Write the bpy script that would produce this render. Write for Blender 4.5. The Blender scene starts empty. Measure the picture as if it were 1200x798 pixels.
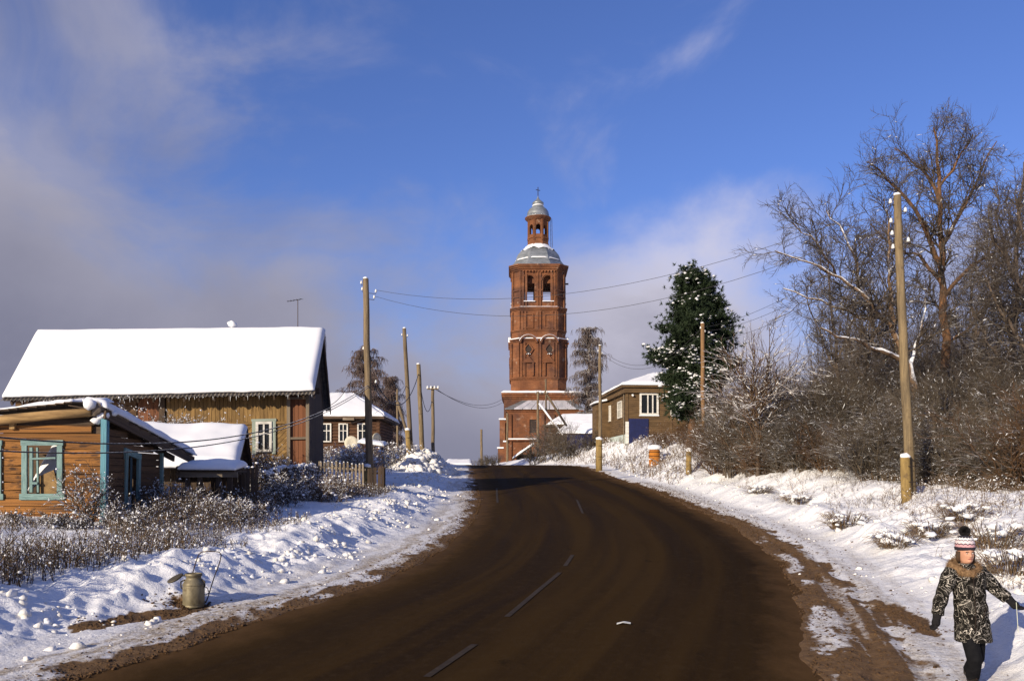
import bpy, math, random
import numpy as np
from mathutils import Vector, Matrix

S = bpy.context.scene
COL = S.collection
PI = math.pi

# ------------------------------------------------------------------ camera, sky, sun, exposure
CAMZ = 2.1
HOR = 560.0            # row of the horizon in the 1200 px wide photograph
FPX = 1000.0
cam_d = bpy.data.cameras.new("camera")
cam_d.sensor_width = 36.0
cam_d.lens = 36.0 * FPX / 1200.0
cam_d.shift_y = (HOR - 399.0) / 1200.0
cam_d.clip_end = 9000.0
cam_d.clip_start = 0.05
cam = bpy.data.objects.new("camera", cam_d)
cam.location = (0, 0, CAMZ)
cam.rotation_euler = (PI / 2, 0, 0)
COL.objects.link(cam)
S.camera = cam

SUN_EL = math.radians(19.0)
TRAVEL = Vector((0.64, 0.77, 0)).normalized()       # horizontal direction in which the light travels
sun_dir = Vector((TRAVEL.x * math.cos(SUN_EL), TRAVEL.y * math.cos(SUN_EL), -math.sin(SUN_EL)))
sd = bpy.data.lights.new("sun", 'SUN')
sd.energy = 4.8
sd.angle = math.radians(0.5)
sd.color = (1.0, 0.86, 0.66)
so = bpy.data.objects.new("sun", sd)
so.rotation_euler = sun_dir.to_track_quat('-Z', 'Y').to_euler()
COL.objects.link(so)

W = bpy.data.worlds.new("World")
S.world = W
W.use_nodes = True


def sky_world():
    nt = W.node_tree
    N, L = nt.nodes, nt.links
    N.clear()
    def n(t, **kw):
        x = N.new(t)
        for k, v in kw.items():
            setattr(x, k, v)
        return x
    def m(op, a, b=None, c=None, clamp=False):
        x = N.new('ShaderNodeMath'); x.operation = op; x.use_clamp = clamp
        for i, v in enumerate((a, b, c)):
            if v is None: continue
            if isinstance(v, (int, float)): x.inputs[i].default_value = v
            else: L.new(v, x.inputs[i])
        return x.outputs[0]
    def mix(f, a, b):
        x = N.new('ShaderNodeMix'); x.data_type = 'RGBA'
        for sck, v in ((x.inputs[0], f), (x.inputs[6], a), (x.inputs[7], b)):
            if isinstance(v, (int, float)): sck.default_value = v
            elif isinstance(v, tuple): sck.default_value = (*v, 1)
            else: L.new(v, sck)
        return x.outputs[2]
    def ramp(v, lo, hi):
        x = N.new('ShaderNodeMapRange'); x.interpolation_type = 'SMOOTHSTEP'
        L.new(v, x.inputs[0]); x.inputs[1].default_value = lo; x.inputs[2].default_value = hi
        return x.outputs[0]
    sky = n('ShaderNodeTexSky', sky_type='NISHITA')
    sky.sun_disc = False
    sky.sun_elevation = SUN_EL
    sky.sun_rotation = math.atan2(-TRAVEL.x, -TRAVEL.y)
    sky.air_density = 1.0; sky.dust_density = 0.6; sky.ozone_density = 3.0
    tint = N.new('ShaderNodeMix'); tint.data_type = 'RGBA'; tint.blend_type = 'MULTIPLY'
    tint.inputs[0].default_value = 1.0
    L.new(sky.outputs[0], tint.inputs[6]); tint.inputs[7].default_value = SKY_TINT
    tc = n('ShaderNodeTexCoord')
    sx = n('ShaderNodeSeparateXYZ'); L.new(tc.outputs['Generated'], sx.inputs[0])
    X, Y, Z = sx.outputs
    hl = m('SQRT', m('ADD', m('MULTIPLY', X, X), m('MULTIPLY', Y, Y)))
    e = m('DIVIDE', Z, m('MAXIMUM', hl, 0.001))
    def noise(scale, detail, rough, zs, off=0.0, dist=0.0):
        mp = n('ShaderNodeMapping'); L.new(tc.outputs['Generated'], mp.inputs[0])
        mp.inputs['Scale'].default_value = (1, 1, zs); mp.inputs['Location'].default_value = (off, off * .7, off * 1.3)
        t = n('ShaderNodeTexNoise'); L.new(mp.outputs[0], t.inputs[0])
        t.inputs['Scale'].default_value = scale; t.inputs['Detail'].default_value = detail
        t.inputs['Roughness'].default_value = rough; t.inputs['Distortion'].default_value = dist
        return t.outputs[0]
    n1 = noise(4.2, 9, .56, 1.5, 3.1, .25)
    n2 = noise(2.0, 6, .5, 1.4, 8.7, .3)
    n3 = noise(3.2, 8, .55, 1.8, 1.9, .6)
    x2 = m('MULTIPLY', X, X)
    T = m('ADD', m('ADD', m('MULTIPLY', X, -0.15), .235), m('MULTIPLY', x2, .33))
    gx = m('MULTIPLY', m('SUBTRACT', X, .19), 7.0)
    puff = m('POWER', 2.718, m('MULTIPLY', m('MULTIPLY', gx, gx), -1.0))     # a cumulus beside the tower
    T = m('ADD', T, m('MULTIPLY', puff, .10))
    # the cloud bank that rises to the left, its ragged edge from the noise
    d1 = m('ADD', m('SUBTRACT', T, e), m('MULTIPLY', m('SUBTRACT', n1, .5), .42))
    bank = ramp(d1, -.06, .14)
    # thin veils higher up, thicker to the left
    veil = m('MULTIPLY', ramp(m('SUBTRACT', n3, m('MULTIPLY', X, .42)), .50, .80), .72)
    mask = m('MAXIMUM', bank, veil, clamp=True)
    # brightness inside the bank: bright towards its ragged upper rim and to the right, grey and violet deep inside
    rim = m('SUBTRACT', 1.0, ramp(d1, .02, .30))
    lit = m('ADD', m('ADD', m('MULTIPLY', rim, m('ADD', .34, m('MULTIPLY', puff, .75))), m('MULTIPLY', m('SUBTRACT', n2, .42), 1.0)), m('MULTIPLY', m('SUBTRACT', n1, .5), .7), clamp=True)
    k = 1.0 / SKY_STRENGTH
    low = tuple(c * k for c in (.150, .155, .225))
    high = tuple(c * k for c in (.56, .54, .64))
    cc = mix(lit, low, high)
    out = mix(mask, tint.outputs[2], cc)
    bg = n('ShaderNodeBackground'); bg.inputs[1].default_value = SKY_STRENGTH
    L.new(out, bg.inputs[0])
    wo = n('ShaderNodeOutputWorld'); L.new(bg.outputs[0], wo.inputs[0])


SKY_STRENGTH = 0.1
SKY_TINT = (0.74, 0.81, 1.27, 1)
sky_world()
S.view_settings.view_transform = 'Standard'
S.view_settings.look = 'None'
S.view_settings.exposure = 0.25
S.view_settings.gamma = 1.0
S.render.engine = 'CYCLES'
S.cycles.max_bounces = 6
S.cycles.diffuse_bounces = 3

# ------------------------------------------------------------------ helpers: materials


def P(px, py, Y):
    """world point seen at photo pixel (px, py) at depth Y"""
    return Vector(((px - 600.0) / FPX * Y, Y, CAMZ + (HOR - py) / FPX * Y))


def nd(nt, t, **kw):
    x = nt.nodes.new(t)
    for k, v in kw.items(): setattr(x, k, v)
    return x


def mat(name, c1, c2=None, scale=(6, 6, 6), rough=.85, bump=0.0, bscale=30.0, coords='Object', contrast=(.35, .65),
        vary=0.0, snow=None, metal=0.0, detail=5, spec=.3, frost=None, dark=None):
    """noise mix of two own colours; vary = per object tint; snow=(nz_lo, nz_hi) snow lying on upward faces;
    frost = snow scattered on anything"""
    M = bpy.data.materials.new(name); M.use_nodes = True
    nt = M.node_tree; L = nt.links
    b = nt.nodes['Principled BSDF']
    b.inputs['Roughness'].default_value = rough; b.inputs['Metallic'].default_value = metal
    b.inputs['Specular IOR Level'].default_value = spec
    tc = nd(nt, 'ShaderNodeTexCoord')
    mp = nd(nt, 'ShaderNodeMapping'); mp.inputs['Scale'].default_value = scale
    oi = nd(nt, 'ShaderNodeObjectInfo')
    L.new(tc.outputs[coords], mp.inputs[0])
    if vary:
        cm = nd(nt, 'ShaderNodeCombineXYZ')
        ml = nd(nt, 'ShaderNodeMath', operation='MULTIPLY'); ml.inputs[1].default_value = 57.0
        L.new(oi.outputs['Random'], ml.inputs[0])
        for i in range(3): L.new(ml.outputs[0], cm.inputs[i])
        L.new(cm.outputs[0], mp.inputs['Location'])
    base_v = tc.outputs[coords]
    if vary:
        va = nd(nt, 'ShaderNodeVectorMath', operation='ADD'); L.new(tc.outputs[coords], va.inputs[0]); L.new(cm.outputs[0], va.inputs[1]); base_v = va.outputs[0]
    nz = nd(nt, 'ShaderNodeTexNoise'); nz.inputs['Scale'].default_value = 1.0; nz.inputs['Detail'].default_value = detail
    nz.inputs['Roughness'].default_value = .6
    L.new(mp.outputs[0], nz.inputs[0])
    col = None
    if c2 is None: c2 = tuple(v * .72 for v in c1)
    mr = nd(nt, 'ShaderNodeMapRange'); mr.inputs[1].default_value, mr.inputs[2].default_value = contrast
    L.new(nz.outputs[0], mr.inputs[0])
    mx = nd(nt, 'ShaderNodeMix', data_type='RGBA')
    mx.inputs[6].default_value = (*c1, 1); mx.inputs[7].default_value = (*c2, 1)
    L.new(mr.outputs[0], mx.inputs[0]); col = mx.outputs[2]
    if dark:                                     # weather stains: colour, scale
        n4 = nd(nt, 'ShaderNodeTexNoise'); n4.inputs['Scale'].default_value = dark[1]; n4.inputs['Detail'].default_value = 6
        L.new(base_v, n4.inputs[0])
        r4 = nd(nt, 'ShaderNodeMapRange'); r4.inputs[1].default_value = dark[2] if len(dark) > 2 else .55
        r4.inputs[2].default_value = r4.inputs[1].default_value + .12
        L.new(n4.outputs[0], r4.inputs[0])
        m4 = nd(nt, 'ShaderNodeMix', data_type='RGBA'); m4.inputs[7].default_value = (*dark[0], 1)
        L.new(col, m4.inputs[6]); L.new(r4.outputs[0], m4.inputs[0]); col = m4.outputs[2]
    if vary:
        hv = nd(nt, 'ShaderNodeHueSaturation')
        r5 = nd(nt, 'ShaderNodeMapRange'); r5.inputs[3].default_value = 1 - vary; r5.inputs[4].default_value = 1 + vary
        L.new(oi.outputs['Random'], r5.inputs[0]); L.new(r5.outputs[0], hv.inputs['Value'])
        L.new(col, hv.inputs['Color']); col = hv.outputs[0]
    if snow or frost:
        m6 = nd(nt, 'ShaderNodeMix', data_type='RGBA'); m6.inputs[7].default_value = (.86, .87, .9, 1)
        n6 = nd(nt, 'ShaderNodeTexNoise'); n6.inputs['Scale'].default_value = (snow or frost)[2]; n6.inputs['Detail'].default_value = 3
        L.new(tc.outputs[coords], n6.inputs[0])
        if snow:
            ge = nd(nt, 'ShaderNodeNewGeometry'); sx = nd(nt, 'ShaderNodeSeparateXYZ'); L.new(ge.outputs['Normal'], sx.inputs[0])
            a6 = nd(nt, 'ShaderNodeMath', operation='ADD'); L.new(sx.outputs[2], a6.inputs[0])
            s6 = nd(nt, 'ShaderNodeMath', operation='MULTIPLY_ADD'); s6.inputs[1].default_value = 1.6; s6.inputs[2].default_value = -.8
            L.new(n6.outputs[0], s6.inputs[0]); L.new(s6.outputs[0], a6.inputs[1])
            src = a6.outputs[0]; lo, hi = snow[0], snow[1]
        else:
            src = n6.outputs[0]; lo, hi = frost[0], frost[1]
        r6 = nd(nt, 'ShaderNodeMapRange'); r6.inputs[1].default_value = lo; r6.inputs[2].default_value = hi
        L.new(src, r6.inputs[0]); L.new(r6.outputs[0], m6.inputs[0])
        L.new(col, m6.inputs[6]); col = m6.outputs[2]
    L.new(col, b.inputs['Base Color'])
    if bump:
        bn = nd(nt, 'ShaderNodeTexNoise'); bn.inputs['Scale'].default_value = bscale; bn.inputs['Detail'].default_value = 6
        mb = nd(nt, 'ShaderNodeMapping'); L.new(base_v, mb.inputs[0]); L.new(mb.outputs[0], bn.inputs[0])
        bp = nd(nt, 'ShaderNodeBump'); bp.inputs['Strength'].default_value = bump; bp.inputs['Distance'].default_value = .03
        L.new(bn.outputs[0], bp.inputs['Height']); L.new(bp.outputs[0], b.inputs['Normal'])
    return M


M = {}
WD = (1.3, 9, 9)
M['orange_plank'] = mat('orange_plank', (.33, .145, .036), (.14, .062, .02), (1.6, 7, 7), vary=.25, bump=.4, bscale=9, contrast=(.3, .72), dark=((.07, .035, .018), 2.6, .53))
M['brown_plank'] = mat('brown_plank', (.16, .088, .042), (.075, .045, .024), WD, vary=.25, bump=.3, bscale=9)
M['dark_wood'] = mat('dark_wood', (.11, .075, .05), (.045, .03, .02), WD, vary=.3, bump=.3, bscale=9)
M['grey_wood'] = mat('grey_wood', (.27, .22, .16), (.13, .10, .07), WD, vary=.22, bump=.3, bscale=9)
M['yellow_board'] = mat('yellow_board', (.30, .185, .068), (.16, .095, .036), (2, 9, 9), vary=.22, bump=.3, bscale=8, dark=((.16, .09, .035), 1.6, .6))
M['red_board'] = mat('red_board', (.22, .088, .04), (.12, .05, .026), WD, vary=.25)
M['beam_wood'] = mat('beam_wood', (.46, .29, .12), (.20, .12, .05), (1.2, 12, 12), bump=.4, bscale=8)
M['turquoise'] = mat('turquoise_paint', (.23, .35, .335), (.12, .20, .195), (5, 8, 8), vary=.12, dark=((.16, .13, .08), 5, .62))
M['blue_post'] = mat('blue_post_paint', (.14, .33, .40), (.08, .2, .25), (5, 8, 8), dark=((.12, .08, .05), 6, .6))
M['white_paint'] = mat('white_paint', (.74, .72, .66), (.5, .48, .43), (3, 8, 8), vary=.08)
M['glass'] = mat('dark_glass', (.015, .018, .022), rough=.12, spec=.5)
M['pole_wood'] = mat('pole_wood', (.25, .185, .10), (.12, .09, .055), (14, 14, 1.2), coords='Object', bump=.4, bscale=18, vary=.12, dark=((.10, .07, .04), 3, .6))
M['pole_grey'] = mat('pole_grey_wood', (.22, .165, .10), (.11, .08, .05), (14, 14, 1.2), coords='Object', bump=.4, bscale=18, vary=.15)
M['stub'] = mat('stub_wood', (.33, .225, .08), (.20, .135, .05), (9, 9, 2), bump=.4, bscale=14, dark=((.12, .08, .04), 5, .6))
M['porcelain'] = mat('porcelain', (.8, .8, .78), (.7, .7, .68), rough=.25)
M['iron'] = mat('dark_iron', (.035, .03, .028), (.06, .035, .025), rough=.6, metal=.4)
M['wire'] = mat('wire', (.05, .048, .05), (.04, .04, .04), rough=.6)
M['cable'] = mat('cable', (.045, .042, .04), (.04, .04, .04), rough=.6, snow=(.75, 1.0, 12))
M['can_metal'] = mat('can_metal', (.27, .235, .15), (.15, .125, .08), (9, 9, 5), rough=.55, metal=.35, bump=.25, bscale=14, dark=((.10, .075, .04), 7, .58))
M['can_dark'] = mat('can_dark', (.10, .085, .06), (.06, .05, .035), (9, 9, 9), rough=.6, metal=.4)
M['dome_metal'] = mat('dome_metal', (.34, .36, .37), (.20, .22, .23), (.8, .8, 1.6), rough=.42, metal=.45, bump=.2, bscale=3)
M['orange_paint'] = mat('orange_paint', (.46, .17, .02), (.32, .11, .015), (6, 6, 6))
M['blue_paint'] = mat('blue_paint', (.014, .020, .085), (.011, .015, .06), (4, 4, 4))
M['pale_blue'] = mat('pale_plaster', (.52, .60, .56), (.4, .46, .44), (3, 3, 3))
M['slate_sheet'] = mat('slate_sheet', (.16, .14, .12), (.09, .08, .07), (4, 4, 4))
M['soil'] = mat('soil', (.11, .06, .026), (.05, .028, .014), (14, 14, 14), rough=.95, bump=.7, bscale=25)
M['bark_grey'] = mat('bark_grey', (.14, .105, .08), (.07, .05, .038), (6, 6, 1.5), bump=.5, bscale=12, snow=(.5, .85, 1.5))
M['roof_snow'] = mat('roof_snow', (.88, .885, .90), (.86, .87, .89), (1, 1, 1), rough=.75, spec=.2)
M['bark_orange'] = mat('bark_orange', (.19, .095, .045), (.075, .048, .03), (5, 5, 2), bump=.5, bscale=12, snow=(.85, 1.1, 1.6))
M['twig'] = mat('twig', (.105, .082, .062), (.062, .047, .035), (2, 2, 2), snow=(.85, 1.3, 2.4))
M['twig_brown'] = mat('twig_brown', (.115, .09, .062), (.062, .047, .034), (1.2, 1.2, 1.2), vary=.3, snow=(.80, 1.2, 2.6))
M['twig_red'] = mat('twig_red', (.13, .068, .030), (.07, .04, .02), (1.2, 1.2, 1.2), vary=.2, snow=(.95, 1.3, 3.5))
M['twig_snowy'] = mat('twig_snowy', (.15, .09, .05), (.09, .055, .03), (2, 2, 2), snow=(.5, .85, 1.4))
M['birch_twig'] = mat('birch_twig', (.165, .115, .10), (.10, .07, .06), (.6, .6, .6), snow=(.9, 1.3, .8))
M['birch_frost'] = mat('birch_frost', (.17, .13, .11), (.10, .075, .065), (.6, .6, .6), snow=(.55, 1.0, .9))
M['birch_bark'] = mat('birch_bark', (.62, .58, .52), (.16, .13, .11), (3, 3, 1.2), contrast=(.5, .62))
M['weed'] = mat('weed', (.20, .125, .06), (.10, .065, .035), (2, 2, 2), snow=(.75, 1.2, 5.0))
M['weed_dark'] = mat('weed_dark', (.11, .08, .055), (.06, .04, .026), (2, 2, 2), snow=(.8, 1.2, 5.0))
M['needles'] = mat('pine_needles', (.028, .046, .019), (.014, .026, .011), (1.2, 1.2, 1.2), rough=.7)
M['snow'] = mat('snow', (.86, .87, .89), (.82, .83, .86), (2, 2, 2), rough=.75, bump=.25, bscale=9, spec=.25)
M['snow_dirty'] = mat('snow_clod', (.84, .84, .85), (.70, .66, .58), (6, 6, 6), rough=.8, bump=.5, bscale=14, dark=((.33, .22, .12), 3.0, .66))
M['litter'] = mat('litter', (.7, .7, .68), rough=.7)

def brick_material():
    Mt = mat('old_brick', (.20, .078, .034), (.11, .043, .020), (.5, .5, .5), rough=.92, bump=.5, bscale=2.5,
             dark=((.085, .038, .025), .33, .5), contrast=(.3, .7))
    nt = Mt.node_tree; L = nt.links
    b = nt.nodes['Principled BSDF']
    src = b.inputs['Base Color'].links[0].from_socket
    tc = nd(nt, 'ShaderNodeTexCoord')
    def patch(scale, lo, hi, colr, src, f=1.0):
        n4 = nd(nt, 'ShaderNodeTexNoise'); n4.inputs['Scale'].default_value = scale; n4.inputs['Detail'].default_value = 8
        n4.inputs['Roughness'].default_value = .7
        L.new(tc.outputs['Object'], n4.inputs[0])
        r = nd(nt, 'ShaderNodeMapRange'); r.inputs[1].default_value = lo; r.inputs[2].default_value = hi; r.inputs[4].default_value = f
        L.new(n4.outputs[0], r.inputs[0])
        mx = nd(nt, 'ShaderNodeMix', data_type='RGBA'); mx.inputs[7].default_value = (*colr, 1)
        L.new(src, mx.inputs[6]); L.new(r.outputs[0], mx.inputs[0])
        return mx.outputs[2]
    src = patch(.9, .60, .70, (.36, .27, .20), src, .7)     # lost plaster, lime bloom
    src = patch(.22, .5, .68, (.30, .13, .06), src, .55)
    src = patch(1.7, .62, .72, (.09, .03, .02), src, .8)     # fallen bricks
    # brick courses, too fine to pick apart from here
    sx = nd(nt, 'ShaderNodeSeparateXYZ'); L.new(tc.outputs['Object'], sx.inputs[0])
    ad = nd(nt, 'ShaderNodeMath', operation='ADD'); L.new(sx.outputs[0], ad.inputs[0]); L.new(sx.outputs[1], ad.inputs[1])
    cb = nd(nt, 'ShaderNodeCombineXYZ'); L.new(ad.outputs[0], cb.inputs[0]); L.new(sx.outputs[2], cb.inputs[1])
    bt = nd(nt, 'ShaderNodeTexBrick'); bt.inputs['Scale'].default_value = 1.0
    bt.inputs['Brick Width'].default_value = .56; bt.inputs['Row Height'].default_value = .2; bt.inputs['Mortar Size'].default_value = .025
    bt.inputs['Color1'].default_value = (.82, .82, .82, 1); bt.inputs['Color2'].default_value = (1.2, 1.15, 1.1, 1); bt.inputs['Mortar'].default_value = (1.35, 1.5, 1.6, 1)
    L.new(cb.outputs[0], bt.inputs[0])
    mu = nd(nt, 'ShaderNodeMix', data_type='RGBA', blend_type='MULTIPLY'); mu.inputs[0].default_value = .8
    L.new(src, mu.inputs[6]); L.new(bt.outputs[0], mu.inputs[7])
    L.new(mu.outputs[2], b.inputs['Base Color'])
    return Mt
M['brick'] = brick_material()

# ------------------------------------------------------------------ helpers: objects and meshes
ORG = {}


def tag(o, label=None, cat=None, group=None, kind=None):
    if label: o['label'] = label
    if cat: o['category'] = cat
    if group: o['group'] = group
    if kind: o['kind'] = kind
    return o


def thing(name, label, cat, loc, group=None):
    o = bpy.data.objects.new(name, None)
    o.empty_display_size = .2
    COL.objects.link(o)
    o.location = loc
    ORG[o] = Vector(loc)
    return tag(o, label, cat, group)


def link(name, me, material, parent=None, org=None, smooth=False):
    o = bpy.data.objects.new(name, me)
    COL.objects.link(o)
    if material is not None and not me.materials: me.materials.append(material)
    if smooth:
        me.polygons.foreach_set('use_smooth', np.ones(len(me.polygons), dtype=bool))
    if parent is not None:
        o.parent = parent
        o.location = org - ORG[parent]
    elif org is not None:
        o.location = org
    ORG[o] = Vector(org) if org is not None else Vector((0, 0, 0))
    return o


def np_mesh(name, verts, faces):
    """verts (n,3), faces list of arrays (m,k)"""
    me = bpy.data.meshes.new(name)
    verts = np.asarray(verts, dtype=np.float32)
    me.vertices.add(len(verts)); me.vertices.foreach_set('co', verts.ravel())
    tot = sum(f.size for f in faces); nf = sum(len(f) for f in faces)
    me.loops.add(tot); me.polygons.add(nf)
    me.loops.foreach_set('vertex_index', np.concatenate([f.ravel() for f in faces]).astype(np.int32))
    starts = []; s = 0
    for f in faces:
        k = f.shape[1]
        starts.append(s + np.arange(len(f)) * k); s += f.size
    me.polygons.foreach_set('loop_start', np.concatenate(starts).astype(np.int32))
    me.update(calc_edges=True)
    me.validate()
    return me


class MB:
    """collects geometry in world coordinates and links it as ONE mesh object"""
    def __init__(s):
        s.v = []; s.f = []
    def face_set(s, pts, faces):
        b = len(s.v)
        s.v += [tuple(p) for p in pts]; s.f += [tuple(b + i for i in f) for f in faces]
        return s
    def hexa(s, p):       # 8 points: bottom 4 (ccw from above), top 4
        return s.face_set(p, [(3, 2, 1, 0), (4, 5, 6, 7), (0, 1, 5, 4), (1, 2, 6, 5), (2, 3, 7, 6), (3, 0, 4, 7)])
    def box(s, F, x0, x1, y0, y1, z0, z1):
        return s.hexa([F(x0, y0, z0), F(x1, y0, z0), F(x1, y1, z0), F(x0, y1, z0), F(x0, y0, z1), F(x1, y0, z1), F(x1, y1, z1), F(x0, y1, z1)])
    def prism(s, poly, vec):
        n = len(poly); vec = Vector(vec)
        a = [Vector(p) for p in poly]; b = [p + vec for p in a]
        return s.face_set(a + b, [tuple(range(n))[::-1], tuple(range(n, 2 * n))] + [(i, (i + 1) % n, n + (i + 1) % n, n + i) for i in range(n)])
    def tube(s, pts, rad, n=8, cap=True):
        pts = [Vector(p) for p in pts]
        if not hasattr(rad, '__len__'): rad = [rad] * len(pts)
        b = len(s.v); u = None
        for i, p in enumerate(pts):
            d = (pts[min(i + 1, len(pts) - 1)] - pts[max(i - 1, 0)]).normalized()
            if u is None:
                u = d.orthogonal().normalized()
            u = (u - d * u.dot(d)).normalized(); w = d.cross(u)
            for k in range(n):
                a = 2 * PI * k / n
                s.v.append(tuple(p + (u * math.cos(a) + w * math.sin(a)) * rad[i]))
        for i in range(len(pts) - 1):
            for k in range(n):
                s.f.append((b + i * n + k, b + i * n + (k + 1) % n, b + (i + 1) * n + (k + 1) % n, b + (i + 1) * n + k))
        if cap:
            s.f.append(tuple(b + k for k in range(n))[::-1]); s.f.append(tuple(b + (len(pts) - 1) * n + k for k in range(n)))
        return s
    def lathe(s, c, prof, n=16, squash=None):
        """prof: list of (r, z) from bottom to top round centre c"""
        b = len(s.v)
        for r, z in prof:
            for k in range(n):
                a = 2 * PI * (k + .5) / n
                s.v.append((c[0] + r * math.cos(a), c[1] + r * math.sin(a), c[2] + z))
        for i in range(len(prof) - 1):
            for k in range(n):
                s.f.append((b + i * n + k, b + i * n + (k + 1) % n, b + (i + 1) * n + (k + 1) % n, b + (i + 1) * n + k))
        s.f.append(tuple(b + k for k in range(n))[::-1]); s.f.append(tuple(b + (len(prof) - 1) * n + k for k in range(n)))
        return s
    def build(s, name, material, parent=None, smooth=False, org=None):
        if org is None:
            org = ORG[parent] if parent is not None else Vector(s.v[0])
        me = bpy.data.meshes.new(name)
        me.from_pydata([(x - org[0], y - org[1], z - org[2]) for x, y, z in s.v], [], s.f)
        me.update()
        return link(name, me, material, parent, org, smooth)


def frame(origin, rz=0.0, shear=0.0):
    ox, oy, oz = origin; c, sn = math.cos(rz), math.sin(rz)
    def F(x, y, z):
        return Vector((ox + c * x - sn * y, oy + sn * x + c * y, oz + z + shear * x))
    F.u = Vector((c, sn, 0)); F.v = Vector((-sn, c, 0)); F.rz = rz
    return F


UNIT = {}


def piece(name, material, parent, a, b, width, thick, normal):
    """a board from a to b (world points, its centre line); shares one unit mesh per material"""
    key = material.name
    if key not in UNIT:
        me = bpy.data.meshes.new('board_' + key)
        g = .5
        me.from_pydata([(-g, -g, -g), (g, -g, -g), (g, g, -g), (-g, g, -g), (-g, -g, g), (g, -g, g), (g, g, g), (-g, g, g)], [],
                       [(3, 2, 1, 0), (4, 5, 6, 7), (0, 1, 5, 4), (1, 2, 6, 5), (2, 3, 7, 6), (3, 0, 4, 7)])
        me.materials.append(material); UNIT[key] = me
    a = Vector(a); b = Vector(b)
    x = (b - a); L = x.length; x.normalize()
    y = Vector(normal); y = (y - x * y.dot(x)).normalized(); z = x.cross(y)
    o = bpy.data.objects.new(name, UNIT[key]); COL.objects.link(o)
    o.parent = parent
    c = (a + b) / 2 - ORG[parent]
    m3 = Matrix((x * L, y * thick, z * width)).transposed().to_4x4()
    o.matrix_basis = Matrix.Translation(c) @ m3
    ORG[o] = (a + b) / 2
    return o


def clip_poly(poly, x0, x1, z0, z1):
    def cut(p, f):
        out = []
        for i in range(len(p)):
            a, b = p[i], p[(i + 1) % len(p)]
            fa, fb = f(a), f(b)
            if fa >= 0: out.append(a)
            if fa * fb < 0:
                t = fa / (fa - fb); out.append((a[0] + (b[0] - a[0]) * t, a[1] + (b[1] - a[1]) * t))
        return out
    for f in (lambda q: q[0] - x0, lambda q: x1 - q[0], lambda q: q[1] - z0, lambda q: z1 - q[1]):
        if len(poly) < 3: return []
        poly = cut(poly, f)
    return poly


def copy_tree(o, parent=None):
    c = o.copy(); COL.objects.link(c); c.parent = parent
    for ch in o.children: copy_tree(ch, c)
    return c


# numpy value noise
def _hash(i, j, s):
    h = (i.astype(np.int64) * 374761393 + j.astype(np.int64) * 668265263 + s * 1442695041) & 0xffffffff
    h = ((h ^ (h >> 13)) * 1274126177) & 0xffffffff
    return ((h ^ (h >> 16)) & 0xffff) / 65535.0


def vn(x, y, s=0):
    xi = np.floor(x); yi = np.floor(y); fx = x - xi; fy = y - yi
    fx = fx * fx * fx * (fx * (fx * 6 - 15) + 10); fy = fy * fy * fy * (fy * (fy * 6 - 15) + 10)
    a = _hash(xi, yi, s); b = _hash(xi + 1, yi, s); c = _hash(xi, yi + 1, s); d = _hash(xi + 1, yi + 1, s)
    return a + (b - a) * fx + (c - a) * fy + (a - b - c + d) * fx * fy


def fbm(x, y, s=0, o=4):
    v = 0; a = .5; t = 0
    for k in range(o):
        v = v + a * vn(x * 2 ** k, y * 2 ** k, s + k * 17); t += a; a *= .5
    return v / t


def ss(x, a, b):
    t = np.clip((x - a) / (b - a), 0, 1)
    return t * t * (3 - 2 * t)


ICO_V = None
def blobs(cent, rad, squash=.8, rng=None, jitter=.25):
    """many little snow lumps as one vert/face array"""
    global ICO_V, ICO_F
    if ICO_V is None:
        t = (1 + 5 ** .5) / 2
        v = np.array([(-1, t, 0), (1, t, 0), (-1, -t, 0), (1, -t, 0), (0, -1, t), (0, 1, t), (0, -1, -t), (0, 1, -t), (t, 0, -1), (t, 0, 1), (-t, 0, -1), (-t, 0, 1)], float)
        ICO_V = v / np.linalg.norm(v[0])
        ICO_F = np.array([(0, 11, 5), (0, 5, 1), (0, 1, 7), (0, 7, 10), (0, 10, 11), (1, 5, 9), (5, 11, 4), (11, 10, 2), (10, 7, 6), (7, 1, 8), (3, 9, 4), (3, 4, 2), (3, 2, 6), (3, 6, 8), (3, 8, 9), (4, 9, 5), (2, 4, 11), (6, 2, 10), (8, 6, 7), (9, 8, 1)])
    rng = rng or np.random.default_rng(1)
    cent = np.asarray(cent, float); rad = np.asarray(rad, float)
    n = len(cent)
    th = rng.uniform(0, 2 * PI, n); c, s_ = np.cos(th), np.sin(th)
    b = ICO_V[None] * (1 + rng.uniform(-jitter, jitter, (n, 12, 1))) * rad[:, None, None]
    x = b[..., 0] * c[:, None] - b[..., 1] * s_[:, None]; y = b[..., 0] * s_[:, None] + b[..., 1] * c[:, None]
    v = np.stack([x, y, b[..., 2] * squash], -1) + cent[:, None]
    f = (ICO_F[None] + (np.arange(n) * 12)[:, None, None]).reshape(-1, 3)
    return v.reshape(-1, 3), f


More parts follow.
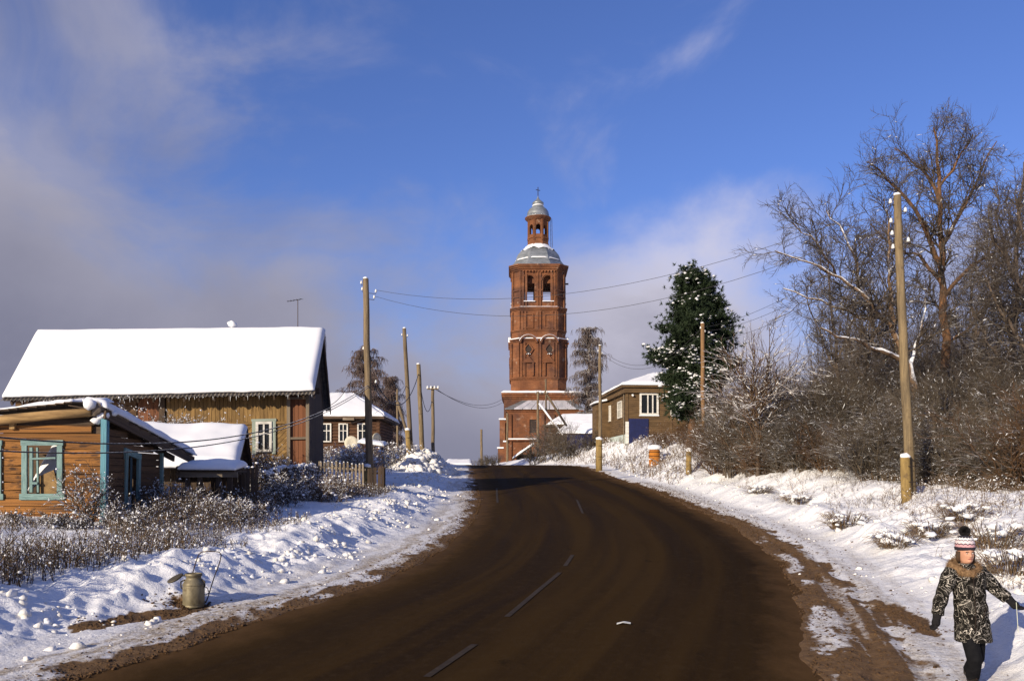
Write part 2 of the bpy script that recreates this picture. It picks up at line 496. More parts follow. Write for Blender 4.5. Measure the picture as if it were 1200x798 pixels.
def tubes(polys, sides=3):
    """polys: list of (pts, radii); returns verts, quads"""
    groups = {}
    for p, r in polys: groups.setdefault(len(p), []).append((p, r))
    V = []; Fc = []; base = 0
    for n, lst in groups.items():
        A = np.array([p for p, r in lst], float); R = np.array([r for p, r in lst], float)
        m = len(lst)
        d = A[:, -1] - A[:, 0]; d /= np.linalg.norm(d, axis=1, keepdims=True) + 1e-9
        ref = np.where(np.abs(d[:, 2:3]) > .9, np.array([[1., 0, 0]]), np.array([[0, 0, 1.]]))
        u = np.cross(d, ref); u /= np.linalg.norm(u, axis=1, keepdims=True); w = np.cross(u, d)
        a = 2 * PI * np.arange(sides) / sides + PI / 2
        ring = np.cos(a)[None, :, None] * u[:, None] + np.sin(a)[None, :, None] * w[:, None]
        v = A[:, :, None] + R[:, :, None, None] * ring[:, None]
        V.append(v.reshape(-1, 3))
        idx = base + np.arange(m * n * sides).reshape(m, n, sides)
        nx = np.roll(idx, -1, axis=2)
        q = np.stack([idx[:, :-1], nx[:, :-1], nx[:, 1:], idx[:, 1:]], -1).reshape(-1, 4)
        Fc.append(q[:, ::-1]); base += m * n * sides
    return np.concatenate(V), np.concatenate(Fc)


def snow_on(polys, prob, seed, k=1.25, add=.004, lift=.7):
    rg = random.Random(seed); out = []
    for p, r in polys:
        for i in range(len(p) - 1):
            if rg.random() > prob: continue
            a, b = p[i], p[i + 1]; dz = abs(b[2] - a[2]); l = math.sqrt(sum((a[m] - b[m]) ** 2 for m in range(3))) + 1e-6
            if dz / l > .93 and rg.random() < .8: continue
            t0 = rg.uniform(0, .35); t1 = t0 + rg.uniform(.35, .65); tm = (t0 + t1) / 2; pts = []
            for t in (t0, tm, t1): pts.append((a[0] + (b[0] - a[0]) * t, a[1] + (b[1] - a[1]) * t, a[2] + (b[2] - a[2]) * t + r[i] * lift + add * .5))
            w = r[i] * k + add * rg.uniform(.2, 1.2); out.append((pts, [w * .25, w, w * .25]))
    return tubes(out, 4)


def arr_obj(name, verts, faces, material, parent=None, org=(0, 0, 0), smooth=False):
    org = Vector(org)
    v = np.asarray(verts) - np.array(org)
    me = np_mesh(name, v, faces if isinstance(faces, list) else [faces])
    return link(name, me, material, parent, org, smooth)


def snow_sheet(c00, c10, c11, c01, t, nu=24, nv=12, seed=0, edge=.25, rough=.03, sag=0.0, ragged=.05):
    """a closed slab of snow lying on the quad c00-c10-c11-c01, rounded at its rims"""
    c00, c10, c11, c01 = (np.array(c, float) for c in (c00, c10, c11, c01))
    u = np.linspace(0, 1, nu)
    u = .5 - .5 * np.cos(PI * u); u = .35 * u + .65 * np.linspace(0, 1, nu)
    u[1] = min(u[1], .02); u[-2] = max(u[-2], .98)
    w = np.linspace(0, 1, nv); w = .35 * (.5 - .5 * np.cos(PI * w)) + .65 * w
    UU, WW = np.meshgrid(u, w, indexing='ij')
    base = ((1 - UU) * (1 - WW))[..., None] * c00 + (UU * (1 - WW))[..., None] * c10 + (UU * WW)[..., None] * c11 + ((1 - UU) * WW)[..., None] * c01
    Lu = np.linalg.norm(c10 - c00); Lw = np.linalg.norm(c01 - c00)
    rg_ = (fbm(UU * Lu * 2.3, seed + 0 * UU, seed + 5, 3) - .35) * 2 * ragged; wdir = (c01 - c00) / max(Lw, .01)
    base = base + (rg_ * (1 - np.clip(WW * Lw / .5, 0, 1)))[..., None] * wdir
    d = np.minimum(np.minimum(UU, 1 - UU) * Lu, np.minimum(WW, 1 - WW) * Lw)
    prof = np.sqrt(np.clip(1 - (1 - np.clip(d / edge, 0, 1)) ** 2, 0, 1))
    nz = fbm(UU * Lu * 1.1 + seed * 7.3, WW * Lw * 1.1, seed, 3) - .5
    top = base.copy(); top[..., 2] += t * (.25 + .75 * prof) + nz * rough * 4 * prof - sag * np.sin(PI * UU) * 1.0
    bot = base.copy(); bot[..., 2] += .004 - sag * np.sin(PI * UU)
    n = nu * nv
    v = np.concatenate([top.reshape(-1, 3), bot.reshape(-1, 3)])
    idx = np.arange(n).reshape(nu, nv)
    q = np.stack([idx[:-1, :-1], idx[1:, :-1], idx[1:, 1:], idx[:-1, 1:]], -1).reshape(-1, 4)
    per = list(idx[:, 0]) + list(idx[-1, 1:]) + list(idx[::-1, -1][1:]) + list(idx[0, ::-1][1:-1])
    per = np.array(per); pn = np.roll(per, -1)
    side = np.stack([per, per + n, pn + n, pn], -1)
    return v, [q, (q + n)[:, ::-1], side]

# ------------------------------------------------------------------ the road and the ground
ZR_Y = np.array([-60, -30, 8.8, 20, 30, 40, 50, 60, 70, 78, 90, 110, 140, 200, 400, 4000], float)
ZR_Z = np.array([-2.0, -1.2, 0, .42, .86, 1.38, 1.95, 2.5, 2.98, 3.27, 3.42, 3.55, 3.7, 3.9, 4.3, 5.0], float)


def _pchip(X, Y):
    h = np.diff(X); d = np.diff(Y) / h
    mslope = np.zeros(len(X)); mslope[0] = d[0]; mslope[-1] = d[-1]
    for i in range(1, len(X) - 1):
        if d[i - 1] * d[i] > 0:
            w1 = 2 * h[i] + h[i - 1]; w2 = h[i] + 2 * h[i - 1]
            mslope[i] = (w1 + w2) / (w1 / d[i - 1] + w2 / d[i])
    def f(x):
        x = np.asarray(x, float); xc = np.clip(x, X[0], X[-1])
        i = np.clip(np.searchsorted(X, xc) - 1, 0, len(X) - 2)
        t = (xc - X[i]) / h[i]
        return ((2 * t ** 3 - 3 * t ** 2 + 1) * Y[i] + (t ** 3 - 2 * t ** 2 + t) * h[i] * mslope[i] + (-2 * t ** 3 + 3 * t ** 2) * Y[i + 1] + (t ** 3 - t ** 2) * h[i] * mslope[i + 1])
    return f


zr = _pchip(ZR_Y, ZR_Z)


def road_hit(px, py):
    ys = np.arange(6, 84, .02)
    d = CAMZ + (HOR - py) / FPX * ys - zr(ys)
    k = np.argmax(d <= 0) if (d <= 0).any() else len(ys) - 1
    return (px - 600) / FPX * ys[k], ys[k]


LPIX = [(100, 791), (213, 757), (267, 737), (333, 715), (400, 695), (500, 652), (530, 630), (552, 610), (560, 590), (558, 570), (554, 556)]
RPIX = [(965, 798), (952, 740), (940, 705), (895, 640), (830, 603), (770, 577), (715, 559)]
lp = sorted(((y, x) for x, y in (road_hit(*q) for q in LPIX)))
rp = sorted(((y, x) for x, y in (road_hit(*q) for q in RPIX)))
lp = [(-60, -30.), (-10, -11.5), (0, -7.7)] + lp + [(78, -4.0), (90, -6.4), (110, -11.5), (140, -22), (200, -50), (400, -150), (4000, -2000)]
rp = [(-60, -20.), (-10, -2.2), (0, .8)] + rp + [(72, 6.0), (80, 3.6), (90, 1.3), (110, -3.5), (140, -13.5), (200, -40), (400, -140), (4000, -1990)]
xl = _pchip(np.array([a for a, b in lp]), np.array([b for a, b in lp]))
xr = _pchip(np.array([a for a, b in rp]), np.array([b for a, b in rp]))


def ground(x, y, fine=True):
    """height of the snow, plus the mud and slush amounts"""
    x = np.asarray(x, float); y = np.asarray(y, float)
    z0 = zr(y); L = xl(y); R = xr(y)
    wob = (fbm(x * .9, y * .9, 5, 3) - .5) * .5
    dl = L - x + wob; dr = x - R + wob
    big = fbm(x * .35, y * .35, 11, 3) - .5
    med = fbm(x * 1.3, y * 1.3, 23, 4) - .5
    # left: slushy shoulder, ploughed bank, higher ground behind
    lf = np.interp(y, [0, 70, 95, 140], [1, 1, .5, .2])
    plat = ss(dl, 1.0, 4.0) * .42 + np.clip(dl - 4, 0, 11) * .065 * ss(dl, 3.5, 6)
    ridge = np.exp(-((dl - 2.8) / .95) ** 2) * (.17 + .3 * big)
    hl = (plat + ridge) * lf + ss(dl, -.1, .5) * .05
    # right: muddy track, flat snow, bank that climbs
    rc = np.interp(y, [0, 20, 48, 75, 95, 130], [.95, .95, 1.5, 2.3, 1.6, .4])
    bank = ss(dr, 1.7, 6.0) * rc + np.clip(dr - 6, 0, 40) * .045 * np.interp(y, [0, 80, 120], [1, 1, .2])
    plow = np.exp(-((dr - 2.5) / .55) ** 2) * (.24 + .4 * big) + ss(dr, 2.3, 3.6) * (fbm(x * .85, y * .85, 19, 3) - .42) * .6 * np.interp(y, [0, 45, 70], [1, 1, .5])
    hr = bank + plow * np.interp(y, [0, 70, 90], [1, 1, .3]) + ss(dr, -.1, .6) * .045
    inside = (dl < 0) & (dr < 0)
    off = np.maximum(dl, dr)
    h = np.where(dl > 0, hl, np.where(dr > 0, hr, 0.0))
    h = np.where(inside, -.14 * ss(-off, 0, .3), h - .005)
    # wheel ruts in the muddy right shoulder
    w2 = np.interp(y, [0, 8, 13, 20, 30, 45, 70], [1.3, 1.25, 1.15, 1.0, .75, .5, .3])
    rut = np.exp(-((dr - .45 * w2) / .14) ** 2) + np.exp(-((dr - .85 * w2) / .12) ** 2)
    h = h - rut * .045 * (dr > 0) * (y < 60)
    # small relief
    snowy = np.where(dl > 0, ss(dl, .9, 2.2), 0) + np.where(dr > 0, ss(dr, 1.3, 2.6), 0)
    far = np.interp(np.abs(y), [0, 60, 120], [1, 1, .4])
    lump = np.where(dl > 0, np.exp(-((dl - 2.5) / 1.3) ** 2) * 1.0 + .35, .5 + .6 * np.exp(-((dr - 3.2) / 1.6) ** 2))
    if fine:
        b1 = np.abs(fbm(x * 2.2, y * 2.2, 31, 3) - .5) * 2
        h = h + snowy * far * (big * .16 + med * .17 * lump + (.3 - b1) * .13 * lump)
        h = h + snowy * far * (fbm(x * 6, y * 6, 41, 3) - .5) * .05 * (lump + .3)
        h = h + (off > .05) * (1 - np.clip(snowy, 0, 1)) * (fbm(x * 5, y * 5, 47, 3) - .5) * .035
    else:
        h = h + snowy * far * big * .16
    # colour amounts
    nz = fbm(x * 3, y * 1.6, 61, 4)
    mudL = 1 - ss(dl + (nz - .5) * 1.0, .05, .55)
    trackR = ss(w2 + (nz - .5) * .9 - dr, 0, .22)
    strip = ss(nz + .18 * np.sin(y * 1.1 + 1), .42, .56) * np.exp(-((dr - .2) / .16) ** 2) * ((y < 22) & (y > 7))
    streak = fbm((x - R) * 6, y * .35, 71, 4); st2 = fbm((x - R) * 17, y * .8, 73, 3)
    mudR = np.clip(trackR * (1 - .95 * strip) - .46 * ss(streak + .35 * (st2 - .5), .52, .66) * ((dr > .35) & (y < 40)), 0, 1)
    mud = np.where(inside, 1.0, np.where(dl > 0, mudL, mudR))
    slush = np.where(dl > 0, (1 - ss(dl, .5, 2.1)) * .95, np.where(dr > 0, (1 - ss(dr - w2, .1, 1.3)) * .55, 0))
    sL = fbm(dl * 5, y * .4, 81, 4)
    slush = slush * np.interp(y, [0, 60, 90], [1, .9, .6]) * np.where(dl > 0, .45 + 1.0 * ss(sL, .38, .62), .5 + 1.0 * ss(streak, .40, .60))
    # bare soil cut open by the plough: by the milk can and by the walker
    for (ax, ay, bx, by, wd, am) in SOIL:
        vx, vy = bx - ax, by - ay; q = np.clip(((x - ax) * vx + (y - ay) * vy) / (vx * vx + vy * vy), 0, 1)
        dd = np.hypot(x - ax - q * vx, y - ay - q * vy) + (nz - .5) * wd * 1.6
        mk = 1 - ss(dd, wd * .55, wd)
        mud = np.maximum(mud, mk * am); h = h - mk * .02
    return z0 + h, mud, slush


SOIL = []
def gz(x, y, fine=False):
    return float(ground(np.array([x]), np.array([y]), fine)[0][0])


def on_ground(px, py):
    """ground point under photo pixel"""
    ys = np.arange(6, 120, .05); xs = (px - 600) / FPX * ys
    g = ground(xs, ys, False)[0]
    d = CAMZ + (HOR - py) / FPX * ys - g
    k = np.argmax(d <= 0) if (d <= 0).any() else len(ys) - 1
    return Vector((xs[k], ys[k], g[k]))


a_ = on_ground(95, 735); b_ = on_ground(228, 714); c_ = on_ground(1035, 708); d_ = on_ground(1092, 742)
CAN = on_ground(226, 708)
SOIL = [(a_.x, a_.y, b_.x, b_.y, .26, .95), (CAN.x, CAN.y, CAN.x + .05, CAN.y, .38, .9), (c_.x, c_.y, d_.x, d_.y, .3, .85)]


def build_ground():
    ys = np.concatenate([np.linspace(-60, 2, 20)[:-1], np.arange(2, 7, .25), np.arange(7, 22, .045), 22 + np.cumsum(np.linspace(.05, .32, 260)),
                         ])
    ys = np.concatenate([ys, ys[-1] + np.cumsum(.35 * 1.055 ** np.arange(100))])
    ys = np.concatenate([ys, np.geomspace(ys[-1] + 60, 6000, 8)])
    core = np.linspace(-.80, .80, 470)
    outer = .80 + np.cumsum(.006 * 1.32 ** np.arange(24))
    s = np.concatenate([-outer[::-1], core, outer])
    Yg, Sg = np.meshgrid(ys, s, indexing='ij')
    Xg = Sg * (np.maximum(Yg, 0) * .9 + 6)
    z, mud, slush = ground(Xg, Yg)
    # far away the land is only gently rolling
    n = Xg.size; rows, cols = Xg.shape
    idx = np.arange(n).reshape(rows, cols)
    q = np.stack([idx[:-1, :-1], idx[:-1, 1:], idx[1:, 1:], idx[1:, :-1]], -1).reshape(-1, 4)
    me = np_mesh('snowy_ground', np.stack([Xg, Yg, z], -1).reshape(-1, 3), [q])
    for nm, a in (('mud', mud), ('slush', slush)):
        at = me.attributes.new(nm, 'FLOAT', 'POINT'); at.data.foreach_set('value', a.ravel().astype(np.float32))
    o = link('snowy_ground', me, ground_material(), None, Vector((0, 0, 0)), True)
    tag(o, kind='structure')


def ground_material():
    Mt = bpy.data.materials.new('ground_snow'); Mt.use_nodes = True
    nt = Mt.node_tree; L = nt.links; b = nt.nodes['Principled BSDF']
    b.inputs['Roughness'].default_value = .8; b.inputs['Specular IOR Level'].default_value = .2
    tc = nd(nt, 'ShaderNodeTexCoord')
    def noise(scale, det=6, rgh=.6, st=(1, 1, 1)):
        mp = nd(nt, 'ShaderNodeMapping'); mp.inputs['Scale'].default_value = st; L.new(tc.outputs['Object'], mp.inputs[0])
        x = nd(nt, 'ShaderNodeTexNoise'); x.inputs['Scale'].default_value = scale; x.inputs['Detail'].default_value = det; x.inputs['Roughness'].default_value = rgh
        L.new(mp.outputs[0], x.inputs[0]); return x.outputs[0]
    def rng(v, lo, hi, a=0, c=1):
        r = nd(nt, 'ShaderNodeMapRange'); r.inputs[1].default_value = lo; r.inputs[2].default_value = hi; r.inputs[3].default_value = a; r.inputs[4].default_value = c
        L.new(v, r.inputs[0]); return r.outputs[0]
    def mixc(f, a, c):
        x = nd(nt, 'ShaderNodeMix', data_type='RGBA')
        for sk, v in ((x.inputs[0], f), (x.inputs[6], a), (x.inputs[7], c)):
            if isinstance(v, tuple): sk.default_value = (*v, 1)
            elif isinstance(v, (int, float)): sk.default_value = v
            else: L.new(v, sk)
        return x.outputs[2]
    def ma(op, a, c):
        x = nd(nt, 'ShaderNodeMath', operation=op)
        for i, v in enumerate((a, c)):
            if isinstance(v, (int, float)): x.inputs[i].default_value = v
            else: L.new(v, x.inputs[i])
        return x.outputs[0]
    mu = nd(nt, 'ShaderNodeAttribute', attribute_name='mud'); sl = nd(nt, 'ShaderNodeAttribute', attribute_name='slush')
    snow = mixc(rng(noise(1.1), .35, .65), (.86, .865, .885), (.80, .805, .83))
    # sparse dirt flecks and yellow stains in the ploughed snow
    snow = mixc(rng(noise(2.4, 5, .7), .66, .74, 0, .6), snow, (.50, .36, .20))
    sl_n = rng(noise(13, 10, .8, (1, .7, 1)), .34, .58)
    slc = mixc(rng(noise(34, 4), .4, .6), (.52, .45, .36), (.22, .16, .10))
    f1 = ma('MULTIPLY', ma('MULTIPLY', sl.outputs['Fac'], sl_n), 1.0)
    c = mixc(f1, snow, slc)
    mud_c = mixc(rng(noise(9, 8, .7), .35, .65), (.095, .052, .021), (.20, .118, .052))
    mm = ma('ADD', mu.outputs['Fac'], ma('MULTIPLY', ma('SUBTRACT', noise(7, 12, .8), .5), 1.5))
    c = mixc(rng(mm, .36, .66), c, mud_c)
    L.new(c, b.inputs['Base Color'])
    h = ma('ADD', noise(22, 8, .7), ma('MULTIPLY', noise(6, 4), 1.2))
    bp = nd(nt, 'ShaderNodeBump'); bp.inputs['Strength'].default_value = .55; bp.inputs['Distance'].default_value = .05
    L.new(h, bp.inputs['Height']); L.new(bp.outputs[0], b.inputs['Normal'])
    return Mt


def road_material():
    Mt = bpy.data.materials.new('wet_asphalt'); Mt.use_nodes = True
    nt = Mt.node_tree; L = nt.links; b = nt.nodes['Principled BSDF']
    b.inputs['Specular IOR Level'].default_value = .02
    at = nd(nt, 'ShaderNodeAttribute', attribute_name='lane'); ln = nd(nt, 'ShaderNodeAttribute', attribute_name='run')
    cb = nd(nt, 'ShaderNodeCombineXYZ'); L.new(at.outputs['Fac'], cb.inputs[0]); L.new(ln.outputs['Fac'], cb.inputs[1])
    tc = nd(nt, 'ShaderNodeTexCoord')
    def noise(src, scale, st, det=5, rgh=.6):
        mp = nd(nt, 'ShaderNodeMapping'); mp.inputs['Scale'].default_value = st; L.new(src, mp.inputs[0])
        x = nd(nt, 'ShaderNodeTexNoise'); x.inputs['Scale'].default_value = scale; x.inputs['Detail'].default_value = det; x.inputs['Roughness'].default_value = rgh
        L.new(mp.outputs[0], x.inputs[0]); return x.outputs[0]
    def rng(v, lo, hi, a=0, c=1):
        r = nd(nt, 'ShaderNodeMapRange'); r.inputs[1].default_value = lo; r.inputs[2].default_value = hi; r.inputs[3].default_value = a; r.inputs[4].default_value = c
        L.new(v, r.inputs[0]); return r.outputs[0]
    def mixc(f, a, c):
        x = nd(nt, 'ShaderNodeMix', data_type='RGBA')
        for sk, v in ((x.inputs[0], f), (x.inputs[6], a), (x.inputs[7], c)):
            if isinstance(v, tuple): sk.default_value = (*v, 1)
            elif isinstance(v, (int, float)): sk.default_value = v
            else: L.new(v, sk)
        return x.outputs[2]
    tracks = noise(cb.outputs[0], 1.0, (11, .03, 1), 5)          # tyre tracks run along the road
    c = mixc(rng(tracks, .38, .62), (.022, .0122, .0042), (.043, .024, .0078))
    c = mixc(rng(noise(tc.outputs['Object'], .6, (1, .35, 1), 6), .5, .72, 0, .35), c, (.042, .024, .010))
    c = mixc(rng(noise(tc.outputs['Object'], 7, (1, .8, 1), 8, .75), .5, .68, 0, .5), c, (.052, .032, .014))
    c = mixc(rng(noise(tc.outputs['Object'], 3.3, (1, .5, 1), 8, .7), .6, .68, 0, .6), c, (.014, .009, .004))
    grit = noise(tc.outputs['Object'], 45, (1, 1, 1), 3, .7)
    c = mixc(rng(grit, .55, .8, 0, .45), c, (.06, .04, .022))
    # muddier towards both edges
    ed = nd(nt, 'ShaderNodeMath', operation='ABSOLUTE'); sb = nd(nt, 'ShaderNodeMath', operation='SUBTRACT'); sb.inputs[1].default_value = .5
    L.new(at.outputs['Fac'], sb.inputs[0]); L.new(sb.outputs[0], ed.inputs[0])
    ad = nd(nt, 'ShaderNodeMath', operation='MULTIPLY_ADD'); ad.inputs[1].default_value = .16; L.new(noise(tc.outputs['Object'], 2.2, (1, .6, 1), 7, .7), ad.inputs[0]); L.new(ed.outputs[0], ad.inputs[2])
    c = mixc(rng(ad.outputs[0], .45, .55, 0, .95), c, (.105, .058, .024))
    L.new(c, b.inputs['Base Color'])
    L.new(rng(tracks, .3, .7, .7, .95), b.inputs['Roughness'])
    bp = nd(nt, 'ShaderNodeBump'); bp.inputs['Strength'].default_value = .35; bp.inputs['Distance'].default_value = .012
    L.new(grit, bp.inputs['Height']); L.new(bp.outputs[0], b.inputs['Normal'])
    return Mt


def build_road():
    ys = np.concatenate([np.arange(-60, 8, 1.0), np.arange(8, 30, .2), np.arange(30, 110, .5), np.arange(110, 260, 4)])
    t = np.linspace(0, 1, 41)
    L = xl(ys) - .35; R = xr(ys) + .35
    X = L[:, None] + (R - L)[:, None] * t[None]
    Yg = np.repeat(ys[:, None], len(t), 1)
    Z = zr(ys)[:, None] + .03 * (1 - (2 * t - 1) ** 2)[None] - .015 + (fbm(X * .8, Yg * .5, 77, 3) - .5) * .02
    rows, cols = X.shape
    idx = np.arange(X.size).reshape(rows, cols)
    q = np.stack([idx[:-1, :-1], idx[:-1, 1:], idx[1:, 1:], idx[1:, :-1]], -1).reshape(-1, 4)
    me = np_mesh('road', np.stack([X, Yg, Z], -1).reshape(-1, 3), [q])
    ds = np.concatenate([[0], np.cumsum(np.hypot(np.diff(ys), np.diff((L + R) / 2)))])
    for nm, a in (('lane', np.repeat(t[None], rows, 0)), ('run', np.repeat(ds[:, None], cols, 1))):
        at = me.attributes.new(nm, 'FLOAT', 'POINT'); at.data.foreach_set('value', a.ravel().astype(np.float32))
    o = link('road', me, road_material(), None, Vector((0, 0, 0)), True)
    tag(o, kind='structure')
    # worn centre dashes
    mk = mat('worn_paint', (.044, .028, .014), (.024, .014, .0055), (7, 7, 7), contrast=(.36, .56))
    def zz(x, y):
        l = float(xl(y)) - .35; r = float(xr(y)) + .35; tt = (x - l) / (r - l)
        return float(zr(y)) + .03 * (1 - (2 * tt - 1) ** 2) - .015 + float((fbm(np.array([x * .8]), np.array([y * .5]), 77, 3)[0] - .5) * .02)
    for (p, q_) in (((500, 796), (556, 757)), ((594, 724), (656, 672)), ((662, 664), (671, 651)), ((683, 602), (676, 586)), ((583, 589), (582, 572))):
        ax, ay = road_hit(*p); bx, by = road_hit(*q_)
        a = Vector((ax, ay, 0)); c = Vector((bx, by, 0)); sdv = (c - a).cross(Vector((0, 0, 1))).normalized() * .042
        mb = MB(); n = 8; pts = []
        for i in range(n + 1):
            pnt = a.lerp(c, i / n)
            for sg in (1, -1):
                w = pnt + sdv * sg; pts.append((w.x, w.y, zz(w.x, w.y) + .008))
        mb.face_set(pts, [(2 * i, 2 * i + 1, 2 * i + 3, 2 * i + 2) for i in range(n)])
        mb.build('road_marking', mk, o)


build_ground()
build_road()


def scatter_ground():
    """snow clods thrown up by the plough"""
    rng = np.random.default_rng(4)
    n = 4600
    y = 8 + rng.random(n) ** 1.4 * 62
    d = np.abs(rng.normal(2.6, .75, n)); left = rng.random(n) < .68
    d = np.where(left, d, np.abs(rng.normal(2.6, .6, n)))
    x = np.where(left, xl(y) - d, xr(y) + d)
    keep = (vn(x * .8, y * .8, 91) > np.where(left, .5, .62)) & (np.hypot(x - CAN.x, y - CAN.y) > .45)
    x, y = x[keep], y[keep]
    r = .012 + .075 * rng.random(len(x)) ** 4.5 + .0006 * y
    z = ground(x, y)[0]
    v, f = blobs(np.stack([x, y, z + r * .05], -1), r, .8, rng, .5)
    o = arr_obj('snow_clods', v, f, M['snow_dirty'], smooth=True)
    tag(o, 'loose clods of ploughed snow scattered along both banks of the road', 'snow', kind='stuff')
    # big heap by the left poles
    n = 700
    c = P(497, 545, 56)
    a = rng.uniform(0, 2 * PI, n); q = np.sqrt(rng.random(n))
    x = c.x + np.cos(a) * q * 2.0; y = c.y + np.sin(a) * q * 5
    top = np.clip(1 - q ** 1.6, 0, 1) * 1.1
    z = ground(x, y)[0] + top * rng.random(n) ** .35
    v, f = blobs(np.stack([x, y, z], -1), .10 + .24 * rng.random(n) ** 2, .85, rng, .3)
    o = arr_obj('snow_heap', v, f, M['snow_dirty'], org=(c.x, c.y, float(ground(np.array([c.x]), np.array([c.y]))[0][0])), smooth=True)
    tag(o, 'heap of ploughed snow lumps at the road bend below the poles', 'snow heap')


scatter_ground()

# ------------------------------------------------------------------ the brick bell tower
def arch_wall(mb, F, x0, x1, z0, z1, y0, y1, openings, n=8):
    """wall slab in the frame's x-z plane, from depth y0 to y1, with round-headed openings (cx, half width, sill, springing)"""
    ops = sorted(openings); xs = x0
    for cx, hw, zb, zs in ops:
        if cx - hw > xs + .001: mb.box(F, xs, cx - hw, y0, y1, z0, z1)
        if zb > z0 + .001: mb.box(F, cx - hw, cx + hw, y0, y1, z0, zb)
        arc = [(cx + hw * math.cos(PI - PI * i / n), zs + hw * math.sin(PI * i / n)) for i in range(n + 1)]
        for (ax, az), (bx, bz) in zip(arc, arc[1:]):
            mb.hexa([F(ax, y0, az), F(bx, y0, bz), F(bx, y1, bz), F(ax, y1, az), F(ax, y0, z1), F(bx, y0, z1), F(bx, y1, z1), F(ax, y1, z1)])
        xs = cx + hw
    if x1 > xs + .001: mb.box(F, xs, x1, y0, y1, z0, z1)
    return mb


